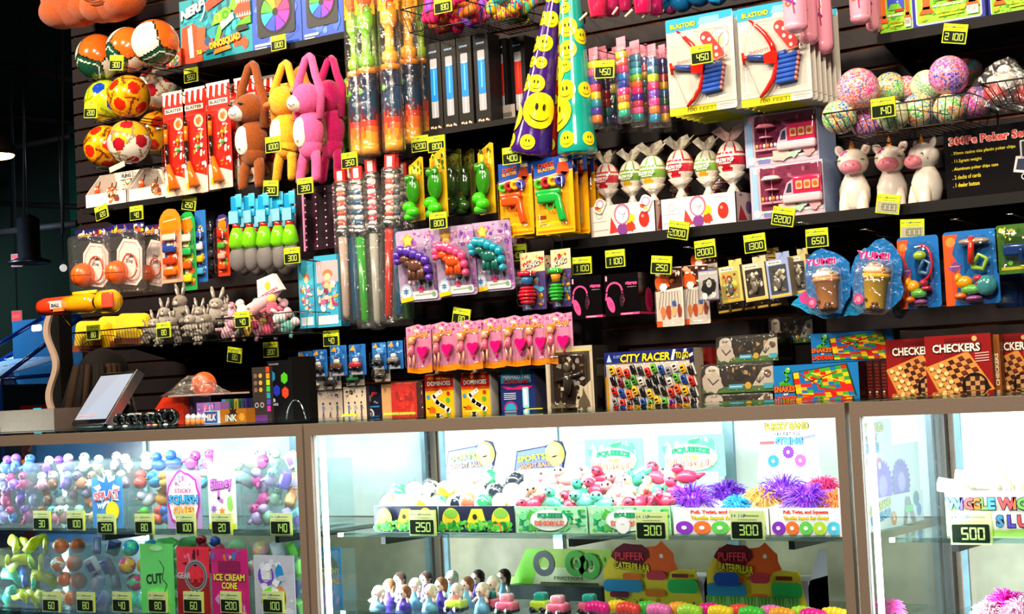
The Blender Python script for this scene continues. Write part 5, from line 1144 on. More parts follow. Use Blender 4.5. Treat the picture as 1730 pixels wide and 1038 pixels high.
# ------------------------------------------------------------------ middle-right hanging row
def sour(cx,cy,w_,h_,D,c1,c2,label):
 loc,w,h=at(cx,cy,w_,h_,D);t=thing('spinner_candy_card',label,'carded toy',loc,(0,0,-.1),group='spinner toy cards')
 m=M();m.prism(rr(-w/2,0,w/2,h,.004),0,.002,'#4a3a70',side='#302850');m.rect(-w/2,h*.66,w/2,h,'#e8d0a0',-.0005);m.clutter(-w/2,h*.7,w/2,h*.99,['#e83048','#f0d860','#48282a','#e8a058','#d82028'],30,-.0008,.35,int(cx))
 m.otext('KING',0,h*.78,h*.09,'#e8dcd0','#203858',-.003,w=w*.62,rot=.2,shear=.2);m.clutter(0,h*.05,w*.46,h*.6,['#d8a818','#8a6a10','#38a8c8','#6a4a90'],24,-.0008,.5,int(cx)+3);m.rect(-w*.36,h*.02,-w*.1,h*.09,'#a8c8e8',-.002);m.build('card',PRINT,t)
 m=M();q=-w*.1
 m.lathe([(w*.26,h*.58),(w*.3,h*.6),(w*.3,h*.66),(w*.12,h*.68)],c1,14,c=(q,-.02));m.lathe([(w*.16,h*.44),(w*.22,h*.58)],c2,14,c=(q,-.02))
 for k in range(5):m.lathe([(w*(.16+.04*min(k,4-k)+.06),h*(.4-.06*k)),(w*(.2+.04*min(k,4-k)+.06),h*(.37-.06*k)),(w*(.14+.04*min(k,4-k)),h*(.34-.06*k))],c1,14,c=(q,-.02))
 m.build('spinner',GLOSS,t);m=M();m.rbox(-w*.44,w*.3,-.045,0,h*.06,h*.72,.015,'#fff');m.build('blister',CLEAR,t)
sour(901,475,44,98,4.62,'#c81830','#2878b8','toy spinner card with a red screw-shaped toy, left one')
sour(949,470,36,98,4.62,'#28b030','#f09818','toy spinner card with a lime green screw-shaped toy, right one')
sour(925,478,30,94,4.76,'#8a6a10','#4a3018','shadowed toy spinner card between the red and green ones')
def headphone_box(cx,cy,w_,h_,D,label):
 loc,w,h=at(cx,cy,w_,h_,D);t=thing('headphone_box',label,'boxed headphones',loc,group='black stereo headphone boxes')
 m=M();m.box(-w/2,w/2,0,.11,0,h,'#0b080a',side='#0d0609');m.build('carton',GLOSS,t)
 m=M();y=-.001;P_='#e8488c';x0=-w*.2
 m.ring(x0,h*.58,w*.2,w*.25,P_,y,24,-.1,math.pi+.1);m.line([(x0+w*.225,h*.58),(x0+w*.24,h*.42)],w*.045,P_,y);m.line([(x0-w*.225,h*.58),(x0-w*.26,h*.4)],w*.045,P_,y)
 m.disc(x0-w*.12,h*.28,w*.1,P_,y-.0004,20,h*.2,.35);m.ring(x0-w*.11,h*.28,w*.03,w*.05,'#b82868',y-.0008,16);m.disc(x0+w*.22,h*.38,w*.07,'#2a1420',y-.0004,16,h*.17,-.1);m.ring(x0+w*.22,h*.38,w*.06,w*.07,'#c83878',y-.0006,20,-1.4,1.4)
 m.text('stereo',w*.3,h*.76,h*.09,P_,y,w=w*.34,bold=.06);m.text('headphones',w*.31,h*.67,h*.035,'#8a7a80',y,w=w*.26);m.rect(-w*.45,h*.84,-w*.4,h*.96,'#e8a0b0',y);m.rect(-w*.05,h*.02,w*.5,h*.07,P_,y);m.rect(0,h*.03,w*.3,h*.055,'#f0a0c0',y-.0004)
 m.build('printing',PRINT,t);m=M();T=Tr(w/2,0,0)@Rz(math.pi/2);m.disc(.06,h*.35,.025,'#a81850',-.001,18,h*.3,T=T);m.rect(0,h*.02,.11,h*.07,'#c82868',-.001,T=T);m.build('side_printing',PRINT,t)
zH=None
headphone_box(991,503,52,72,4.60,'black stereo headphone box with pink headphones, left one');headphone_box(1050,498,58,72,4.60,'black stereo headphone box with pink headphones, right one')
def comic(cx,cy,w_,h_,D,kind,label):
 loc,w,h=at(cx,cy,w_,h_,D);t=thing('art_card_toy',label,'carded toy',loc,group='comic art cards')
 m=M();m.prism(rr(-w/2,0,w/2,h,.004),0,.002,'#d8cec4' if kind else '#4a4a88',side='#888');y=-.0006
 if kind:
  m.poly([(-w/2,h*.6),(w/2,h*.66),(w/2,h*.98),(-w/2,h)],'#3a1c10',y);m.clutter(-w/2,h*.68,w/2,h,['#d85a20','#e8a080','#6a2810','#f0e0d0','#281008'],26,y-.0003,.4,int(cx));m.poly(blob(-w*.22,h*.74,w*.26,3),'#d8541c',y-.0016);m.poly(blob(-w*.2,h*.66,w*.14,5),'#f0e8e0',y-.002)
  for k in range(7):m.line([(-w*.4+w*.12*k,h*.3+h*.02*(k%3)),(-w*.3+w*.1*k,h*.58)],.0014,'#4a4844',y-.0008)
  for k,c in enumerate(('#c87848','#a84828','#e8a878','#8a3828')):m.poly(blob(-w*.25+w*.2*k,h*.25,w*.09,k+9,sz=2.4),c,y-.001)
  m.poly(blob(w*.18,h*.38,w*.07,3,sz=1.6),'#2858a8',y-.0014);m.rect(-w/2,0,-w*.3,h*.1,'#e0581c',y-.0012)
 else:
  m.rect(-w*.48,h*.04,w*.48,h*.96,'#a8a4a4',y);m.text('BACK BEAT',0,h*.88,h*.06,'#d8d0e0',y-.0006,w=w*.8)
  m.poly(blob(0,h*.45,w*.36,5,18,.2,sz=1.1),'#1c1c20',y-.0005);m.disc(w*.04,h*.55,w*.13,'#b8b4b0',y-.001,14,h*.13);m.poly([(0,h*.54),(w*.08,h*.54),(w*.04,h*.5)],'#4a4848',y-.0014);m.poly(blob(-w*.2,h*.15,w*.16,8),'#e8e4e0',y-.001);m.poly(blob(w*.24,h*.16,w*.14,11),'#d0ccc8',y-.001)
 m.build('card',PRINT,t);m=M();m.rbox(-w*.46,w*.46,-.02,0,h*.03,h*.62,.008,'#fff');m.build('blister',CLEAR,t)
comic(1131,502,46,100,4.60,1,'white comic-art card with an orange corner, left one under the 250 tag');comic(1176,498,44,100,4.62,1,'white comic-art card, middle one, half covered by the grey portrait card');comic(1197,482,34,52,4.57,0,'small grey and blue portrait card in front of the comic-art cards')
comic(1190,455,44,60,4.78,1,'orange comic-art card set back above the others')
def figbox(cx,cy,w_,h_,D,c,gl,label,seed):
 loc,w,h=at(cx,cy,w_,h_,D);t=thing('mini_figure_box',label,'boxed toy',loc,(0,-.08,0),group='small figure boxes on hooks')
 m=M();m.box(-w/2,w/2,0,.05,0,h,c,side='#8a7a60');m.prism([(-w*.3,h),(w*.3,h),(w*.3,h*1.2),(-w*.3,h*1.2)],.045,.048,c);m.build('carton',PRINT,t)
 m=M();m.rrect(-w*.4,h*.1,w*.38,h*.84,.003,gl,-.0008);m.rect(-w*.44,h*.86,w*.2,h*.96,'#e8e0d0',-.0008);m.text('figures',-w*.12,h*.91,h*.06,'#606060',-.0012,w=w*.5);m.clutter(-w*.38,h*.12,w*.36,h*.8,['#a8a090','#5a5048','#181414','#c8c0b0','#383430','#786858']if seed!=1 else['#a8301c','#f0c838','#78b858','#5a3018','#e8d8a0'],34,-.0012,.4,seed);m.rect(-w*.44,h*.02,w*.44,h*.08,'#d8b038',-.0008);m.build('printing',PRINT,t)
 m=M();m.ell((0,-.006,h*.6),(w*.1,.006,h*.08),'#8a8478',n=10);m.ell((0,-.006,h*.36),(w*.14,.006,h*.17),'#6a645c',n=10);m.build('mini_figure',GLOSS,t)
figbox(1237,480,36,62,4.62,'#c8b868','#a89850','small figure box with a yellow-green picture, leftmost of the row',1);figbox(1278,476,38,64,4.60,'#c8b890','#2c2824','small figure box with a dark window and cream frame, second from the left',2);figbox(1318,470,38,66,4.60,'#8a9ac8','#3c4048','small figure box with a blue-grey frame, third from the left',3);figbox(1352,464,30,66,4.64,'#b0a878','#38383c','small figure box half hidden behind the blue drink bag',4);figbox(1300,452,34,50,4.78,'#d8b050','#9a7a30','small tan figure box hanging set back, above the others',5)
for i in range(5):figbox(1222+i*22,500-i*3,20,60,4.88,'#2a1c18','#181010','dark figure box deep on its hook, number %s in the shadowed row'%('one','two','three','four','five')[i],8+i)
def boba(cx,cy,w_,h_,D,cup,top,label,lean=0.0):
 loc,w,h=at(cx,cy,w_,h_,D);t=thing('squishy_drink_bag',label,'bagged toy',loc,(0,lean,0),group='blue bags with drink-shaped squishies')
 m=M();m.prism(blob(0,h*.5,1,int(cx),22,.13,sx=w*.5,sz=h*.5),.006,.012,'#1468b0',side='#0f5090');m.build('back_card',BLUEFOIL,t)
 m=M();m.otext('YUM!!',w*.02,h*.80,h*.1,'#d8207a','#f0b8d0',-.04,w=w*.62,ob=.12,rot=-.04);m.disc(-w*.3,h*.2,w*.1,'#c83880',-.012);m.disc(-w*.3,h*.2,w*.05,'#e890b8',-.0124);m.build('printing',PRINT,t)
 m=M();m.lathe([(w*.17,h*.08),(w*.18,h*.09),(w*.23,h*.50),(w*.26,h*.51),(w*.26,h*.55),(w*.23,h*.56)],cup,20);
 for k in range(7):m.ell((w*(.13*math.sin(k*2.3)),-w*.18,h*(.1+.05*(k%3))),.005,'#5a2c14',n=8)
 m.build('cup',FOAM,t)
 m=M();m.ell((0,0,h*.6),(w*.26,w*.24,h*.07),top,n=18);m.ell((-w*.04,0,h*.66),(w*.15,w*.14,h*.06),top,n=14);m.ell((w*.16,-w*.14,h*.62),(w*.06,w*.05,h*.03),'#c89018',n=8);m.build('whipped_topping',FOAM,t)
 m=M();m.rbox(-w*.36,w*.36,-w*.34,.004,h*.0,h*.76,.03,'#fff',5);m.build('bag_window',BAG,t);return t
BLUEFOIL=mat_col('blue_foil',.22,bs=.8,bscale=60,bdist=.008,spec=.8,coat=.3)
boba(1398,476,84,110,4.58,'#d88a48','#f4ece4','blue bag with a caramel coloured squishy drink, left one',-.03);boba(1474,470,88,124,4.55,'#e8b408','#f0c8b8','blue bag with a bright yellow squishy drink, right one',.12);boba(1514,486,44,104,4.70,'#5a6818','#383020','blue bag with an olive squishy drink, in shadow behind',.1)
loc,w,h=at(1400,512,120,52,4.62);t=thing('crinkled_blue_bag','wide crinkled blue bag lying under the caramel coloured squishy drink','bag',loc,(0,.12,0))
m=M();m.prism(blob(0,h*.5,1,12,26,.12,sx=w*.5,sz=h*.5),-.01,.01,'#1a88c0');m.build('foil_bag',BLUEFOIL,t);m=M();m.disc(-w*.34,h*.62,h*.2,'#d03888',-.0105);m.build('printed_dot',PRINT,t)
def playset(cx,cy,w_,h_,D,label,seed):
 loc,w,h=at(cx,cy,w_,h_,D);t=thing('toy_set_card',label,'carded toy',loc,group='orange and blue toy set cards')
 m=M();m.prism(rr(-w/2,0,w/2,h,.01),0,.002,'#1668b8',side='#0c4880');m.poly([(-w/2,0),(-w*.34,0),(-w*.2,h*.5),(-w*.34,h*.7),(-w*.22,h*.96),(-w/2,h*.96)],'#e8501c',-.0006);m.disc(-w*.36,h*.86,w*.09,'#f08838',-.001)
 r=random.Random(seed)
 for k in range(9):m.poly(star(r.uniform(w*.2,w*.46),r.uniform(h*.1,h*.95),w*.03,4),'#58a8e0',-.0008)
 m.poly([(-w*.44,h*.5),(-w*.3,h*.6),(-w*.16,h*.54),(-w*.3,h*.44)],'#7a4a98',-.0012);m.line([(-w*.38,h*.53),(-w*.22,h*.53)],.0025,'#e0b0c8',-.0016);m.build('card',PRINT,t)
 m=M();y=-.02
 for k,(x,z,rx,rz,c)in enumerate(((-.1,.3,.16,.09,'#e8a010'),(-.2,.36,.07,.07,'#e8a010'),(.02,.2,.2,.07,'#58b038'),(.1,.72,.16,.07,'#98b838')if seed==1 else(.12,.84,.3,.05,'#a89080'),(.16,.34,.1,.05,'#b83048'),(.22,.26,.14,.04,'#a82038'),(-.18,.12,.12,.05,'#e06818'),(.06,.08,.16,.04,'#8a4888'))):m.ell((w*x,y,h*z),(w*rx,.016,h*rz),c,n=12)
 if seed==1:m.tube([(w*(.16+.22*math.cos(a)),y,h*(.62+.24*math.sin(a)))for a in[-1.5+.4*i for i in range(10)]],.004,'#c82030',8)
 else:m.tube([(w*.1,y-.01,h*.9),(w*.06,y-.01,h*.55)],.009,'#d8301c',8);m.ell((w*.3,y,h*.24),(w*.2,.02,h*.14),'#3a8890',n=16)
 m.build('toy_animals',GLOSS,t)
 m=M();m.tube([(w*.06,y,h*.5),(w*.2,y,h*.66),(w*.34,y,h*.6),(w*.26,y,h*.46),(w*.06,y,h*.5)],.007,'#38689a' if seed==1 else '#90b840',8);m.build('net_hoop',GLOSS,t)
 m=M();m.rbox(-w*.3,w*.44,-.05,0,h*.02,h*.92,.03,'#fff',4);m.build('blister',CLEAR,t)
playset(1553,460,70,122,4.60,'orange and blue toy set card with a green lizard shape, left one',1);playset(1641,452,92,126,4.58,'orange and blue toy set card with a fishing net hoop, wider right one',2)
loc,w,h=at(1722,420,80,84,4.58);t=thing('green_toy_card','clear carded toy in a green and yellow pack at the right edge','carded toy',loc)
m=M();m.prism(rr(-w/2,0,w/2,h,.012),0,.002,'#3a6820');m.clutter(-w*.44,h*.66,w*.46,h*.96,['#d8c018','#f0e068','#2a5010','#e8e4d8'],20,-.0008,.4,2);m.rect(-w*.4,h*.08,w*.4,h*.14,'#c8c828',-.001);m.disc(-w*.2,h*.22,w*.05,'#78c838',-.001);m.build('card',PRINT,t)
m=M();m.rbox(-w*.3,w*.4,-.03,-.006,h*.34,h*.6,.01,'#183870');m.rbox(w*.05,w*.16,-.034,-.006,h*.2,h*.5,.006,'#102858');m.build('toy_blaster',GLOSS,t);m=M();m.rbox(-w*.46,w*.46,-.045,0,h*.05,h*.9,.02,'#fff');m.build('blister',CLEAR,t)
for i in range(6):
 loc,w,h=at(1700+i*9,492-i,7,56,4.66+.02*i);t=thing('blue_blister_pack','dark blue blister pack at the right edge, number %s from the left'%('one','two','three','four','five','six')[i],'carded toy',loc,(0,0,.4),group='dark blue packs at the right edge')
 m=M();m.rbox(-.03,.03,0,.012,0,h,.004,'#10306a');m.build('card',GLOSS,t);m=M();m.rbox(-.024,.024,-.014,0,h*.1,h*.8,.006,'#c8c8d0');m.build('blister',CLEAR,t)
# ------------------------------------------------------------------ pink doll cards
def doll_card(w,h):
 t=thing('doll_card','x','carded toy',group='pink doll cards')
 m=M();m.prism([(-w/2,h*.04),(0,0),(w/2,h*.02),(w/2,h*.98),(w*.2,h*.96),(0,h),(-w/2,h*.95)],0,.002,'#d888b0',side='#b05888');m.clutter(-w/2+.001,h*.7,w/2,h*.97,['#e8b040','#b85890','#f0c8d8','#d878a8','#9a3870'],30,-.0008,.35,5)
 m.poly([(-w/2,h*.04),(0,0),(w/2,h*.02),(w/2,h*.18),(w*.1,h*.12),(-w/2,h*.14)],'#f08c10',-.0012);m.text('Doll',w*.12,h*.78,h*.1,'#e8a020',-.003,w=w*.5,shear=.3);m.build('card',PRINT,t)
 m=M();y=-.014;m.ell((-w*.2,y,h*.66),(w*.12,.012,h*.085),'#e8a888',n=12);m.tube([(-w*.2,y,h*.58),(-w*.2,y,h*.36)],[w*.07,w*.09],'#e86a90',8)
 for s in(-.28,-.13):m.tube([(w*s,y,h*.38),(w*s,y,h*.14)],w*.04,'#e8a888',6)
 m.tube([(-w*.27,y,h*.55),(-w*.36,y,h*.36)],w*.03,'#e8a888',6);dl_=m.build('doll',GLOSS,t)
 m=M();m.ell((-w*.2,y+.004,h*.70),(w*.16,.012,h*.09),'#c88828',n=12);m.ell((-w*.3,y+.004,h*.6),(w*.06,.01,h*.12),'#c88828',n=10);m.build('doll_hair',PLUSH,dl_)
 m=M();m.prism([(w*.24+w*.2*16*math.sin(a)**3/16,h*.44+h*.13*(13*math.cos(a)-5*math.cos(2*a)-2*math.cos(3*a))/14)for a in[6.2832*i/20 for i in range(20)]],-.02,-.006,'#e8107c');m.tube([(w*.24,-.012,h*.34),(w*.24,-.012,h*.2)],.004,'#e8107c',6);m.build('heart_brush',GLOSS,t)
 m=M();m.rbox(-w*.44,w*.46,-.03,0,h*.1,h*.78,.014,'#fff');m.build('blister',CLEAR,t);return t
dn=('leftmost','second from the left','third from the left','fourth from the left','fifth from the left','sixth from the left','rightmost')
d0=None
for i,(cx,cy)in enumerate(((708,590),(750,586),(792,584),(832,581),(872,578),(908,576),(944,574))):
 loc,w,h=at(cx,cy,42,84,4.60+.012*(i%2))
 if d0 is None:d0=doll_card(w,h);d0.location=loc;d0['label']='pink doll card with a heart-shaped brush, '+dn[0];dh=h
 else:dup(d0,loc,'pink doll card with a heart-shaped brush, '+dn[i],rot=(0,0,-.06 if i%2 else .04))
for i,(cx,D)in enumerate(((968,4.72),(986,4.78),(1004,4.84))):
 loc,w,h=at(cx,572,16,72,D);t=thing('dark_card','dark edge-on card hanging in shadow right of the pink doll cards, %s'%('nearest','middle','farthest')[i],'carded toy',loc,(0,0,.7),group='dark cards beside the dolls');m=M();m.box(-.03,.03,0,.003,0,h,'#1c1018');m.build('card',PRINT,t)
# ------------------------------------------------------------------ small vehicle cards, two rows
def car_card(w,h,col,blue=True,seed=1):
 t=thing('toy_vehicle_card','x','carded toy',group='small blue vehicle cards')
 m=M();m.prism(rr(-w/2,0,w/2,h,.003),0,.0015,'#2468b8' if blue else '#c8c0b4');m.clutter(-w/2,h*.5,w/2,h,['#4a90d8','#184890','#88b8e0','#1858a8']if blue else['#38342c','#d8d0c0','#b8a868'],14,-.0006,.5,seed);m.poly([(-w*.46,h*.82),(-w*.2,h*.98),(-w*.1,h*.8)],'#f0a020',-.0012);m.rect(-w*.4,h*.02,w*.3,h*.12,'#d8d4cc',-.001);m.build('card',PRINT,t)
 m=M();m.rbox(-w*.36,w*.32,-.02,-.004,h*.24,h*.42,.006,col);m.rbox(-w*.16,w*.18,-.018,-.006,h*.4,h*.56,.006,'#e0dcd4')
 for x in(-.24,.2):m.tube([(w*x,-.024,h*.22),(w*x,-.003,h*.22)],h*.07,'#18181a',10)
 m.build('toy_vehicle',GLOSS,t);m=M();m.rbox(-w*.42,w*.4,-.03,0,h*.1,h*.66,.008,'#fff');m.build('blister',CLEAR,t);return t
cc=['#28a060','#5a5450','#6a4a38','#b82838','#485058','#8a8480','#d0ccc4','#383a40']
rw=[(516,617,24,46),(541,614,24,46),(572,610,28,52),(604,608,28,52),(641,602,24,46),(668,600,26,48),(535,645,24,30),(562,640,28,36),(600,634,30,36),(646,628,26,34)]
for i,(cx,cy,w_,h_)in enumerate(rw):
 loc,w,h=at(cx,cy,w_,h_,4.62+(.03 if i>5 else 0));t=car_card(w,h,cc[i%8],i<6,i);t.location=loc
 t['label']='small toy vehicle card, %s row, number %s from the left'%(('upper',i+1)if i<6 else('lower',i-5));t['label']=t['label'].replace('number ','').replace(' 1 ',' first ').replace(' 2 ',' second ').replace(' 3 ',' third ').replace(' 4 ',' fourth ').replace(' 5 ',' fifth ').replace(' 6 ',' sixth ')
# ------------------------------------------------------------------ bottom shelf and its boxes
zG=shelf(418,1900,1100,706,'lowest black shelf just above the counter, carrying board games',lip=.02)
def pbox(name,label,cx,cy,w_,h_,D,d,front,side,cat='boxed toy',z=None,group=None,yaw=0,mat=None,top=None):
 loc,w,h=at(cx,cy,w_,h_,D);loc.z=zG if z is None else z
 t=thing(name,label,cat,loc,(0,0,yaw),group=group);m=M();m.box(-w/2,w/2,0,d,0,h,front,side=side,top=top);m.build('carton',mat or PRINT,t);return t,w,h
def dance(cx,cy,w_,h_,c,label,seed):
 loc,w,h=at(cx,cy,w_,h_,4.66);loc.z=zG;t=thing('figure_card',label,'carded toy',loc,group='pale figure cards on the lowest shelf');m=M();m.box(-w/2,w/2,0,.02,0,h,c,side='#484048');y=-.0008
 r=random.Random(seed)
 for k in range(3):
  x=-w*.28+w*.28*k;m.ell((0,0,0),.0001,c);m.disc(x,h*.56,w*.04,'#3a2c30',y-.0004,8);m.poly([(x-w*.04,h*.5),(x+w*.05,h*.5),(x+w*.03,h*.32),(x-w*.03,h*.32)],('#5878a8','#a8a0a8','#40566a')[k],y-.0004);m.line([(x,h*.32),(x-w*.04,h*.14)],.004,'#383040',y);m.line([(x,h*.32),(x+w*.05,h*.14)],.004,'#8a5a48',y);m.line([(x,h*.48),(x+w*.1,h*.4)],.003,'#a87860',y)
 m.clutter(-w*.46,h*.68,w*.46,h*.96,['#4a4450','#d0c4b8','#8a8088','#282430'],16,y,.4,seed);m.rect(-w*.4,h*.02,w*.4,h*.1,'#e0b060',y);m.build('card',PRINT,t)
dance(558,686,42,62,'#b0a498','pale card with standing figures, left one on the lowest shelf',1);dance(600,684,38,62,'#d0c0ac','pale card with dancing figures, right one on the lowest shelf',2)
t,w,h=pbox('dark_toy_card','dark blue card with a round grey emblem left of the red carton',628,680,32,60,4.68,.02,'#14182c','#101020');m=M();m.clutter(-w*.4,h*.5,w*.4,h*.9,['#303a58','#b83028','#888898'],12,-.0008,.4,3);m.ring(-w*.1,h*.24,w*.14,w*.22,'#c8c8d0',-.001);m.poly(star(-w*.1,h*.24,w*.13),'#a8a8b8',-.001);m.rect(-w*.4,h*.42,w*.4,h*.46,'#3878b8',-.001);m.build('printing',PRINT,t)
t,w,h=pbox('tan_carton','tan cardboard carton edge beside the red boxed toy',654,676,18,64,4.67,.1,'#c89868','#a87848');m=M();m.rect(-w/2,0,w/2,h*.16,'#7a9878',-.0008);m.clutter(-w*.4,0,w*.4,h*.3,['#486858','#c0a878'],8,-.001,.5,3);m.build('printing',PRINT,t)
t,w,h=pbox('red_toy_box','red box in crinkled film left of the domino boxes',688,674,54,66,4.66,.1,'#c81810','#5a100c');m=M();m.clutter(-w*.4,h*.2,w*.3,h*.95,['#e82818','#a01008','#f04028','#d82010'],24,-.0008,.4,3);m.clutter(-w*.1,h*.02,w*.3,h*.24,['#78a8a0','#c8b050','#483028'],8,-.0012,.5,4);m.rect(w*.3,0,w*.5,h,'#3c0c0a',-.001);m.build('printing',PRINT,t);m=M();m.rbox(-w*.5,w*.5,-.006,.1,0,h*1.01,.006,'#fff');m.build('shrink_film',BAG,t)
def domino(cx,cy,label):
 loc,w,h=at(cx,cy,50,78,4.66);loc.z=zG;t=thing('dominoes_box',label,'boxed game',loc,group='yellow and red domino boxes')
 m=M();m.rbox(-w/2,w/2,0,.05,0,h,.006,'#b0aaa4');m.build('tin',MATTE,t)
 m=M();y=-.0012;m.poly(rr(-w*.48,h*.01,w*.48,h*.99,.006),'#eaae0c',y);m.rect(-w*.48,h*.68,w*.48,h*.98,'#c81c10',y-.0004);m.text('MEXICAN TRAIN',0,h*.9,h*.055,'#e8c830',y-.001,w=w*.74);m.otext('DOMINOES',0,h*.79,h*.1,'#f4ece4','#281008',y-.001,w=w*.78,ob=.09);m.rect(-w*.48,h*.64,w*.48,h*.69,'#d8501c',y-.0008)
 for k,(x,z,a)in enumerate(((-.06,.56,.5),(-.14,.44,-.9),(.02,.34,-.5),(.16,.26,-.5),(.24,.14,.9),(.14,.05,.6))):
  T=Tr(w*x,0,h*z)@Ry(-a);m.rrect(-w*.17,-h*.05,w*.17,h*.05,.002,'#ece4dc',y-.0012,T=T);m.line([(0,-h*.045),(0,h*.045)],.001,'#403830',y-.0016,T=T)
  for q in(-.11,.1):m.disc(w*q,0,w*.02,'#503028',y-.0016,6,T=T)
 m.disc(-w*.26,h*.2,w*.12,'#e85818',y-.001,10);m.disc(w*.3,h*.56,w*.06,'#a82818',y-.001);m.disc(w*.28,h*.42,w*.08,'#48a038',y-.001,6);m.disc(-w*.38,h*.5,w*.07,'#3888c0',y-.001,6);m.line([(-w*.42,h*.26),(-w*.34,h*.24)],.004,'#281808',y-.001);m.build('printing',PRINT,t)
 m=M();m.rbox(-w*.2,w*.2,.01,.04,h*.99,h*1.07,.005,'#e8d0c8');m.build('handle',GLOSS,t)
domino(743,672,'yellow and red DOMINOES box, left one of two');domino(804,668,'yellow and red DOMINOES box, right one of two')
t,w,h=pbox('mermaid_lamp_box','dark blue box picturing a mermaid tail glitter lamp',875,664,58,80,4.66,.1,'#182868','#4a4860');m=M();y=-.0008;m.rect(-w*.48,h*.72,w*.4,h,'#38a0c8',y);m.otext('MERMAID TAIL',-w*.02,h*.84,h*.08,'#d0e8f0','#184878',y-.001,w=w*.8);m.otext('GLITTER LAMP',-w*.02,h*.74,h*.07,'#d83830','#581028',y-.001,w=w*.72);m.poly([(-w*.46,h*.66),(-w*.1,h*.62),(w*.1,h*.66),(w*.46,h*.64),(w*.3,h*.56),(-w*.3,h*.58)],'#b81c58',y-.001)
m.rrect(w*.14,h*.18,w*.32,h*.62,.005,'#88c8e0',y-.0014);m.rrect(w*.18,h*.24,w*.27,h*.58,.004,'#d8f0f8',y-.0018);m.ring(-w*.22,h*.16,w*.17,w*.2,'#b02868',y-.001);m.disc(-w*.22,h*.16,w*.16,'#2898c0',y-.001);
for k in range(4):m.line([(-w*.4,h*(.5-.04*k)),(-w*.06,h*(.5-.04*k))],.0025,'#c0c8e0',y-.001)
m.build('printing',PRINT,t)
t,w,h=pbox('collector_window_box','tall grey-beige window box with a dark silhouette skyline, turned on the shelf',962,634,80,116,4.60,.16,'#b8ac98','#2a2622',yaw=.0,top='#7a7060');m=M();y=-.0008
m.poly([(-w*.42,h*.06),(w*.44,h*.06),(w*.44,h*.92),(-w*.3,h*.92),(-w*.4,h*.8)],'#40362c',y);m.poly([(-w*.34,h*.16),(w*.38,h*.16),(w*.38,h*.8),(w*.3,h*.88),(-w*.24,h*.88),(-w*.34,h*.8)],'#241a14',y-.0006);m.clutter(-w*.3,h*.2,w*.34,h*.86,['#4a3424','#8a8078','#1a120c','#6a5038','#c8c0b8'],34,y-.001,.22,5);m.rect(-w*.48,h*.92,w*.48,h*.95,'#c8b868',y)
m.poly([(w*.1,h*.06),(w*.46,h*.06),(w*.46,h*.5),(w*.3,h*.4),(w*.2,h*.44),(w*.12,h*.2)],'#c0b49c',y-.0016);m.poly([(w*.16,h*.06),(w*.18,h*.2),(w*.26,h*.28),(w*.28,h*.4),(w*.33,h*.3),(w*.4,h*.2),(w*.44,h*.06)],'#5a5040',y-.002);m.poly([(-w*.45,h*.06),(-w*.4,h*.2),(-w*.3,h*.12),(-w*.2,h*.22),(-w*.1,h*.1),(w*.1,h*.14),(w*.14,h*.06)],'#6a6248',y-.0018);m.rect(-w*.46,h*.015,w*.46,h*.055,'#8a8468',y-.001);m.rect(-w*.3,h*.02,-w*.05,h*.05,'#c8a838',y-.0014);m.build('printing',PRINT,t)
m=M();T=Tr(w/2,0,0)@Rz(math.pi/2);m.poly([(.01,0),(.02,h*.3),(.04,h*.22),(.06,h*.5),(.08,h*.3),(.11,h*.4),(.15,h*.1),(.15,0)],'#0c0a0a',-.001,T=T);m.rect(.02,h*.55,.09,h*.72,'#4a4438',-.001,T=T);m.line([(.02,h*.8),(.12,h*.8)],.004,'#585048',-.001,T=T);m.build('side_printing',PRINT,t)
m=M();m.tube([(-w*.02,-.01,h*.3),(0,-.012,h*.5),(.0,-.012,h*.62)],[.012,.016,.01],'#38302a',10);m.ell((0,-.012,h*.7),(.014,.01,.018),'#584c40',n=12);m.tube([(-.05,-.01,h*.5),(.05,-.01,h*.6)],.006,'#302820',8);m.build('figure',GLOSS,t);m=M();m.rbox(-w*.36,w*.4,-.028,-.0005,h*.14,h*.9,.012,'#fff');m.build('window',CLEAR,t)
t,w,h=pbox('dark_carton','dark carton behind the tall grey window box',1008,628,60,106,4.78,.1,'#141210','#100e0c',top='#6a6250');m=M();m.clutter(-w*.4,h*.1,w*.4,h*.8,['#201c18','#2c2620'],8,-.0008,.3,1);m.build('printing',PRINT,t)
t,w,h=pbox('city_racer_box','wide CITY RACER box full of small toy cars',1097,641,152,104,4.64,.06,'#1c2470','#c8b8a0');m=M();y=-.0008;x1=w*.36
m.rect(-w*.48,h*.01,w*.49,h*.8,'#c8c0b8',y);m.otext('CITY RACER',-w*.03,h*.89,h*.13,'#f0d818','#101038',y-.002,w=w*.56,ob=.08,shear=.15)
for k in range(4):m.poly([(w*(.25+.06*k),h*.82),(w*(.28+.06*k),h*.82),(w*(.31+.06*k),h*.99),(w*(.28+.06*k),h*.99)],'#e8e4e0' if k%2==0 else '#1a1420',y-.001)
m.otext('TO GO',w*.38,h*.89,h*.11,'#e8d020','#101038',y-.003,w=w*.14)
m.poly([(-w*.47,h*.84),(-w*.44,h*.97),(-w*.41,h*.84)],'#a8c8e8',y-.001);m.text('SUPER',-w*.34,h*.92,h*.05,'#6888d8',y-.001,w=w*.1);m.rect(-w*.49,h*.02,-w*.46,h*.6,'#d8a020',y-.001);
for k in range(9):m.poly([(w*.455,h*(.05+.1*k)),(w*.495,h*(.08+.1*k)),(w*.495,h*(.13+.1*k)),(w*.455,h*(.1+.1*k))],'#18141c' if k%2 else '#e8e0d8',y-.002)
m.build('printing',PRINT,t)
carc=['#3a8a20','#c82018','#1848a8','#e8b810','#18181c','#d8d4d0','#e8601c','#7a1828','#303038','#602890','#58b028','#8a8a90'];r=random.Random(4)
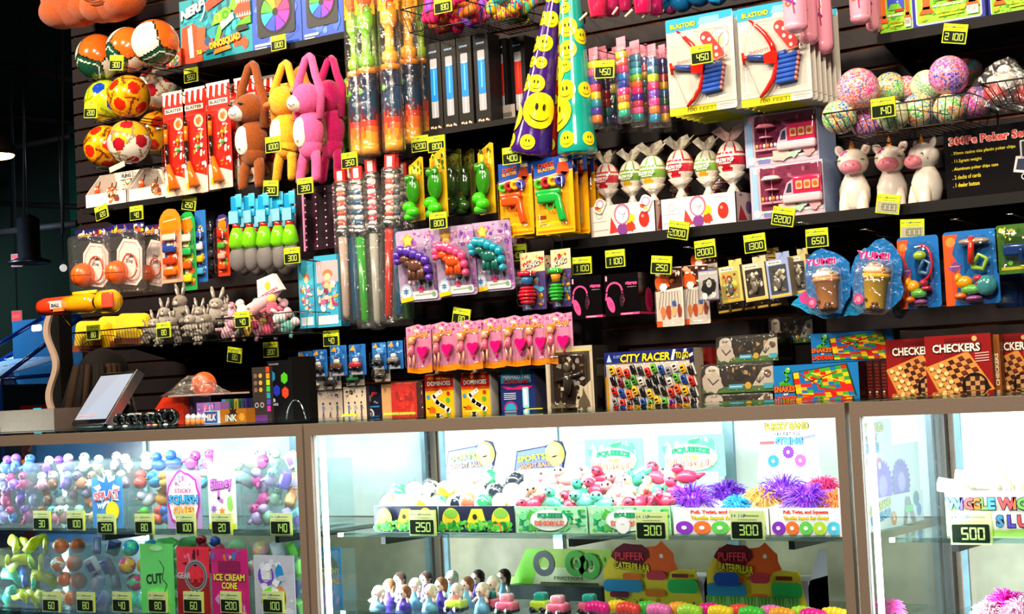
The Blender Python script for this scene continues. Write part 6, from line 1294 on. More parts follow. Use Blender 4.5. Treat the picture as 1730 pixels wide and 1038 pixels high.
for col in range(12):
 for row in range(4):
  x=-w*.40+w*.078*col-w*.0+w*.022*row*-1+w*.05;z=h*(.70-.175*row-.03*(col%3));c=r.choice(carc)
  if z<h*.07:continue
  m=M();T=Tr(x-w*.0+(h*.8-z)*.28-w*.06,0,z)@Ry(-.32)
  m.rect(-w*.036,-h*.085,w*.036,h*.085,'#e8e4dc',-.0035,T=T);m.rbox(-w*.027,w*.027,-.016,-.004,-h*.08,h*.08,.004,c,2,T=T);m.rect(-w*.016,h*.005,w*.016,h*.035,'#101418',-.0165,T=T);m.rect(-w*.016,-h*.045,w*.016,-h*.025,'#181c20',-.0165,T=T);m.build('toy_car',GLOSS,t)
m=M();m.rbox(-w*.48,w*.48,-.022,0,h*.01,h*.82,.01,'#fff');m.build('window',CLEAR,t)
loc,w,h=at(1208,610,34,62,4.74);
for k in range(6):
 t,w,h=pbox('red_game_box','dark red box edge right of the racer box, %s'%dn[k],1184+6*k,634,6,104,4.74,.06,'#8a1c18' if k%2 else '#6a1410','#501010',group='dark red box edges');m=M();m.clutter(-w*.4,h*.02,w*.4,h*.55,['#c86828','#3a1408','#d8a050'],8,-.0008,.9,k);m.build('printing',PRINT,t)
def bug(cx,cy,w_,h_,D,z,label,seed,half=False):
 t,w,h=pbox('insect_kit_box',label,cx,cy,w_,h_,D,.1,'#241c14','#181410',z=z,group='insect kit boxes with tombstones')
 m=M();y=-.0008;m.clutter(-w*.2,h*.3,w*.48,h*.9,['#8a6a40','#3a2c1c','#a88858','#54401c','#181008'],24,y,.4,seed);m.rect(-w/2,0,w/2,h*.2,'#487038',y-.0012);m.clutter(-w/2,0,w/2,h*.3,['#5a8a40','#b89850','#305020','#d8b868'],20,y-.0016,.4,seed+1)
 x=-w*.34;m.poly([(x-w*.10,h*.55)]+[(x+w*.10*math.cos(a),h*.78+h*.16*math.sin(a))for a in[math.pi-math.pi*i/8 for i in range(9)]]+[(x+w*.10,h*.55)],'#c8c0b4',y-.003);m.text('RIP',x,h*.78,h*.07,'#504840',y-.0034,w=w*.1);m.poly(blob(x,h*.36,w*.14,3,sz=1.0),'#b8aca0',y-.0032);m.line([(x-w*.06,h*.5),(x,h*.3),(x+w*.08,h*.46)],.004,'#483c34',y-.0036)
 m.rrect(-w*.12,h*.12,w*.08,h*.28,.003,'#3898b8',y-.0034);m.line([(-w*.1,h*.2),(w*.06,h*.2)],.003,'#c8e8f0',y-.004);m.disc(w*.15,h*.22,w*.045,'#c8a038',y-.0034);m.disc(w*.02,h*.6,w*.07,'#0c0a08',y-.003)
 m.poly([(w*.2,h*.2),(w*.5,h*.2),(w*.5,h*.85),(w*.36,h*.8)],'#b8b0a0',y-.0024);m.disc(w*.42,h*.6,w*.05,'#5a4030',y-.0034)
 for k in range(4):m.line([(w*.3,h*.3),(w*(.22+.05*k),h*.5)],.002,'#2c2018',y-.0038)
 m.rrect(w*.36,h*.1,w*.49,h*.28,.003,'#40a0b8',y-.0036);m.build('printing',PRINT,t)
 m=M();m.rbox(-w*.5,w*.5,-.012,.1,0.001,h,.01,'#fff');m.build('shrink_film',BAG,t);return z+h
z_=bug(1248,678,116,26,4.66,zG,'insect kit box at the bottom of the front stack, mostly dark',3)
z_=bug(1246,638,122,50,4.655,z_+.001,'insect kit box with a tombstone and beetle, middle of the front stack',5)
z2=bug(1262,628,110,100,4.80,zG,'insect kit box standing behind the stack at the left',7);z2=bug(1262,590,104,46,4.672,z_+.001,'insect kit box on top of the front stack at the left',8);bug(1338,586,74,46,4.80,zG+.19,'insect kit box with a tall tombstone, right one on the upper level',9);
loc,w,h=at(1356,640,90,80,4.81);m=M();m.box(-w/2,w/2,0,.1,0,.189,'#15100e');loc.z=zG;tag(m.build('dark_carton',PRINT,loc=loc),'plain dark carton hidden behind the snakes and ladders box','box')
def snakes(cx,cy,w_,h_,D,z,label,dim=False):
 t,w,h=pbox('snakes_and_ladders_box',label,cx,cy,w_,h_,D,.05,'#1470b8','#2a0c10',z=z,group='snakes and ladders boxes',cat='boxed game');m=M();y=-.0008
 B0,B1,B2,B3=(-w*.22,h*.08),(w*.47,h*.03),(w*.36,h*.95),(-w*.26,h*.80);N=10;r=random.Random(8);pal=['#c82018','#e8c010','#289838','#1868b0','#c82018','#e8a818','#48a028']
 def bl(u,v):a=(B0[0]+(B1[0]-B0[0])*u,B0[1]+(B1[1]-B0[1])*u);b=(B3[0]+(B2[0]-B3[0])*u,B3[1]+(B2[1]-B3[1])*u);return(a[0]+(b[0]-a[0])*v,a[1]+(b[1]-a[1])*v)
 m.poly([bl(-.03,-.03),bl(1.03,-.03),bl(1.03,1.03),bl(-.03,1.03)],'#1c3c18',y-.0004)
 for i in range(N):
  for j in range(N):m.poly([bl(i/N,j/N),bl((i+1)/N,j/N),bl((i+1)/N,(j+1)/N),bl(i/N,(j+1)/N)],r.choice(pal),y-.0008)
 for k in range(5):a,b=bl(r.random(),r.random()),bl(r.random(),r.random());m.line([a,b],.0035,'#e8d028' if k%2 else '#b01c14',y-.0014)
 m.line([bl(.3,.9),bl(.5,.7),bl(.45,.5),bl(.7,.4)],.006,'#38a030',y-.0018)
 m.otext('SNAKES',-w*.37,h*.42,h*.15,'#f07020','#7a1408',y-.002,w=w*.25,ob=.1);m.text('and',-w*.36,h*.30,h*.06,'#f0ece8',y-.002);m.otext('LADDERS',-w*.36,h*.17,h*.15,'#e84c20','#7a1408',y-.002,w=w*.26,ob=.1)
 m.line([(-w*.42,h*.56),(-w*.36,h*.6),(-w*.32,h*.7),(-w*.36,h*.82),(-w*.31,h*.88)],.007,'#48a828',y-.002);m.disc(-w*.32,h*.88,w*.03,'#58b830',y-.0024);m.disc(-w*.31,h*.91,w*.01,'#f0f0e8',y-.003);m.poly([(-w*.44,h*.5),(-w*.28,h*.5),(-w*.3,h*.58),(-w*.42,h*.58)],'#389020',y-.0018);m.build('printing',PRINT,t);return z+h
zs_=snakes(1378,642,144,70,4.64,zG,'blue SNAKES and LADDERS box with a bright board, lower front one')
loc,w,h=at(1470,634,50,84,4.70)
for k in range(4):
 t,w,h=pbox('dark_red_game_box','dark red box spine right of the snakes box, %s'%dn[k],1458+12*k,640,11,72,4.70,.05,'#3c1010','#280c0c',group='dark red game spines');m=M();
 for q in range(8):m.rect(-w*.3,h*(.3+.08*q),w*.3,h*(.34+.08*q),'#7a2418',-.0008)
 m.tube([(0,-.006,h*.02),(0,-.006,h*.2)],[.006,.004],'#a85838',8);m.ell((0,-.006,h*.24),.004,'#c8b0a0',n=8);m.build('printing',PRINT,t)
snakes(1440,594,140,50,4.70,zG+.125,'blue SNAKES and LADDERS box lying on the spines, upper rear one, in shadow',True)
def checkers(cx,cy,w_,h_,D,label,extra=False):
 t,w,h=pbox('checkers_box',label,cx,cy,w_,h_,D,.04,'#8a0f12','#7a3c14',group='red CHECKERS boxes',cat='boxed game');m=M();y=-.0008
 m.clutter(-w*.48,h*.02,w*.48,h*.98,['#a01418','#900f14','#7a0c10'],10,y,.7,3);m.otext('CHECKERS',-w*.02,h*.80,h*.13,'#f4ece0','#3a0808',y-.002,w=w*.72,ob=.08)
 B0,B1,B2,B3=(-w*.22,-h*.0),(w*.48,h*.16),(w*.14,h*.70),(-w*.46,h*.50);N=8
 def bl(u,v):a=(B0[0]+(B1[0]-B0[0])*u,B0[1]+(B1[1]-B0[1])*u);b=(B3[0]+(B2[0]-B3[0])*u,B3[1]+(B2[1]-B3[1])*u);return(a[0]+(b[0]-a[0])*v,a[1]+(b[1]-a[1])*v)
 m.poly([bl(-.05,-.04),bl(1.05,-.04),bl(1.05,1.06),bl(-.05,1.06)],'#d88838',y-.001);m.poly([bl(-.05,-.04),bl(-.05,1.06),(bl(-.05,1.06)[0],bl(-.05,1.06)[1]-h*.03),(bl(-.05,-.04)[0],bl(-.05,-.04)[1]-h*.03)],'#a86020',y-.001)
 for i in range(N):
  for j in range(N):m.poly([bl(i/N,j/N),bl((i+1)/N,j/N),bl((i+1)/N,(j+1)/N),bl(i/N,(j+1)/N)],'#3c1a10' if(i+j)%2 else '#c88a48',y-.0014)
 for i in range(3):
  for j in range(8):
   if(i+j)%2:p=bl((i+.5)/N,(j+.5)/N);m.disc(p[0],p[1]+h*.006,w*.038,'#d8a860',y-.002,14,h*.034);m.disc(p[0],p[1]+h*.014,w*.038,'#f0cc88',y-.0024,14,h*.03)
 for i in range(5,8):
  for j in range(8):
   if(i+j)%2:p=bl((i+.5)/N,(j+.5)/N);m.disc(p[0],p[1]+h*.01,w*.038,'#6a2818',y-.002,12,h*.032)
 m.disc(w*.24,h*.2,w*.2,'#120c0c',y-.003,24);
 for i in range(4):
  for j in range(4):m.rect(w*(.10+.07*i),h*(.07+.07*j),w*(.17+.07*i),h*(.14+.07*j),'#3a1c12' if(i+j)%2 else '#b88a58',y-.0034)
 m.ring(w*.24,h*.2,w*.17,w*.2,'#120c0c',y-.0038)
 for k in range(4):m.line([(w*.26,h*(.7-.04*k)),(w*.46,h*(.71-.04*k))],.003,'#d8a8a0',y-.001)
 m.rrect(-w*.2,h*.9,w*.22,h*.955,.002,'#6a0c0c',y-.001);m.disc(w*.26,h*.93,w*.04,'#d8a868',y-.0014);m.build('printing',PRINT,t)
checkers(1545,612,96,106,4.665,'red CHECKERS box, left one of three, partly covered');checkers(1619,607,112,110,4.60,'red CHECKERS box standing in front, middle one of three')
checkers(1706,604,96,108,4.665,'red CHECKERS box at the right edge of the picture')
m=M();loc,w,h=at(1684,608,12,108,4.62);m.box(-w/2,w/2,0,.03,0,h,'#8a4a1c');m.text('CHECKERS',0,h*.35,h*.5,'#e8d8b8',-.001,w=h*.5,rot=math.pi/2)if False else None
loc.z=zG;o=m.build('checkers_spine',PRINT,loc=loc);tag(o,'narrow brown box spine standing between the middle and right CHECKERS boxes','boxed game')
m=M();m.text('CHECKERS',0,0,.010,'#e8d8b8',-.001,w=.09,rot=math.pi/2,T=Tr(0,0,h*.45));m.build('lettering',PRINT,o)
for i,px in enumerate((566,638,665,778,880,932,1105,1298)):
 X,Z=W(px,700-(px-566)*.03,4.58);m=M();m.box(-.034,.034,0,.004,-.03,.002,'#d8e040');m.line([(-.028,-.008),(.02,-.008)],.004,'#88a0c0',-.001);m.rect(-.03,-.03,.03,-.014,'#2a3020',-.001)
 tag(m.build('price_tag',GLOSS,loc=(X,4.655,Z-.004)),'yellow-green tag cut off by the counter edge, below the %s'%('dancing figure cards','dark blue card','tan carton','gap between the domino boxes','mermaid lamp box','tall grey window box','racer box','insect kit boxes')[i],'price tag','price tags on the prize counter')
# ------------------------------------------------------------------ middle-left hanging row
def hoop_bag(cx,cy,w_,h_,D,label,hdr):
 loc,w,h=at(cx,cy,w_,h_,D);t=thing('basketball_set_bag',label,'bagged toy',loc,(.05,.03,0),group='bagged mini basketball sets')
 m=M();m.box(-w/2,w/2,0,.002,h*.84,h,'#241858');m.clutter(-w/2,h*.84,w/2,h,hdr,18,-.0008,.7,int(cx));m.text('MAGIC',-w*.2,h*.9,h*.05,'#e8c020',-.004,w=w*.4);m.build('header_card',PRINT,t)
 m=M();m.prism([(w*(x),h*z)for x,z in((-.26,.1),(-.34,.3),(-.3,.62),(-.1,.78),(.26,.74),(.4,.6),(.36,.16),(.2,.06))],0,.004,'#e8d8d4');m.line([(w*x,h*z)for x,z in((-.22,.14),(-.28,.3),(-.24,.58),(-.08,.73),(.22,.7),(.34,.58),(.31,.2),(.16,.1),(-.22,.14))],.0022,'#d87868',-.001);m.rect(-w*.08,h*.36,w*.16,h*.6,'#f4ece8',-.0008);m.text('JAM',w*.04,h*.52,h*.06,'#282428',-.0014,w=w*.22,rot=-.2);m.text('ZONE',w*.04,h*.43,h*.05,'#282428',-.0014,w=w*.2,rot=-.2);m.build('backboard',PRINT,t)
 m=M();m.ell((-w*.22,-.02,h*.27),w*.24,'#e8601c',n=20);m.tube([(-w*.22+w*.24*math.cos(a),-.02-w*.02,h*.27+w*.24*math.sin(a))for a in[6.28*i/16 for i in range(17)]],.0012,'#2a1408',4);m.tube([(-w*.22,-.02-w*.24*math.cos(a),h*.27+w*.24*math.sin(a))for a in[-1.4+.35*i for i in range(9)]],.0012,'#2a1408',4);m.tube([(-w*.22+w*.24*math.sin(a),-.02-w*.24*math.cos(a),h*.27)for a in[-1.4+.35*i for i in range(9)]],.0012,'#2a1408',4);m.build('ball',RUBBER,t)
 m=M();m.tube([(w*.1+w*.2*math.cos(a),-.012,h*.36+w*.24*math.sin(a))for a in[6.28*i/14 for i in range(15)]],.0035,'#e8501c',6);m.build('hoop',GLOSS,t)
 m=M();m.rbox(-w*.52,w*.52,-.05,.004,-h*.04,h*.9,.02,'#fff',4);m.build('clear_bag',BAG,t)
hoop_bag(160,440,60,106,4.60,'bagged mini basketball set, left one of three',['#e8b818','#d8d0d0','#c82018','#2838a0']);hoop_bag(217,434,60,112,4.58,'bagged mini basketball set, middle one with multicoloured header',['#e86818','#e8c828','#e8e0e8','#3858c0','#c81818']);hoop_bag(262,436,44,112,4.68,'bagged mini basketball set, right one behind the orange game card',['#8a1018','#d87830','#e8d8c8'])
def longcard(cx,cy,w_,h_,D,bg,items,label,seed,round_=None):
 loc,w,h=at(cx,cy,w_,h_,D);t=thing('long_toy_card',label,'carded toy',loc,group='tall narrow toy cards');m=M();m.prism(rr(-w/2,0,w/2,h*(.86 if round_ else 1),.004),0,.002,bg)
 if round_:m.prism(blob(0,h*.86,w*.52,seed,18,.06,sz=1.0),-.001,.001,round_);m.disc(0,h*.82,w*.36,'#e87808',-.0022);m.line([(-w*.3,h*.9),(w*.3,h*.92)],.004,'#f0c8a8',-.0026)
 m.clutter(-w*.46,h*.04,w*.46,h*.8,items,40,-.0008,.5,seed);m.build('card',PRINT,t)
 m=M();r=random.Random(seed)
 for k in range(4):m.rbox(-w*.3,w*.3,-.018,-.003,h*(.1+.17*k),h*(.2+.17*k),.007,items[k%len(items)])
 m.build('toy_pieces',GLOSS,t);m=M();m.rbox(-w*.46,w*.46,-.03,0,h*.04,h*.78,.012,'#fff');m.build('blister',CLEAR,t)
longcard(289,420,36,116,4.58,'#e8a890',['#e86818','#d84018','#2848a0','#f0d8c8','#e8801c'],'tall orange basketball game card with a round orange top',3,'#e8801c')
longcard(318,424,26,134,4.60,'#28a050',['#e8d020','#e85818','#28b058','#f0e8d8','#a8c818'],'tall green and yellow game card right of the orange one',4,'#18a048');longcard(340,416,18,122,4.62,'#2868b8',['#48a8d8','#f0b818','#d8d8f0','#3858b0'],'narrow blue toy card in the tall row',5);longcard(358,406,16,130,4.80,'#141420',['#202838','#38384a'],'dark narrow card in shadow between the blue and red cards',6);longcard(377,414,20,106,4.64,'#d83818',['#e84818','#f0a8a0','#48a838','#c82818','#f0d0a0'],'narrow red toy card left of the racket toys',7,'#3a2870')
def racket(cx,cy,D,label):
 loc,w,h=at(cx,cy,26,130,D);t=thing('launcher_racket',label,'toy',loc,group='blue and green toys with grey cups')
 m=M();m.ell((0,0,h*.16),(w*.5,w*.3,h*.17),'#6e6a6c',n=18);m.build('cup',MATTE,t);m=M();m.lathe([(w*.2,h*.27),(w*.44,h*.34),(w*.34,h*.48),(w*.22,h*.56)],'#78d018',12);m.build('neck',GLOSS,t);m=M();m.lathe([(w*.18,h*.55),(w*.2,h*.62)],'#c81c28',10);m.build('ring',GLOSS,t)
 m=M();m.rbox(-w*.22,w*.22,-.012,.012,h*.6,h*.98,.006,'#1890c8');m.rbox(-w*.4,w*.4,-.006,.006,h*.7,h*.8,.004,'#28a8d8');m.rbox(w*.1,w*.5,-.012,-.004,h*.82,h*1.0,.004,'#48b8e0');m.build('handle',GLOSS,t);m=M();m.box(-w*.3,w*.3,-.016,-.015,h*.62,h*.78,'#78b8d8');m.build('paper_tag',PRINT,t)
for i,cx in enumerate((400,422,446,470,490)):racket(cx,394-i*1.5,4.56+.02*(i%2),'blue toy with a green neck and grey cup, %s'%('leftmost in front','second in front','middle one in front','fourth in front','rightmost in front')[i])
for i,cx in enumerate((410,434,458,480)):racket(cx,400,4.72,'blue toy with a green neck and grey cup, hanging in the rear row, %s'%('leftmost','second','third','rightmost')[i])
price_tag(493,432,'300','in front of the grey-cupped blue toys',D=4.46)
for i,(cx,c)in enumerate(((506,'#e088b8'),(524,'#401028'),(542,'#301020'),(558,'#280c1c'),(572,'#501838'))):
 loc,w,h=at(cx,372-i*2,16,108,4.66);t=thing('pink_edged_pack','dark pack with a pink patterned edge, %s of five left of the swords'%('leftmost','second','middle','fourth','rightmost')[i],'carded toy',loc,(0,0,.2),group='pink edged packs');m=M();m.box(-w/2,w/2,0,.02,0,h,'#1c0c18');m.build('card',PRINT,t);m=M()
 for x in(-w*.5,w*.3):m.rect(x,0,x+w*.2,h,c,-.001)
 for k in range(9):m.disc(-w*.4,h*(.06+.11*k),w*.07,'#f0c8e0',-.0016,8)
 m.build('printing',PRINT,t)
for i,(cx,cy,w_,h_,lb)in enumerate(((518,497,26,116,'narrow blue box with pink picture, left one beside the swords'),(553,492,42,122,'blue box with a picture of pink dolls, right one beside the swords'))):
 loc,w,h=at(cx,cy,w_,h_,4.60);t=thing('doll_picture_box',lb,'boxed toy',loc,group='blue boxes beside the swords');m=M();m.box(-w/2,w/2,0,.05,0,h,'#38a0c8',side='#206888');m.build('carton',PRINT,t)
 m=M();m.rect(-w*.4,h*.62,w*.46,h*.92,'#e8a8b0' if i else '#48b0d0',-.0008);m.clutter(-w*.44,h*.2,w*.46,h*.66,['#e86898','#f0c8a0','#a83868','#f0e0e0','#e8a040','#68b8d8'],40,-.0012,.35,4+i);m.disc(w*.04,h*.74,w*.2,'#b8784a',-.0014,14,h*.06);m.disc(w*.04,h*.7,w*.13,'#f0c8a8',-.0018,12,h*.05);m.rect(-w*.4,h*.04,w*.4,h*.16,'#d8e8f0',-.0012);m.build('printing',PRINT,t)
# ------------------------------------------------------------------ row of baskets with soft toys, left
zF=shelf(205,700,450,569,'long black shelf under the baskets of soft toys at left',lip=.02,D=4.66)
t,ax0,ax1,az0,az1=wire_basket(122,236,558,588,4.42,'wire basket of plain yellow plush cushions at the left end',.24,step=.016)
for i,(cx,w_,cy)in enumerate(((146,54,568),(184,54,560),(214,50,555))):
 loc,w,h=at(cx,cy,w_,54,4.50+.04*(i%2));t=thing('yellow_cushion','plain bright yellow plush cushion standing in the left basket, %s'%('left','middle','right')[i],'cushion',loc,(-.1,.05,0),group='yellow cushions in the left basket');m=M();m.rbox(-w/2,w/2,0,.05,0,h,.024,'#f4cc08',4);m.build('pillow',PLUSH,t);m=M();m.box(-w*.46,w*.46,-.001,.0,0,h*.2,'#8a3c14');m.build('brown_base',PLUSH,t)
t,bx0,bx1,bz0,bz1=wire_basket(232,368,549,580,4.42,'wire basket heaped with grey plush bunnies',.24,step=.016)
def bunny(px,py,D,s,label,rot=(0,0,0),body='#9a9088'):
 X,Z=W(px,py,D);t=thing('plush_bunny',label,'plush toy',(X,D,Z),rot,group='grey plush bunnies');m=M();m.ell((0,0,-s*.8),(s*.7,s*.6,s*.8),body,n=14);m.ell((0,-s*.1,s*.1),(s*.62,s*.55,s*.5),body,n=14);m.ell((0,-s*.55,-s*.05),(s*.3,s*.2,s*.2),'#c8beb4',n=10)
 for q in(-1,1):m.tube([(q*s*.3,0,-s*1.2),(q*s*.5,-s*.5,-s*1.5)],s*.2,body,8);m.tube([(q*s*.5,0,-s*.5),(q*s*.7,-s*.5,-s*.8)],s*.16,body,8)
 m.build('body',PLUSH,t)
 for q in(-1,1):m=M();m.tube([(q*s*.25,0,s*.5),(q*s*.42,0,s*1.1),(q*s*.5,-.004,s*1.5)],[s*.14,s*.18,s*.08],body,8,flat=.6);m.tube([(q*s*.27,-s*.1,s*.6),(q*s*.43,-s*.11,s*1.1)],s*.08,'#d8ccc4',6);m.build('ear',PLUSH,t)
 m=M();m.ell((-s*.2,-s*.6,s*.2),s*.06,'#181414',n=6);m.ell((s*.2,-s*.6,s*.2),s*.06,'#181414',n=6);m.ell((0,-s*.74,0),s*.07,'#d88a90',n=6);m.build('face',GLOSS,t)
 m=M();m.tube([(s*.4*math.cos(a),s*.35*math.sin(a),-s*.3)for a in[6.28*i/10 for i in range(11)]],s*.12,'#3a78a8',6);m.build('scarf',PLUSH,t)
for i,(px,py,D,s,rz)in enumerate(((262,548,4.46,.036,.3),(292,545,4.46,.036,-.2),(322,542,4.46,.038,.1),(350,540,4.47,.036,-.3),(278,530,4.56,.040,.2),(306,512,4.56,.050,-.1),(336,528,4.58,.036,.4),(248,560,4.46,.030,.2),(366,516,4.60,.046,.5),(384,522,4.62,.034,-.4),(270,568,4.46,.026,.6),(300,566,4.46,.026,-.5),(336,564,4.46,.026,.2))):bunny(px,py,D,s,'grey plush bunny in the heap, %s'%('front left','front, second from left','front, third from left','front right','second row left','largest one on top, ears up','second row right','at the left end behind the yellow cushions','high at the right beside the pink toys','smaller one right of the pile','low behind the wires at left','low behind the wires in the middle','low behind the wires at right')[i],(0,.2*rz,rz),'#8a8078' if i%2 else '#a09890')
t,ex0,ex1,ez0,ez1=wire_basket(364,500,533,568,4.42,'wire basket heaped with pink and white soft toys',.24,step=.016)
r=random.Random(5);pk=['#e8b0c0','#f0d8dc','#e8a0b8','#e8e0d8','#68a8a0','#d85878','#e8c858']
pn=['lowest left','low, second','low middle','low right','lowest right','second layer left','second layer middle','second layer right','upper left','upper middle','upper right','topmost']
for i in range(20):
 k=i//7;px=384+(i%7)*17+k*4;py=562-k*17-(px-384)*.09;X,Z=W(px,py,4.48+.07*(i%3));c=pk[(i*3)%7];t=thing('soft_toy','small soft toy in pink, white or teal lying in the basket heap beside the bunnies','plush toy',(X,4.48+.07*(i%3),Z),(r.uniform(-.5,.5),r.uniform(-1.2,1.2),r.uniform(-1,1)),group='soft toys heaped in the right basket')
 s=.022;m=M();m.ell((0,0,0),(s,s*.8,s*1.3),c,n=12);m.ell((0,-.004,s*1.5),(s*.8,s*.7,s*.7),pk[(i+2)%7],n=12);m.tube([(s,0,0),(s*1.8,-.01,-s*.6)],s*.3,c,8);m.tube([(-s,0,0),(-s*1.8,-.01,-s*.6)],s*.3,c,8);m.build('body',PLUSH,t);m=M();m.ell((0,-s*.7,s*1.5),(s*.14,s*.1,s*.14),'#282020',n=6);m.build('nose',GLOSS,t)
X,Z=W(432,520,4.50);t=thing('long_pink_plush','long pale pink striped plush lying diagonally over the basket of soft toys','plush toy',(X,4.5,Z),(0,-.35,0));m=M();m.tube([(-.14,0,-.02),(-.05,0,0),(.06,0,.0),(.14,0,.02)],[.018,.024,.026,.012],'#eab4c2',12);m.build('body',PLUSH,t);m=M();m.prism([(.04,.02),(.16,.0),(.14,.07),(.06,.08)],-.02,.0,'#f0d8d8');m.disc(.1,.04,.014,'#e8b838',-.021);m.text('POPCORN',.1,.015,.012,'#a83050',-.021,w=.08);m.build('printed_patch',PRINT,t)
price_tag(157,562,'80','on the basket of yellow cushions',D=4.412,hook=False);price_tag(276,558,'80','on the basket of grey plush bunnies',D=4.412,hook=False);price_tag(409,540,'40','on the basket of pink soft toys',D=4.412,hook=False);price_tag(396,600,'80','hanging below the pink soft toys, leaning right',tilt=.15,D=4.62);price_tag(457,591,'300','below the shelf, above the light-up box',D=4.62);price_tag(559,572,'40','below the shelf beside the small vehicle cards',D=4.62);price_tag(173,358,'20','left end of the display box shelf',tilt=-.2)if False else None
A=W(68,520,4.36);B=W(206,507,4.36);V=Vector((B[0]-A[0],0,B[1]-A[1]));L=V.length;t=thing('foam_launcher','orange and yellow toy launcher tube lying tilted at the left end above the yellow cushions','toy',(A[0],4.36,A[1]),(0,math.pi/2-math.atan2(V.z,V.x),0));R=.034
m=M();m.lathe([(R*.5,0),(R*.85,L*.02),(R,L*.08),(R,L*.34)],'#e8381c',20);m.build('red_front',GLOSS,t);m=M();m.lathe([(R,L*.34),(R*1.05,L*.46),(R*1.1,L*.62),(R*.8,L*.7)],'#f09c10',20);m.build('yellow_body',GLOSS,t);m=M();m.lathe([(R*.7,L*.68),(R*.7,L*.76)],'#141010',16);m.build('black_joint',MATTE,t)
m=M();m.lathe([(R*.9,L*.75),(R*1.25,L*.77),(R*1.25,L*.9),(R,L*.93)],'#f0b818',20);m.build('yellow_cap',GLOSS,t);m=M();m.rbox(-R*.9,R*.9,-R*1.4,-R*.9,L*.86,L*.99,.01,'#e0503a');m.build('red_end',GLOSS,t);T=Ry(-math.pi/2);m=M();m.box(-R*.5,R*.4,-R*1.12,-R*.9,L*.22,L*.36,'#c8c4cc');m.box(R*.3,R*.7,-R*1.14,-R*.9,L*.26,L*.38,'#e87838');m.text('BALL',0,0,R*.4,'#303848',-R*1.15,w=L*.1,T=Tr(0,0,L*.29)@Ry(-math.pi/2));m.build('sticker',PRINT,t)
m=M();m.tube([(-R*1.2,0,L*.42),(-R*1.2,0,L*.7)],.007,'#e8e838',8);m.tube([(R*.7,.01,L*.2),(R*2.2,.06,L*.2)],.006,'#222',6);m.build('rail',GLOSS,t)
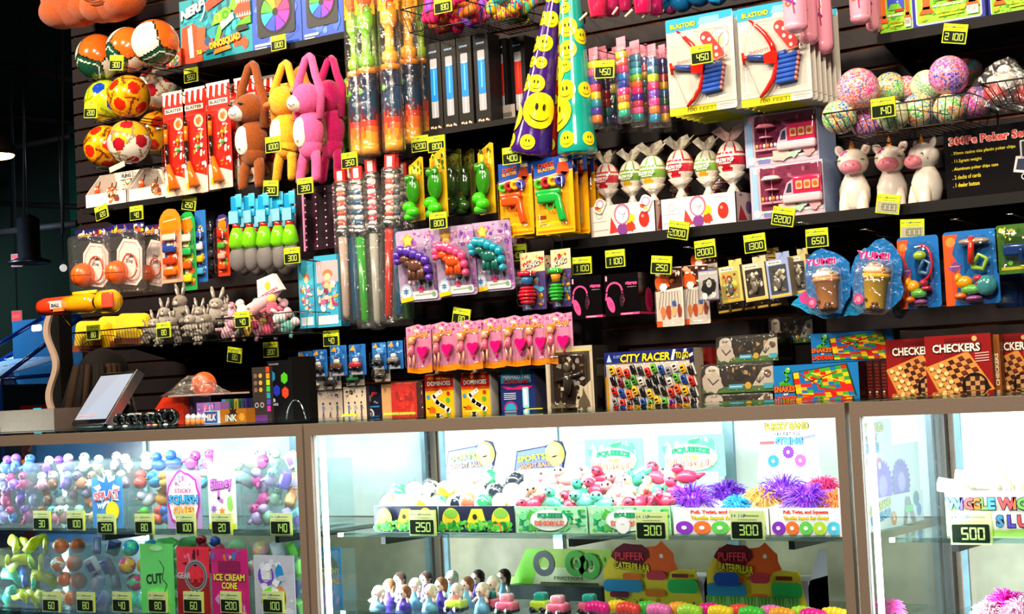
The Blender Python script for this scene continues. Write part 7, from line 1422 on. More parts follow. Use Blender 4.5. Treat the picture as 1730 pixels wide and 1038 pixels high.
# ------------------------------------------------------------------ employee seated behind the counter
def person():
 D=3.95;X,Z=W(110,690,D);t=thing('person','person in a black T-shirt with long dark hair seated behind the counter','person',(X+.03,D,0));t.scale=(.87,)*3
 SKIN=mat_plain('brown_skin','#8a4a26',.5,var=.1);zs=Z-.02
 me=D_.meshes.new('body');V_=[((.06,0,.55),.15),((.08,-.01,.75),.14),((.12,-.02,.95),.15),((.17,-.03,1.08),.12),((.21,-.04,1.16),.05),((.24,-.06,1.24),.075),((.25,-.07,1.31),.08),((-.02,-.02,1.10),.06),((-.08,-.10,.99),.048),((-.095,-.2,.965),.036),((.02,-.3,1.0),.026),((.06,-.33,1.0),.020),((.34,-.02,1.06),.055),((.42,-.1,.9),.045),((.38,-.26,.98),.030),((.35,-.31,.99),.022),((-.02,-.22,.52),.08),((-.02,-.34,.5),.065),((-.02,-.36,.1),.045),((-.02,-.4,.03),.035),((.2,-.22,.52),.08),((.2,-.34,.5),.065),((.2,-.36,.1),.045),((.2,-.4,.03),.035)]
 E_=[(0,1),(1,2),(2,3),(3,4),(4,5),(5,6),(3,7),(7,8),(8,9),(9,10),(10,11),(3,12),(12,13),(13,14),(14,15),(0,16),(16,17),(17,18),(18,19),(0,20),(20,21),(21,22),(22,23)]
 for(bx,by)in((.06,-.33),(.35,-.31)):
  root=11 if bx<.1 else 15;z0=1.0 if bx<.1 else .99
  for k in range(5):
   n=len(V_);ox=(-.016+.010*k)if k<4 else-.022;ln=(.034,.042,.044,.036,.026)[k]
   V_+=[((bx+ox,by-.02 if k<4 else by-.004,z0),.0085),((bx+ox*1.1,by-.02-ln*.6,z0-.004),.0078),((bx+ox*1.1,by-.02-ln,z0-.014),.0065)];E_+=[(root,n),(n,n+1),(n+1,n+2)]
 me.from_pydata([v[0]for v in V_],E_,[]);bm=bmesh.new();bm.from_mesh(me);bm.verts.layers.skin.verify();bm.to_mesh(me);bm.free();o=D_.objects.new('body',me);COLL.objects.link(o);o.parent=t
 sk=o.modifiers.new('s','SKIN');
 for i,v in enumerate(V_):me.skin_vertices[0].data[i].radius=(v[1],v[1]*.9)
 me.skin_vertices[0].data[0].use_root=True;ss=o.modifiers.new('u','SUBSURF');ss.levels=1;ss.render_levels=2;me.materials.append(SKIN)
 SH=mat_plain('black_cotton','#0a0a0b',.9,var=.2);JN=mat_plain('navy_cloth','#0c1830',.9,var=.2)
 m=M();m.tube([(.06,0,.56),(.08,-.01,.76),(.12,-.02,.95),(.16,-.03,1.09),(.2,-.04,1.15)],[.17,.165,.175,.14,.065],'#0a0a0b',18,flat=.8);m.tube([(.1,-.02,1.1),(-.02,-.02,1.11),(-.075,-.09,1.0)],[.09,.078,.068],'#0a0a0b',14);m.tube([(.22,-.02,1.08),(.34,-.02,1.07),(.41,-.08,.95)],[.09,.075,.065],'#0a0a0b',14);m.build('t_shirt',SH,t)
 m=M();m.tube([(.06,0,.62),(.06,-.02,.5)],[.18,.17],'#0c1830',16);
 for x in(-.02,.2):m.tube([(x,-.1,.52),(x,-.34,.52),(x,-.37,.1)],[.1,.085,.065],'#0c1830',12)
 m.build('trousers',JN,t)
 m=M();r=random.Random(2);m.ell((.255,-.055,1.325),(.095,.10,.10),'#0a0605',n=20)
 for k in range(70):
  a=r.uniform(0,6.28);q=r.uniform(.5,1);x=.255+.09*math.cos(a)*q;y=-.06+.085*math.sin(a)*q-.02;e=r.uniform(.02,.34);m.tube([(x,y,1.36),(x+.04*math.cos(a),y-.03,1.22),(x-.03+r.uniform(-.05,.05),y-.06,1.08),(x-.06+r.uniform(-.07,.07),y-.08,1.2-e-.08)],[.012,.013,.010,.004],'#0c0705' if k%3 else '#24150c',5)
 m.build('hair',HAIR,t)
 m=M();m.ell((.30,-.14,1.27),(.006,.012,.014),'#7a4020',n=8);m.build('nose',SKIN,t)
 for s in(-1,1):m=M();m.ell((.285+s*.03,-.137,1.30),(.010,.005,.006),'#e8e4e0',n=8);m.ell((.287+s*.03,-.141,1.30),.004,'#140c08',n=6);m.build('eye',GLOSS,t)
 m=M();m.tube([(.27,-.133,1.235),(.29,-.138,1.232),(.31,-.133,1.235)],.004,'#7a2c28',6);m.build('mouth',MATTE,t)
 for x in(-.02,.2):m=M();m.rbox(x-.045,x+.045,-.5,-.33,0,.08,.03,'#141414');m.build('shoe',MATTE,t)
 s_=thing('stool','dark stool under the seated person behind the counter','stool',(X+.06,D,0));m=M();m.lathe([(.17,.38),(.18,.40),(.17,.43)],'#1c1a1a',20);m.build('seat',MATTE,s_)
 for k in range(4):m=M();a=.785+k*1.571;m.tube([(.12*math.cos(a),.12*math.sin(a),.38),(.16*math.cos(a),.16*math.sin(a),0)],.012,'#2a2a2a',8);m.build('leg',METAL,s_)
HAIR=mat_col('dark_hair',.8,spec=.12,bs=.5,bscale=300,bdist=.002)
person()
# ------------------------------------------------------------------ things on the glass counter
zT=TOPZ+.007
def onc(name,label,cx,cy,w_,h_,D,cat,yaw=0,group=None):
 loc,w,h=at(cx,cy,w_,h_,D);loc.z=zT;return thing(name,label,cat,loc,(0,0,yaw),group=group),w,h
t,w,h=onc('grey_terminal_box','plain grey-brown box on the counter at the far left, under the elbow',36,714,118,36,3.0,'box');w*=1.1;m=M();m.box(-w*.62,w*.42,0,.14,0,h,'#7c6a60',side='#5c4c44');m.build('housing',MATTE,t);m=M();m.rect(-w*.5,0,-w*.28,h*.3,'#050505',-.001);m.build('slot',BLACKP,t)
t=thing('pos_monitor','tilted touch-screen monitor with a pale blank screen on the counter beside the person','monitor',(*[W(148,712,3.02)[0],3.02],zT),(0,0,-.25));T=Tr(0,0,.035)@Rx(-.5)@Ry(.0);sw,shh=.20,.165
T=Tr(0,.0,.012)@Rx(-.62)
m=M();m.rbox(-sw/2,sw/2,0,.018,0,shh,.006,'#0c0c0e',T=T);m.build('bezel',GLOSS,t);m=M();m.rect(-sw*.44,shh*.08,sw*.44,shh*.93,'#8490ac',-.0008,T=T);m.rect(-sw*.38,shh*.14,sw*.1,shh*.17,'#c08888',-.0014,T=T);m.build('screen',SCRM if 'SCRM' in globals()else mat_colemit(),t)
m=M();m.box(sw/2,sw/2+.004,-.003,.022,.0,shh,'#c8a888',T=T);m.build('side_edge',METAL,t);m=M();m.rbox(-sw*.4,sw*.4,.0,.15,0,.012,.005,'#0c0c0e');m.tube([(0,.13,.005),(0,.11,.08)],.02,'#0c0c0e',10);m.build('stand',BLACKP,t)
for i in range(9):
 cx=204+i*10.5;loc,w,h=at(cx,708-i*.6,16,22,2.98+.012*(i%2));loc.z=zT;t=thing('black_bracelet','rolled black wrist strap in the row beside the monitor, %s'%('first from left','second from left','third from left','fourth from left','fifth from left','sixth from left','third from right','second from right','rightmost')[i],'wrist strap',loc,(0,0,.4),group='black straps on the counter');R=h*.5*(1 if i<7 else 1.25)
 m=M();m.lathe([(R*.7,-.011),(R,-.010),(R,.010),(R*.7,.011),(R*.7,-.011)],'#0e0d0c',18,T=Tr(0,0,R+.0005)@Rx(math.pi/2)@Ry(0));m.build('band',GLOSS,t)
 m=M();m.box(-.006,.006,-.011,.006,2*R-.002,2*R+.0015,'#d8d4cc' if i in(2,3,5)else '#282824');m.build('buckle',GLOSS,t)
for i,(px,c)in enumerate(((196,'#e8e4d8'),(222,'#f0e8c8'),(262,'#d83870'),(272,'#e8a860'),(290,'#f0f0e8'))):
 X,_=W(px,716,2.90);m=M();m.ell((0,0,.003),(.007,.006,.003),c,n=10);tag(m.build('candy_piece',GLOSS,loc=(X,2.88,zT)),'tiny %s candy dropped on the counter'%('white','cream','pink','orange','pale')[i],'candy')
t,w,h=onc('red_hoop_toy','bright red orange toy cone standing behind the straps under the bagged ball',285,678,48,66,3.04,'toy');m=M();m.prism([(-w*.5,h*.42),(-w*.2,h*.72),(w*.5,h*.7),(w*.5,0),(w*.34,0)],0,.03,'#e8381c');m.build('red_panel',GLOSS,t)
t,w,h=onc('patterned_box','dim purple patterned box beside the red cone on the counter',316,690,24,46,3.06,'boxed toy');m=M();m.box(-w/2,w/2,0,.06,0,h,'#4a3858');m.clutter(-w/2,0,w/2,h,['#6a5880','#382848','#88a898','#8a7898'],16,-.0008,.4,2);m.build('carton',PRINT,t)
loc,w,h=at(330,652,118,34,3.02);t=thing('bagged_basketball','orange toy basketball with a hoop sealed in clear film, lying on the boxes','bagged toy',loc);m=M();m.ell((0,.03,h*.55),(w*.13,)*3,'#e8581c',n=20);m.tube([(w*.13*math.cos(a),.03-w*.13*abs(math.sin(a))*.0-w*.128*math.sin(a),h*.6)for a in[i*.4 for i in range(8)]],.001,'#a03008',4);m.build('ball',RUBBER,t);m=M();m.box(-w*.4,w*.4,0,.09,0,.004,'#d8b8a8');m.build('tray',PRINT,t);m=M();m.lathe([(w*.5,.002),(w*.36,h*.3),(w*.2,h*.8),(w*.1,h*1.02)],'#fff',14,c=(0,0));m.build('clear_bag',BAG,t)
for v in t.children:v.scale=(1,.35 if v.name.startswith('clear')else 1,1)
t,w,h=onc('sparkle_toy_box','pink and blue sparkle box front of the counter display',352,688,40,36,2.96,'boxed candy');m=M();m.box(-w/2,w/2,0,.05,0,h,'#9a68b0',top='#f08ab8');m.clutter(-w/2,0,w/2,h,['#e070a8','#3858c0','#b898e0','#f0a8d0','#48a8d8'],34,-.0008,.35,3);m.build('carton',PRINT,t)
for i in range(8):
 t,w,h=onc('slim_box','slim upright box in the pink-topped row on the counter, %s'%('leftmost','second','third','fourth','fifth','sixth','seventh','rightmost')[i],378+i*7,686-i*.3,6.4,40,2.99,'boxed candy',0,'slim upright boxes on the counter');m=M();m.box(-w/2,w/2,0,.06,0,h,('#2888b0','#386828','#1a5848','#a89828','#285838','#38307a','#281858','#183058')[i],top='#e878a8');m.rect(-w*.3,h*.1,w*.3,h*.3,'#c8b868',-.0006);m.rect(-w*.1,h*.4,w*.1,h*.9,'#181818',-.0006);m.build('carton',PRINT,t)
for i in range(4):
 t,w,h=onc('gum_tube','small white-topped orange tube on the counter, %s of four'%('first','second','third','last')[i],318+i*9,710,8,18,2.92,'candy',0,'orange tubes on the counter');m=M();m.lathe([(w*.45,0),(w*.45,h*.45)],'#e88018',12);m.lathe([(w*.45,h*.45),(w*.4,h*.85),(w*.15,h)],'#e8e0e4',12);m.build('tube',GLOSS,t)
t,w,h=onc('blue_candy_box','small blue and white candy box left of the INK box',359,708,28,22,2.915,'boxed candy');m=M();m.box(-w/2,w/2,0,.03,0,h,'#d0dce8');m.rect(-w*.46,h*.06,w*.3,h*.94,'#1c5aa0',-.0006);m.otext('MILK',-w*.1,h*.5,h*.5,'#e8f0f8','#b82030',-.001,w=w*.7,shear=.2);m.build('carton',PRINT,t)
t,w,h=onc('ink_box','orange-brown box marked INK on the counter',394,706,44,24,2.91,'boxed toy');m=M();m.box(-w/2,w/2,0,.03,0,h,'#b86a10',top='#8a4808');m.poly(burst(0,h*.7,w*.2,7,.5),'#2a1408',-.0006);m.otext('INK',-w*.06,h*.36,h*.5,'#e8e0c8','#281404',-.0012,w=w*.44,ob=.12);m.disc(w*.34,h*.4,h*.3,'#d89828',-.0008,7);m.build('carton',PRINT,t)
t,w,h=onc('rainbow_edged_box','black box with a rainbow edge and small round pictures, left of the light-up box',442,668,30,92,2.98,'boxed toy');m=M();m.box(-w/2,w/2,0,.04,0,h,'#3c3430');y=-.0008
for k,c in enumerate(('#e84818','#e8a018','#c8d828','#48c848','#28a8c8','#6848c8','#e038a8')):m.rect(w*.3,h*(.9-.12*k),w*.5,h*(1.0-.12*k),c,y)
for k in range(6):m.disc(-w*.3+w*.28*(k%2),h*(.84-.13*(k//2)),w*.1,('#8a6a58','#e8a838')[k%2],y)
for k in range(2):m.ring(-w*.28+w*.3*k,h*.3,w*.07,w*.11,'#d0c8d0',y);
m.rect(-w*.5,0,w*.3,h*.12,'#6a3880',y);m.build('carton',PRINT,t)
t,w,h=onc('light_up_box','black box picturing green, blue and red hexagon lights',473,661,42,102,2.99,'boxed toy');m=M();m.box(-w/2,w/2,0,.06,0,h,'#0e0d10',side='#0a0a0c');y=-.0008
for(x,z,c)in((.2,.70,'#58c828'),(-.12,.5,'#2838c0'),(.22,.46,'#e84828'),(-.3,.74,'#2890c0')):m.poly([(w*(x+.15*math.sin(a)),h*(z+.10*math.cos(a)))for a in[i*1.047 for i in range(6)]],c,y)
m.text('RGB',-w*.32,h*.34,h*.06,'#e0e0e8',y,w=w*.26);m.text('LIGHTS',-w*.26,h*.27,h*.04,'#e0d8e0',y,w=w*.36);m.text('SOUND',-w*.2,h*.94,h*.03,'#a8a8a8',y,w=w*.4);m.build('carton',PRINT,t)
for i in range(3):
 t,w,h=onc('black_slim_box','black slim box with a thin grey outline, %s of three right of the light-up box'%('left','middle','right')[i],492+8*i,655-i*3,7,106,3.06+.03*i,'boxed toy',0,'black slim boxes');m=M();m.box(-w/2,w/2,0,.05,0,h,'#08080a');m.line([(-w*.3,h*.1),(-w*.3,h*.9),(w*.4,h*.9)],.001,'#6a6a70',-.0008);m.build('carton',PRINT,t)
loc=(W(500,712,2.95)[0],2.95,zT);m=M();m.tube([(-.03+.06*i/12,0,.002+.045*math.sin(math.pi*i/12)**.6)for i in range(13)],.0016,'#8a8a90',6);tag(m.build('wire_loop',CHROME,loc=loc),'thin grey cable loop standing on the counter near the case seam','cable')
# ------------------------------------------------------------------ goods inside the showcases
def acrylic_bin(x0,x1,pyt,z0,D,label):
 """clear bin with its front face between two photo columns"""
 xa=W(x0,880,D)[0]+.002;xb=W(x1,880,D)[0]-.002;w=xb-xa;h=W((x0+x1)/2,pyt,D)[1]-z0
 t=thing('acrylic_bin',label,'bin',((xa+xb)/2,D,z0),group='clear bins of small toys');d=.20
 m=M();e=.0025;m.box(-w/2,w/2,0,e,0,h,'#fff');m.box(-w/2,w/2,d-e,d,0,h,'#fff');m.box(-w/2,-w/2+e,e,d-e,0,h,'#fff');m.box(w/2-e,w/2,e,d-e,0,h,'#fff');m.box(-w/2,w/2,0,d,0,e,'#fff');m.build('walls',ACRYL,t)
 return(xa+xb)/2,w,h,d
def mini(kind,c,c2,s,p,rot,label,grp):
 m=M();
 if kind=='figure':m.ell((0,0,0),(s,s*.8,s*1.1),c,n=12);m.ell((0,-s*.1,s*1.3),(s*.85,s*.8,s*.75),c2,n=12);m.ell((-s*.3,-s*.8,s*1.4),s*.14,'#181820',n=6);m.ell((s*.3,-s*.8,s*1.4),s*.14,'#181820',n=6);m.tube([(s*.8,0,0),(s*1.4,-s*.3,-s*.5)],s*.28,c,6);m.tube([(-s*.8,0,0),(-s*1.4,-s*.3,-s*.5)],s*.28,c,6)
 elif kind=='ball':A,B=hx(c),hx(c2);m.ell((0,0,0),s*1.3,c,lambda d:A if(math.sin(d.x*5)+math.sin(d.z*5+d.y*3))>0 else B,n=20)
 elif kind=='duck':m.ell((0,0,0),(s*1.3,s,s*.9),c,n=14);m.ell((-s*.5,0,s*1.1),s*.8,c,n=12);m.ell((-s*1.25,0,s*1.0),(s*.4,s*.3,s*.15),'#f08a18',n=8)
 elif kind=='block':m.rbox(-s,s,-s*.7,s*.7,-s*1.3,s*1.3,s*.3,c);m.rbox(-s*.7,s*.7,-s*.76,-s*.6,-s*.8,s*.6,s*.2,c2)
 elif kind=='strip':m.tube([(-s*2.2,0,0),(0,0,s*.6),(s*2.2,0,0)],s*.9,c,8,flat=.5)
 o=m.build('small_toy',RUBBER,loc=p,rot=rot);return tag(o,label,'toy',grp)
BINS=[(-30,40,790,0,'figure',['#8a58b8','#c03878','#4878c0','#a8a0d8'],'dim bin of violet toys at the left end of the upper shelf','violet toys in the bin at the left end',None),(42,106,783,0,'figure',['#e8e4e0','#7a4ac0','#f0f0e8','#8a5a3c','#68b8c8','#f0a0b8'],'upper bin with mixed animal toys and a violet one, behind tag 30','mixed animal toys behind the tag reading 30','30'),(108,154,780,0,'figure',['#f0c8a0','#b8d8c8','#e89878','#8a80a0','#e8e8e8'],'upper bin with pale stretchy toys behind the tag 100, left of the splat card','pale stretchy toys left of the splat card','100'),(156,210,778,0,'figure',['#d0b8c8','#f0e0c0','#a8a0c0'],'upper bin fronted by the blue splat card','toys behind the blue splat card','200'),(212,282,782,0,'duck',['#f0a838','#2888c8','#58c838','#c8e058','#7a48b8','#e85848','#3868d0','#e8e0f0'],'upper bin of bright ducks and animals behind tag 80','bright ducks and animals in the middle upper bin','80'),(284,350,786,0,'figure',['#e8a8c8','#68b8d8','#f0d8a0','#c058a8'],'upper bin fronted by the pink-edged squish card','toys behind the pink-edged squish card','100'),(352,404,782,0,'strip',['#c8e8a8','#a8d8c8','#e8f0a0'],'upper bin fronted by the white slime card','pale strips behind the white slime card','20'),(408,452,782,0,'figure',['#e878b8','#c8a8e0','#68a8e0','#e048a0','#a8e0c0'],'upper bin of pink and violet toys left of the 140 tag','pink and violet toys left of the 140 tag',None),(454,502,782,0,'block',['#7860d0','#e8c8d8','#68c0d8','#f0a868','#b8a0e8'],'upper bin of violet and white pieces at the right end','violet and white pieces at the right end','140'),(-20,58,930,1,'strip',['#d8d828','#38c0a0','#c8c838','#3868d0','#a8d048'],'lower bin of yellow and green strips at the left end','yellow and green strips in the lower left bin',None),(62,114,926,1,'ball',['#e86838','#f0f0f0','#2848c0','#e87848'],'lower bin of mini sports balls','mini sports balls in the lower bin','60'),(116,176,928,1,'block',['#a8b0d8','#7078b0','#c8c8e0','#5860a0'],'lower bin of silver-blue packaged figures','silver-blue packaged figures','80'),(178,236,930,1,'ball',['#48d8a8','#e83888','#f0b830','#38a8e0'],'lower bin of rainbow springs','rainbow coloured toys in the lower bin','40'),(238,298,930,1,'strip',['#68d868','#88e088'],'lower bin holding the green CUT jelly bag','green strips behind the jelly bag','80'),(300,356,934,1,'figure',['#e83848','#2848b0','#48a858','#c8c8c8'],'lower bin fronted by the red ringed-letter card','toys behind the red ringed-letter card','60'),(358,424,938,1,'ball',['#b8e8b0','#e8c888','#e8a8b8'],'lower bin fronted by the pink ICE CREAM CONE card','pale balls behind the ice cream card','200'),(426,500,940,1,'block',['#d0d0dc','#8868d8','#48a8d0','#78d048','#d88858'],'lower bin of silver splat packs at the right end','silver splat packs at the right end','100')]
SZ=(SH1,.54)
for bi,(x0,x1,pt,lv,kind,pal,lb,grp,num)in enumerate(BINS):
 cx,w,h,d=acrylic_bin(x0,x1,pt,SZ[lv],2.835,lb+(', lower shelf' if False else ''));r=random.Random(bi+11);s=.0155 if w>.07 else .0135
 card=bi in(3,5,6,14,15);n=0
 nx=max(2,int((w-.01)/(s*2.5)));rows=int(h/(s*2.9))+1
 for k in range(rows):
  for i in range(nx):
   if card and k<rows-2:continue
   x=cx-w/2+(w-.004)*(i+.5+r.uniform(-.12,.12))/nx;z=SZ[lv]+.004+s*1.3+k*s*2.75+r.uniform(-.002,.002);y=2.835+.016+s+r.uniform(0,.012)+(.018 if k%2 else 0)
   c=r.choice(pal);c2=r.choice(pal);mini(kind,c,c2,s*r.uniform(.95,1.1),(x,y,z),(r.uniform(-.4,.4),r.uniform(-.6,.6),r.uniform(-.8,.8)),'small moulded toy, one of the %s'%grp,grp);n+=1
 if num:price_tag((x0+x1)/2-4+(0 if lv==0 else 2),(880 if bi<3 else 886)if lv==0 else 1018,num,'on the %s'%lb.split(',')[0].replace('upper bin','upper bin').replace('tag %s'%num,'it')[:48].rsplit(' ',1)[0],D=2.815,hook=False,s=.86,case=True)
def sign(x0,x1,y0,y1,D,name,label,bg,fn,z=None):
 loc,w,h=at((x0+x1)/2,(y0+y1)/2,x1-x0,y1-y0,D)
 if z:loc.z=z
 t=thing(name,label,'card',loc);m=M();m.prism(rr(-w/2,0,w/2,h,.002),0,.0015,bg);fn(m,w,h,-.0008);m.build('card',PRINT,t);return t
def f1(m,w,h,y):m.poly(burst(0,h*.74,w*.46,9,.6),'#f0f0f8',y);m.poly(burst(0,h*.76,w*.36,7,.5),'#3878c8',y-.0004);m.otext('SPLAT',0,h*.66,h*.16,'#f06878','#fff',y-.001,w=w*.84,rot=.12,ob=.1);m.disc(w*.18,h*.34,w*.22,'#f4d428',y-.001);m.poly([(w*.02,h*.3),(w*.3,h*.24),(w*.14,h*.14)],'#f4d428',y-.001);m.text('w',-w*.24,h*.44,h*.1,'#f0f0f8',y-.001)
sign(156,207,812,898,2.825,'splat_card','blue card with a SPLAT burst and yellow blob in the upper shelf','#4a90d8',f1,SH1+.003)
def f2(m,w,h,y):m.poly(blob(0,h*.5,1,4,26,.07,sx=w*.48,sz=h*.5),'#c838a0',y);m.poly(blob(0,h*.5,1,4,26,.07,sx=w*.43,sz=h*.46),'#f4ecf4',y-.0004);m.clutter(-w*.3,h*.72,w*.3,h*.95,['#48a0e0','#f0a848','#b868d0','#e8e8f0'],12,y-.0008,.5,2);m.text('STICKY',0,h*.66,h*.07,'#c83878',y-.0014,w=w*.5);m.otext('SQUISH',0,h*.5,h*.16,'#58b8e8','#1868b0',y-.0014,w=w*.86,ob=.1);m.otext('ONES',0,h*.32,h*.12,'#f0b868','#e88838',y-.0014,w=w*.6,ob=.1)
sign(282,340,800,898,2.825,'squish_card','scalloped pink-edged card reading STICKY SQUISH in the upper shelf','#b898d8',f2,SH1+.003)
def f3(m,w,h,y):m.otext('Slimey',0,h*.66,h*.2,'#d078d0','#8a3a98',y,w=w*.8,ob=.08,rot=.12);m.line([(-w*.1,h*.6),(-w*.12,h*.46),(w*.02,h*.42)],.008,'#c870c8',y);m.poly(star(-w*.3,h*.3,w*.14,7),'#9868c8',y);m.poly(star(0,h*.26,w*.14,6),'#e87838',y);m.poly(blob(w*.3,h*.38,w*.1,3,sz=2.2),'#98d868',y);m.rect(-w/2,0,w/2,h*.08,'#d8e838',y)
sign(352,398,786,900,2.822,'slime_card','tall white card with violet script lettering in the upper shelf','#f0f0ec',f3,SH1+.003)
def f4(m,w,h,y):m.text('CUT',-w*.08,h*.5,h*.15,'#183818',y,w=w*.5,rot=.08,bold=.04);m.line([(w*.1,h*.76),(w*.22,h*.66),(w*.16,h*.5),(w*.3,h*.42),(w*.2,h*.3)],.0025,'#205020',y);m.disc(0,h*.94,w*.2,'#a8e8a8',y,12,h*.04)
t=sign(238,294,932,1050,2.822,'jelly_bag','rounded green jelly bag marked CUT with a line drawing','#68d870',f4,.545)
t.children[0].data.materials[0]=RUBBER
def f5(m,w,h,y):m.rect(-w/2,0,w/2,h*.55,'#982028',y);m.clutter(-w/2,h*.7,w/2,h,['#f078a0','#e83858','#f8b8c8','#481018'],16,y,.5,3);m.ring(w*.1,h*.58,w*.26,w*.36,'#8a8a94',y-.001);m.ring(w*.1,h*.58,w*.29,w*.31,'#383840',y-.0014);m.text('A',w*.1,h*.58,h*.2,'#e02838',y-.0018,bold=.05);m.text('GEAR',-w*.26,h*.58,h*.09,'#b8b8c4',y-.0018,w=w*.42);m.poly(blob(0,h*.24,w*.2,5),'#58a848',y-.001);m.poly(blob(w*.06,h*.27,w*.12,6),'#e8e0d8',y-.0014)
sign(300,354,934,1050,2.822,'ringed_letter_card','dark red card with a grey ringed letter A in the lower shelf','#e83048',f5,.545)
def f6(m,w,h,y):m.clutter(-w/2,h*.72,w/2,h,['#e87830','#3878c8','#a83870','#f0c8a0'],10,y,.5,3);m.rrect(-w*.3,h*.66,w*.3,h*.82,.004,'#8a1850',y-.0006);m.otext('ICE CREAM',0,h*.58,h*.10,'#f0e048','#701040',y-.001,w=w*.84,ob=.1);m.otext('CONE',0,h*.46,h*.10,'#f0e048','#701040',y-.001,w=w*.42,ob=.1);m.clutter(-w/2,0,w/2,h*.36,['#e86aa8','#f0a878','#b83088','#c898e0'],18,y-.0006,.5,4)
sign(358,420,938,1054,2.822,'ice_cream_card','deep pink card reading ICE CREAM CONE in the lower shelf','#c82878',f6,.545)
def f7(m,w,h,y):m.ring(-w*.2,h*.68,w*.12,w*.2,'#7048c8',y);m.rect(-w*.3,h*.62,-w*.1,h*.74,'#e8e8f0',y-.0004);m.poly(blob(-w*.16,h*.34,w*.18,4),'#68c838',y);m.poly(blob(w*.16,h*.36,w*.14,8,sz=1.5),'#c88058',y);m.poly(blob(w*.14,h*.72,w*.1,9,sz=1.8),'#2888d0',y);m.clutter(-w/2,0,w/2,h,['#e8e8f4','#b8b8cc','#d8d8e8'],30,y+.0004,.3,4)
sign(430,498,942,1050,2.822,'silver_splat_pack','silver pack with violet, green and copper splats in the lower shelf','#c0c0d0',f7,.545)
def f8(m,w,h,y):m.poly(blob(0,h*.72,w*.4,3,sz=.7),'#283818',y);m.otext('SQUISHY',0,h*.62,h*.12,'#f0c838','#402810',y-.001,w=w*.9,ob=.1);m.otext('MESH BALL',0,h*.48,h*.1,'#f0a838','#802818',y-.001,w=w*.9,ob=.1);m.clutter(-w/2,0,w/2,h*.4,['#e87898','#2878c8','#b888d8'],10,y-.0006,.6,2)
sign(538,578,944,1050,2.98,'squishy_ball_card','blue card reading SQUISHY seen through the end pane of the middle case','#2888c8',f8,.545)
# --- middle case, upper shelf: countertop display trays with header cards
def disp(x0,x1,pyt,pyb,D,name,label,fn,side,hdr=None,z=SH1):
 loc,w,h=at((x0+x1)/2,(pyt+pyb)/2,x1-x0,pyb-pyt,D);loc.z=z;d=.16;t=thing(name,label,'display tray',loc);e=.002
 m=M();m.box(-w/2,w/2,0,e,0,h,'#e8e8e8');m.box(-w/2,w/2,d-e,d,0,h*1.4,side);m.box(-w/2,w/2,0,d,0,e,'#ddd');m.box(-w/2,-w/2+e,0,d,0,h,side);m.box(w/2-e,w/2,0,d,0,h,side);m.build('carton',PRINT,t)
 m=M();fn(m,w,h,-.0008);m.build('front_printing',PRINT,t)
 if hdr:
  (hx0,hx1,hy0,hy1,hf)=hdr;hl,hw,hh=at((hx0+hx1)/2,(hy0+hy1)/2,hx1-hx0,hy1-hy0,D+d);o=M();hf(o,hw,hh,-.001);q=o.build('header_card',PRINT,t,loc=(hl.x-loc.x,d,hl.z-loc.z))
  m=M();qx=hl.x-loc.x;m.box(qx-hw*.4,qx+hw*.4,d-e,d,h*1.4,max(h*1.5,hl.z-loc.z+.01),'#a8c0d0');m.build('back_panel',PRINT,t)
 return t,loc,w,h,d
def sp(m,w,h,y):
 m.rect(-w/2,0,w/2,h,'#2a3048',y+.0004);m.clutter(-w/2,0,w/2,h*.5,['#38a838','#58c848','#208828','#88d858'],150,y,.7,4)
 for x in(-.32,.34):m.disc(w*x,h*.5,w*.12,'#f0d838',y-.003,18,h*.44);m.disc(w*x,h*.72,w*.09,'#88c848',y-.0032,14,h*.18);m.disc(w*(x-.02),h*.24,w*.08,'#f08838',y-.0032,14,h*.16)
 m.poly([(-w*.14,h*.2),(w*.16,h*.2),(w*.1,h*.9),(-w*.04,h*.9)],'#e8e038',y-.003);m.disc(0,h*.6,w*.03,'#302818',y-.0034);m.otext('TOYS',0,h*.28,h*.18,'#f0e028','#806818',y-.0036,w=w*.24)
def sph(m,w,h,y):m.prism([(-w*.5,0),(w*.42,0),(w*.5,h*.6),(w*.44,h*.95),(w*.3,h),(w*.12,h*.84),(-w*.42,h*.7)],0,.002,'#1c2858');m.poly([(-w*.47,h*.03),(w*.4,h*.03),(w*.46,h*.6),(w*.1,h*.8),(-w*.4,h*.66)],'#6878d0',y);m.disc(w*.3,h*.58,w*.18,'#e8c848',y-.0006,20,h*.38);m.disc(w*.27,h*.7,w*.13,'#98d870',y-.001,16,h*.22);m.disc(w*.32,h*.38,w*.12,'#e88868',y-.001,14,h*.16);m.otext('SPORTS',-w*.14,h*.48,h*.18,'#e8e048','#286838',y-.0016,w=w*.52,ob=.1,rot=.1);m.otext('WIGHT BALL',-w*.08,h*.24,h*.15,'#f08858','#283858',y-.0016,w=w*.6,ob=.1,rot=.1)
A1=disp(632,738,862,906,2.82,'sports_ball_tray','grass-printed tray of wrapped sports balls, left one with the 250 tag',sp,'#b8d4c0',(750,838,745,800,sph));A2=disp(741,868,862,907,2.82,'sports_ball_tray','grass-printed tray of wrapped sports balls, right one',sp,'#b8d4c0',(866,956,745,800,sph))
def dn_(m,w,h,y):m.rect(-w/2,0,w/2,h,'#a8e0b0',y+.0004);m.clutter(-w/2,0,w/2,h,['#28a868','#78d890','#189058','#c8f0c0','#58b848'],60,y,.4,9);m.disc(-w*.02,h*.5,w*.26,'#e8f4ec',y-.003,20,h*.4);m.otext('SQUEEZE',0,h*.66,h*.2,'#38b878','#186848',y-.0036,w=w*.34,ob=.1);m.otext('DINOSAUR',0,h*.38,h*.18,'#f09078','#b83828',y-.0036,w=w*.42,ob=.1)
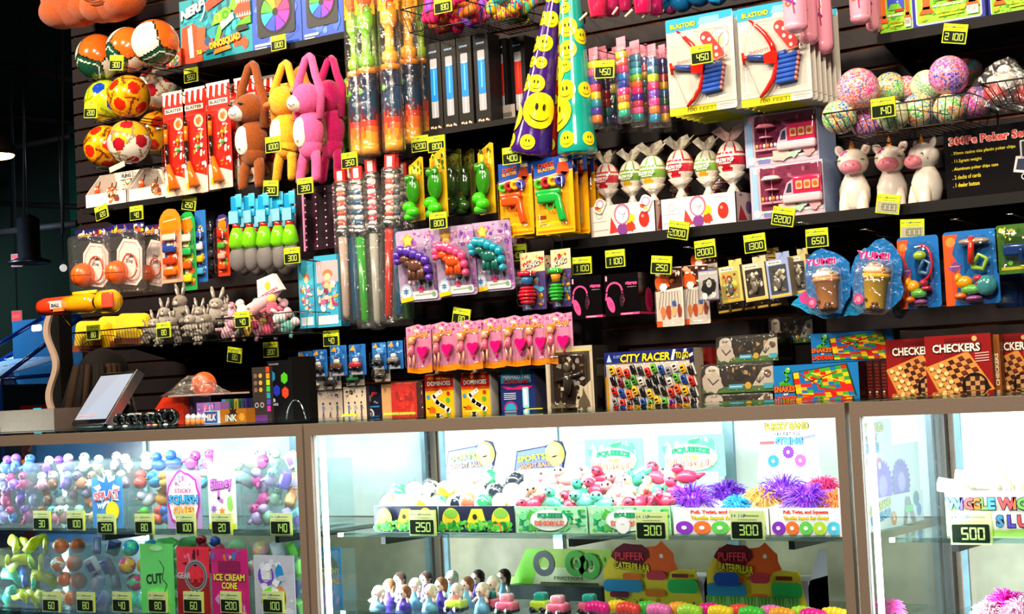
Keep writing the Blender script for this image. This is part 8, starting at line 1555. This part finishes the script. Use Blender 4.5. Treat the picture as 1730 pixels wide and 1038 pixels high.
def dnh(m,w,h,y):m.prism(rr(-w/2,0,w/2,h,.003),0,.002,'#78c898');m.clutter(-w/2,0,w/2,h,['#a8e0b8','#38986a','#c8ecd0','#58b088'],26,y,.5,6);m.disc(0,h*.46,w*.4,'#eef6ee',y-.0016,20,h*.32);m.otext('SQUEEZE',0,h*.64,h*.16,'#38b878','#186848',y-.002,w=w*.56,ob=.1,arc=.3);m.text('THE',0,h*.46,h*.09,'#e8c858',y-.0024,w=w*.2,bold=.08);m.otext('DINOSAUR',0,h*.3,h*.17,'#f0a890','#c86858',y-.002,w=w*.7,ob=.1,arc=-.3)
A3=disp(871,992,864,909,2.82,'dinosaur_tray','green jungle-print tray of squeeze dinosaurs, left one',dn_,'#b8e8c8',(988,1086,742,810,dnh));A4=disp(995,1133,864,911,2.82,'dinosaur_tray','green jungle-print tray of squeeze dinosaurs, right one with a 300 tag',dn_,'#b8e8c8',(1112,1224,735,806,dnh))
def fz(m,w,h,y):
 m.rect(-w/2,0,w/2,h,'#f4f0f0',y+.0004);m.text('Pull, Twist, and Squeeze',0,h*.84,h*.16,'#e83828',y,w=w*.62,bold=.05);m.otext('Tactile Input for Arms',0,h*.62,h*.15,'#f0e020','#c89008',y,w=w*.6,ob=.06)
 for k,c in enumerate(('#9038c8','#f07838','#68d058','#b8e048','#58c8e8')):m.disc(w*(-.38+.19*k),h*.26,w*.095,c,y-.001-.0002*k,18,h*.25);m.disc(w*(-.38+.19*k),h*.26,w*.03,'#f8f4f4',y-.003,10,h*.08)
def fzs(m,w,h,y):
 m.prism([(-w*.5,0),(w*.5,0),(w*.46,h*.55),(w*.5,h*.97),(w*.44,h),(-w*.36,h*.96)],0,.002,'#f8f8f8');m.otext('FUZZY BAND',w*.02,h*.86,h*.12,'#f0e048','#4a3c10',y,w=w*.66,ob=.1);m.otext('STRETCHY',w*.04,h*.74,h*.07,'#f8f8f8','#303a48',y,w=w*.42,ob=.12);m.otext('STRING',w*.04,h*.62,h*.12,'#58b8e0','#3848a0',y,w=w*.42,ob=.1);m.line([(-w*.4,h*.6),(-w*.2,h*.6)],.006,'#e05858',y);m.line([(w*.26,h*.66),(w*.44,h*.7)],.006,'#8888e0',y)
 for(x,z,c)in((.02,.44,'#7838b0'),(-.22,.3,'#3888d0'),(.2,.3,'#e85aa8')):m.poly(star(w*x,h*z,w*.1,14,.8),c,y);m.disc(w*x,h*z,w*.025,'#e8d8f0',y-.0006)
A5=disp(1137,1298,866,911,2.82,'fuzzy_band_tray','white tray of fuzzy string bands, left one with the 300 tag',fz,'#f4f0f0',None);A6=disp(1301,1424,866,912,2.82,'fuzzy_band_tray','white tray of fuzzy string bands, right one with the tall header card',fz,'#f4f0f0',(1275,1384,706,810,fzs))
t=thing('fuzzy_band_box','tall white FUZZY BAND box end seen through the left pane of the right case','boxed toy',(-1.228,2.80,SH1));bw,bh=.34,.20
m=M();m.box(-.02,0,0,bw,0,.085,'#f6f4f4');m.box(-.004,0,.0,bw*.62,.085,bh,'#f6f4f4');m.box(-.004,0,bw*.62,bw,.085,.15,'#f2f4f0');m.build('carton',PRINT,t)
m=M();T=Tr(.0012,0,0)@Rz(math.pi/2);y=-.001
m.otext('FUZZY BAND',bw*.27,.186,.016,'#f0e048','#6a5a28',y,w=.15,T=T,ob=.1);m.otext('STRETCHY',bw*.27,.168,.011,'#f8f8f8','#303a48',y,w=.10,T=T,ob=.12);m.otext('STRING',bw*.27,.150,.017,'#58b8e0','#3848a0',y,w=.10,T=T,ob=.1)
for(x,z,r_,c)in((.07,.126,.017,'#7838b0'),(.14,.116,.017,'#e868a8'),(.05,.102,.012,'#f0a878'),(.15,.078,.05,'#8a48d0'),(.24,.08,.045,'#7838c0')):m.poly(star(x,z,r_,24,.84),c,y-r_*.01,T=T);m.poly(star(x,z,r_*.45,20,.8),'#b890e8' if r_>.03 else '#f4e8f4',y-r_*.01-.0004,T=T)
m.rect(0,0,bw,.058,'#f6f4f0',y-.001,T=T);m.otext('FUZZY BAND',.12,.042,.014,'#f0e048','#88702c',y-.002,w=.12,T=T,rot=.12);m.otext('STRING',.13,.024,.015,'#58b8e0','#3848a0',y-.002,w=.09,T=T,rot=.12);m.disc(.19,.016,.013,'#f08838',y-.002,T=T);m.disc(.19,.016,.004,'#f8f0e8',y-.0024,T=T);m.poly([(.235,.0),(.25,.05),(.27,.05),(.3,0),(.28,0),(.262,.026),(.25,0)],'#98888a',y-.002,T=T);m.rect(.245,.022,.285,.034,'#68d068',y-.0024,T=T);m.disc(.305,.044,.014,'#2a6888',y-.002,T=T);m.disc(.315,.022,.012,'#2878d0',y-.002,T=T);m.rect(0,.0,.03,.03,'#e858b0',y-.002,T=T);m.build('side_printing',PRINT,t)
r=random.Random(21)
def heap(A,n,mk,rows):
 t,loc,w,h,d=A;k=0
 for j in range(rows):
  for i in range(n):mk((loc.x-w/2+w*(i+.5+r.uniform(-.2,.2))/n,loc.y+.03+.035*j+r.uniform(0,.01),loc.z+h*(.95+.42*j)+r.uniform(0,.008)),k);k+=1
def mkball(side):
 def f(p,k):
  t=thing('wrapped_ball','film-wrapped sports ball toy heaped in the %s grass-printed tray'%side,'ball',p,(r.uniform(-1,1),r.uniform(-1,1),r.uniform(-1,1)),group='wrapped balls in the %s tray'%side);c=r.choice(['#2a3038','#e8e8e8','#38a868','#f0c838','#e87858']);A,B=hx('#f4f4f0'),hx(c)
  m=M();m.ell((0,0,0),.021,c,lambda d:B if(d.x>.55 or d.z<-.6 or abs(d.y)<.12)else A,n=18);m.build('ball',GLOSS,t);m=M();m.prism(blob(0,0,.028,k,9,.25),-.002,.002,'#fff');m.build('wrapper',BAG,t)
 return f
heap(A1,4,mkball('left'),2);heap(A2,5,mkball('right'),3)
def mkdino(side):
 def f(p,k):
  c=r.choice(['#48b890','#e84868','#e8c0a0','#f0a0a0','#68c8b0','#c83858']);t=thing('squeeze_dinosaur','small soft dinosaur heaped in the %s jungle-print tray'%side,'toy',p,(r.uniform(-.4,.4),r.uniform(-.6,.6),r.uniform(-1.2,1.2)),group='soft dinosaurs in the %s tray'%side)
  m=M();m.ell((0,0,0),(.022,.014,.014),c,n=14);m.ell((-.018,-.004,.016),(.013,.010,.010),c,n=12);m.tube([(.018,0,0),(.036,0,.006)],[.008,.002],c,8)
  for q in range(4):m.ell((-.01+.009*q,0,.015),.004,'#f0e0d0',n=6)
  m.build('body',RUBBER,t);m=M();m.ell((-.024,-.011,.019),.003,'#181818',n=6);m.ell((-.012,-.013,.019),.003,'#181818',n=6);m.build('eye',GLOSS,t)
 return f
heap(A3,4,mkdino('left'),3);heap(A4,5,mkdino('right'),3)
def fuzz(p,R,c,label,grp,ring=True):
 t=thing('fuzzy_band',label,'toy',p,group=grp);m=M();rr_=random.Random(int(p[0]*1000));m.ell((0,0,0),(R*.55,R*.5,R*.4),c,n=14);m.build('core',RUBBER,t);m=M();A=hx(c);
 for k in range(230):
  a=rr_.uniform(0,6.28);u=rr_.uniform(-.4,1);q=math.sqrt(max(0,1-u*u));v=Vector((q*math.cos(a),q*math.sin(a)*.8,u*.75));s=rr_.uniform(.8,1.15);m.tube([v*R*.4,v*R*.85*s+Vector((0,0,R*.08)),v*R*1.15*s-Vector((0,0,R*.1))],[.0014,.0011,.0006],c,3,cap=False)
 m.build('bristles',RUBBER,t)
for(px,py,D,rp,c,lb)in((1168,846,2.88,40,'#7a2cc0','violet bristly fuzzy band, front left in the left fuzzy tray'),(1228,836,2.92,34,'#6a28b0','violet bristly fuzzy band, right side of the left fuzzy tray'),(1246,856,2.87,26,'#38a8e0','blue bristly fuzzy band low in the left fuzzy tray'),(1290,846,2.90,34,'#f0b860','pale orange bristly fuzzy band between the two violet groups'),(1322,832,2.92,42,'#7830c0','large violet bristly fuzzy band behind the right fuzzy tray front'),(1366,846,2.87,40,'#8838d0','violet bristly fuzzy band at the front of the right fuzzy tray'),(1412,852,2.88,32,'#f08848','orange bristly fuzzy band at the right end by the case post'),(1390,826,2.95,28,'#d83878','pink bristly fuzzy band behind, near the case post')):
 X,Z=W(px,py,D);fuzz((X,D,Z),rp/900,c,lb,'bristly fuzzy bands in the trays')
for a in((713,884,'250','on the left grass-printed tray'),(1100,889,'300','on the right dinosaur tray'),(1262,888,'300','on the left fuzzy band tray')):price_tag(a[0],a[1],a[2],a[3],D=2.81,hook=False,s=.95,case=True)
for px,lb in((1052,'left'),(1085,'right')):X,Z=W(px,888,2.812);m=M();m.disc(0,0,.016,'#f4f4f2',0,24);m.line([(-.004,.002),(.004,.002)],.001,'#a0a0a0',-.0004);tag(m.build('round_label',PRINT,loc=(X,2.812,Z)),'round white sticker on the right dinosaur tray, %s one of two'%lb,'label')
# --- middle case, lower shelf
Z2=.575;t=None
def brack(nm,label,px0,px1,pyt,pyb,D,fn,side='#b8a8b8',dp=.09,lean=0):
 loc,w,h=at((px0+px1)/2,(pyt+pyb)/2,px1-px0,pyb-pyt,D);loc.z=Z2;t=thing(nm,label,'display box',loc,(0,0,lean));m=M();m.box(-w/2,w/2,0,dp,0,h*.5,side);m.add([(w/2,0,0),(w/2,dp,0),(w/2,dp,h*.9),(w/2,dp*.6,h*.9),(w/2,0,h*.4)],[(0,1,2,3,4)],'#c8b8c8');m.build('carton',PRINT,t);m=M();fn(m,w,h,-.0008);m.build('printed_front',PRINT,t);return t
def pf(m,w,h,y):
 m.prism([(-w*.5,h*.1),(-w*.4,0),(w*.5,h*.0),(w*.42,h*.62),(w*.24,h*.64),(w*.2,h*.84),(w*.1,h*1.0),(-w*.02,h*.94),(-w*.36,h*.96),(-w*.5,h*.6)],y+.0002,y+.004,'#ecd034');m.poly(blob(w*.08,h*.76,w*.17,3,sz=.9),'#f06020',y-.0006);m.disc(w*.1,h*.84,w*.02,'#f8e8d8',y-.001)
 m.poly(blob(-w*.22,h*.82,w*.19,5,sz=.6),'#6a1020',y-.001);m.otext('PUFFER',-w*.22,h*.83,h*.13,'#e83848','#400810',y-.0014,w=w*.3,ob=.1);m.otext('CATERPILLAR',-w*.2,h*.66,h*.12,'#f0e028','#703008',y-.0014,w=w*.36,ob=.1,rot=-.08)
 for(x,z,sx,sz,c,a)in((-.3,.34,.2,.1,'#2888b8',-.4),(.3,.36,.15,.11,'#28b050',.05),(-.2,.5,.1,.05,'#e87018',-.1),(.04,.52,.1,.07,'#c83848',.5),(.02,.24,.1,.06,'#e0781c',-.6),(-.34,.2,.1,.05,'#701830',.1)):m.rrect(w*(x-sx),h*(z-sz),w*(x+sx),h*(z+sz),.01,c,y-.002);
 m.rect(w*.2,h*.5,w*.36,h*.56,'#702818',y-.003);m.clutter(-w*.4,0,w*.48,h*.16,['#308028','#58a038','#c89820','#205818'],24,y-.001,.5,2)
def pg(m,w,h,y):
 pf(m,w,h,y);m.rect(-w*.5,0,w*.42,h*.26,'#408030',y-.004)
 for k in range(40):x=-w*.5+w*.92*k/40;m.line([(x,0),(x+w*.02*math.sin(k),h*.25)],.0012,'#88b868',y-.0044)
 m.rrect(-w*.42,h*.4,-w*.16,h*.6,.012,'#1850b0',y-.0036)
brack('puffer_caterpillar_box','bright PUFFER CATERPILLAR box with an orange creature, left one',1018,1186,908,1012,3.0,pf);brack('puffer_caterpillar_box','dimmer PUFFER CATERPILLAR box with a grass strip, right one',1192,1362,905,1022,2.96,pg,'#a898a8')
def tf(m,w,h,y):m.prism([(-w*.5,0),(w*.5,0),(w*.5,h*1.2),(-w*.28,h*1.2)],y+.0003,y+.004,'#88a840');m.poly([(-w*.34,h*.3),(w*.5,h*.3),(w*.5,h*.75),(-w*.24,h*.75)],'#b0b890',y);m.poly([(-w*.5,0),(w*.5,0),(w*.5,h*.16),(-w*.46,h*.2)],'#78b820',y);m.poly([(-w*.5,0),(-w*.3,0),(-w*.1,h*1.2),(-w*.28,h*1.2)],'#68b818',y-.0004);m.text('FRICTION',w*.1,h*.5,h*.08,'#606048',y-.001,w=w*.26);m.rrect(-w*.16,h*.14,w*.38,h*.4,.004,'#303818',y-.0012);m.otext('LIGHT-UP TRUCK',w*.11,h*.27,h*.15,'#c8d038','#586018',y-.0018,w=w*.5,shear=.2,ob=.06);m.ring(-w*.12,h*.84,w*.05,w*.1,'#303840',y-.001);m.clutter(w*.1,h*.7,w*.46,h*1.1,['#48a838','#303838','#60604c','#287828'],20,y-.001,.5,3);m.ring(w*.18,h*.86,w*.05,w*.1,'#308828',y-.003);m.ring(w*.3,h*.8,w*.05,w*.1,'#308828',y-.003)
brack('light_up_truck_box','green LIGHT-UP TRUCK box at the back of the lower shelf',850,1032,918,988,3.08,tf,'#88a040',.05)
X,Z=W(935,1000,3.05);m=M();m.box(-.12,.12,0,.09,Z2,W(930,990,3.05)[1]-.001,'#16201e');tag(m.build('dark_riser',PRINT,loc=(X,3.05,0)),'dark riser block under the green truck box','box')
for i in range(15):
 k=i%5;j=i//5;px=638+44*k+18*j;py=1020-12*j-k*1.0;D=2.84+.06*j;X,Z=W(px,py,D);bl=(i%2==0)and j==0;t=thing('small_doll','small doll with %s hair in the lower case, %s row, %s from the left'%('white-blonde' if bl else 'brown',('front','second','back')[j],('first','second','third','fourth','fifth')[k]),'doll',(X,D,Z2),group='small dolls in the lower case');hh=Z-Z2+.02;hc='#e8dcc0' if(i%3==0 or bl)else('#7a4a2c' if j<2 else '#3c1c14')
 m=M();m.lathe([(.018,0),(.014,hh*.4),(.007,hh*.62),(.009,hh*.75),(.004,hh*.84)],'#78b8d8' if i%2==0 else '#5038a8',12);m.build('dress',RUBBER,t);m=M();m.ell((0,0,hh),(.0125,.012,.014),'#f0c8b0',n=14);m.tube([(-.009,0,hh*.74),(-.018,-.006,hh*.5)],.0035,'#f0d0c0',6);m.tube([(.009,0,hh*.74),(.018,-.006,hh*.5)],.0035,'#f0d0c0',6);m.build('head_and_arms',RUBBER,t)
 m=M();m.ell((.002,.004,hh+.004),(.0145,.0135,.0145),hc,n=12);m.tube([(.01,.004,hh),(.014,.0,hh*.7)],[.008,.003],hc,8);m.build('hair',PLUSH,t);m=M();m.ell((-.004,-.012,hh),.002,'#203040',n=6);m.ell((.004,-.012,hh),.002,'#203040',n=6);m.build('eye',GLOSS,t)
for i,px in enumerate((770,812,856,900,942,982)):
 X,Z=W(px,1026-i*.6,2.84);t=thing('toy_car','small pink toy car with a %s top in the lower case, %s'%(('lime' if i%2==0 else 'teal'),('first','second','third','fourth','fifth','sixth')[i]),'toy car',(X,2.84+.03*(i%2),Z2),group='small pink toy cars');m=M();m.rbox(-.02,.02,-.016,.02,.006,.026,.006,'#f06888' if i%3 else '#c8e848');m.build('body',GLOSS,t);m=M();m.rbox(-.013,.013,-.010,.014,.024,.042,.006,'#28a898' if i%2 else '#f0a0b0');m.build('cabin',GLOSS,t)
 for s in(-1,1):m=M();m.tube([(s*.012,-.018,.007),(s*.012,.02,.007)],.007,'#181818',10);m.build('wheel',RUBBER,t)
pal=['#f01890','#f8d820','#f04838','#48c838','#f878c0','#f8a828','#a8e038']
for i in range(16):px=1010+26*i;X,Z=W(px,1034+(i%3)*2,2.86);t=thing('puffer_toy','soft neon puffer creature at the foot of the lower middle case','toy',(X,2.86+.025*(i%2),Z2+.0),group='neon puffer creatures');m=M();[m.ell((-.018+.009*q,0,.016+.002*math.sin(q)),(.009,.012,.013),pal[i%7],n=10)for q in range(5)];m.build('body',RUBBER,t)
# --- right case
def wf(m,w,h,y):
 m.rect(-w/2,0,w/2,h,'#f4f4ee',y+.0004);m.poly([(-w/2,0),(w/2,0),(w/2,h*.24),(0,h*.14),(-w*.3,h*.2),(-w/2,h*.9)],'#a8e068',y)
 for s,z,x0_ in(('WIGGLE WIGGLE',.72,0),('SLUG',.34,.08)):
  for k,ch in enumerate(s):
   if ch!=' ':m.otext(ch,w*(-.42+.067*k)if z>.5 else w*(-.02+.1*k),h*z,h*.26,('#58a8e0','#6858d0','#f05858','#f07838','#78c858')[k%5],'#283048',y-.001,ob=.1,bold=.05)
def wh(m,w,h,y):m.prism([(-w*.5,0),(w*.5,0),(w*.5,h),(-w*.3,h)],0,.002,'#a8e070');m.text('SLUGS',w*.1,h*.5,h*.3,'#e8c8c8',y,w=w*.5,bold=.04);m.clutter(-w*.3,h*.1,w*.4,h*.4,['#d0f0a0','#88d058'],10,y,.5,2)
A7=disp(1597,1790,838,916,2.82,'wiggle_slug_box','white WIGGLE WIGGLE SLUG display tray with the 500 tag',wf,'#d8f0b8',(1680,1800,757,830,wh));price_tag(1640,893,'500','on the wiggle slug tray',D=2.81,hook=False,s=1.0,case=True)
for i in range(9):X,Z=W(1612+15*i,830-(i%3)*7,2.90+.03*(i%2));o=mini('strip',['#f4ecd8','#f8f0f0','#f0c8d8','#e8f0d0'][i%4],'#fff',.014,(X,2.90+.03*(i%2),Z),(0,.4*(-1)**i,.3*i),'pale stretchy slug heaped in the wiggle slug tray','pale slugs in the tray')
for i,(px,py,rp,c)in enumerate(((1672,1036,26,'#f8c0d8'),(1700,1022,34,'#f020b0'),(1726,1034,30,'#f8b8d8'),(1500,1030,26,'#f060b0'))):X,Z=W(px,py,2.86+.03*(i%2));fuzz((X,2.86+.03*(i%2),Z),rp/950,c,'hot pink bristly ball at the foot of the right case, %s'%('left','highest','right edge','alone near the case post')[i],'pink bristly balls in the right case')
HG=('red launcher cards','long-armed plush animals','bagged foam rockets','rainbow coloured packs on hooks','bow blister cards','pink inflatables hanging at the top right','yellow disc blaster cards','green squeeze toy cards','toy pony cards','bagged toy swords','spinner toy cards','black stereo headphone boxes','comic art cards','small figure boxes on hooks','blue bags with drink-shaped squishies','orange and blue toy set cards','pink doll cards','small blue vehicle cards','bagged mini basketball sets','tall narrow toy cards','blue and green toys with grey cups','pink edged packs','blue boxes beside the swords','pink toy pails at the top','inflatable smiley cones','dark blue packs at the right edge','dark cards beside the dolls')
bpy.context.view_layer.update();seen=[]
for o in sorted([o for o in SC.objects if not o.parent and o.get('group')in HG],key=lambda o:o.location.y):
 P_=[o.matrix_world@(c.matrix_local@Vector(v))for c in o.children for v in c.bound_box];zt=max(p.z for p in P_)-.004;x=o.location.x;y=o.location.y
 top=sorted(P_,key=lambda p:-p.z)[:8];x=sum(p.x for p in top)/len(top);y=max(o.location.y,min(p.y for p in P_)+.004)if 'plush' not in o['group']and 'cones' not in o['group']else o.location.y
 if any(abs(x-a)<.012 and abs(zt-b)<.03 for a,b in seen):continue
 seen.append((x,zt));m=M();m.tube([(0,0,.004),(0,.004,0),(0,WALL-y-.001,0)],.0015,'#222',4);tag(m.build('peg_hook',WIRE,loc=(x,y,zt)),'thin wire peg hook carrying one of the %s'%o['group'].replace(' on hooks','').replace(' hanging',''),'hook','peg hooks: '+o['group'])
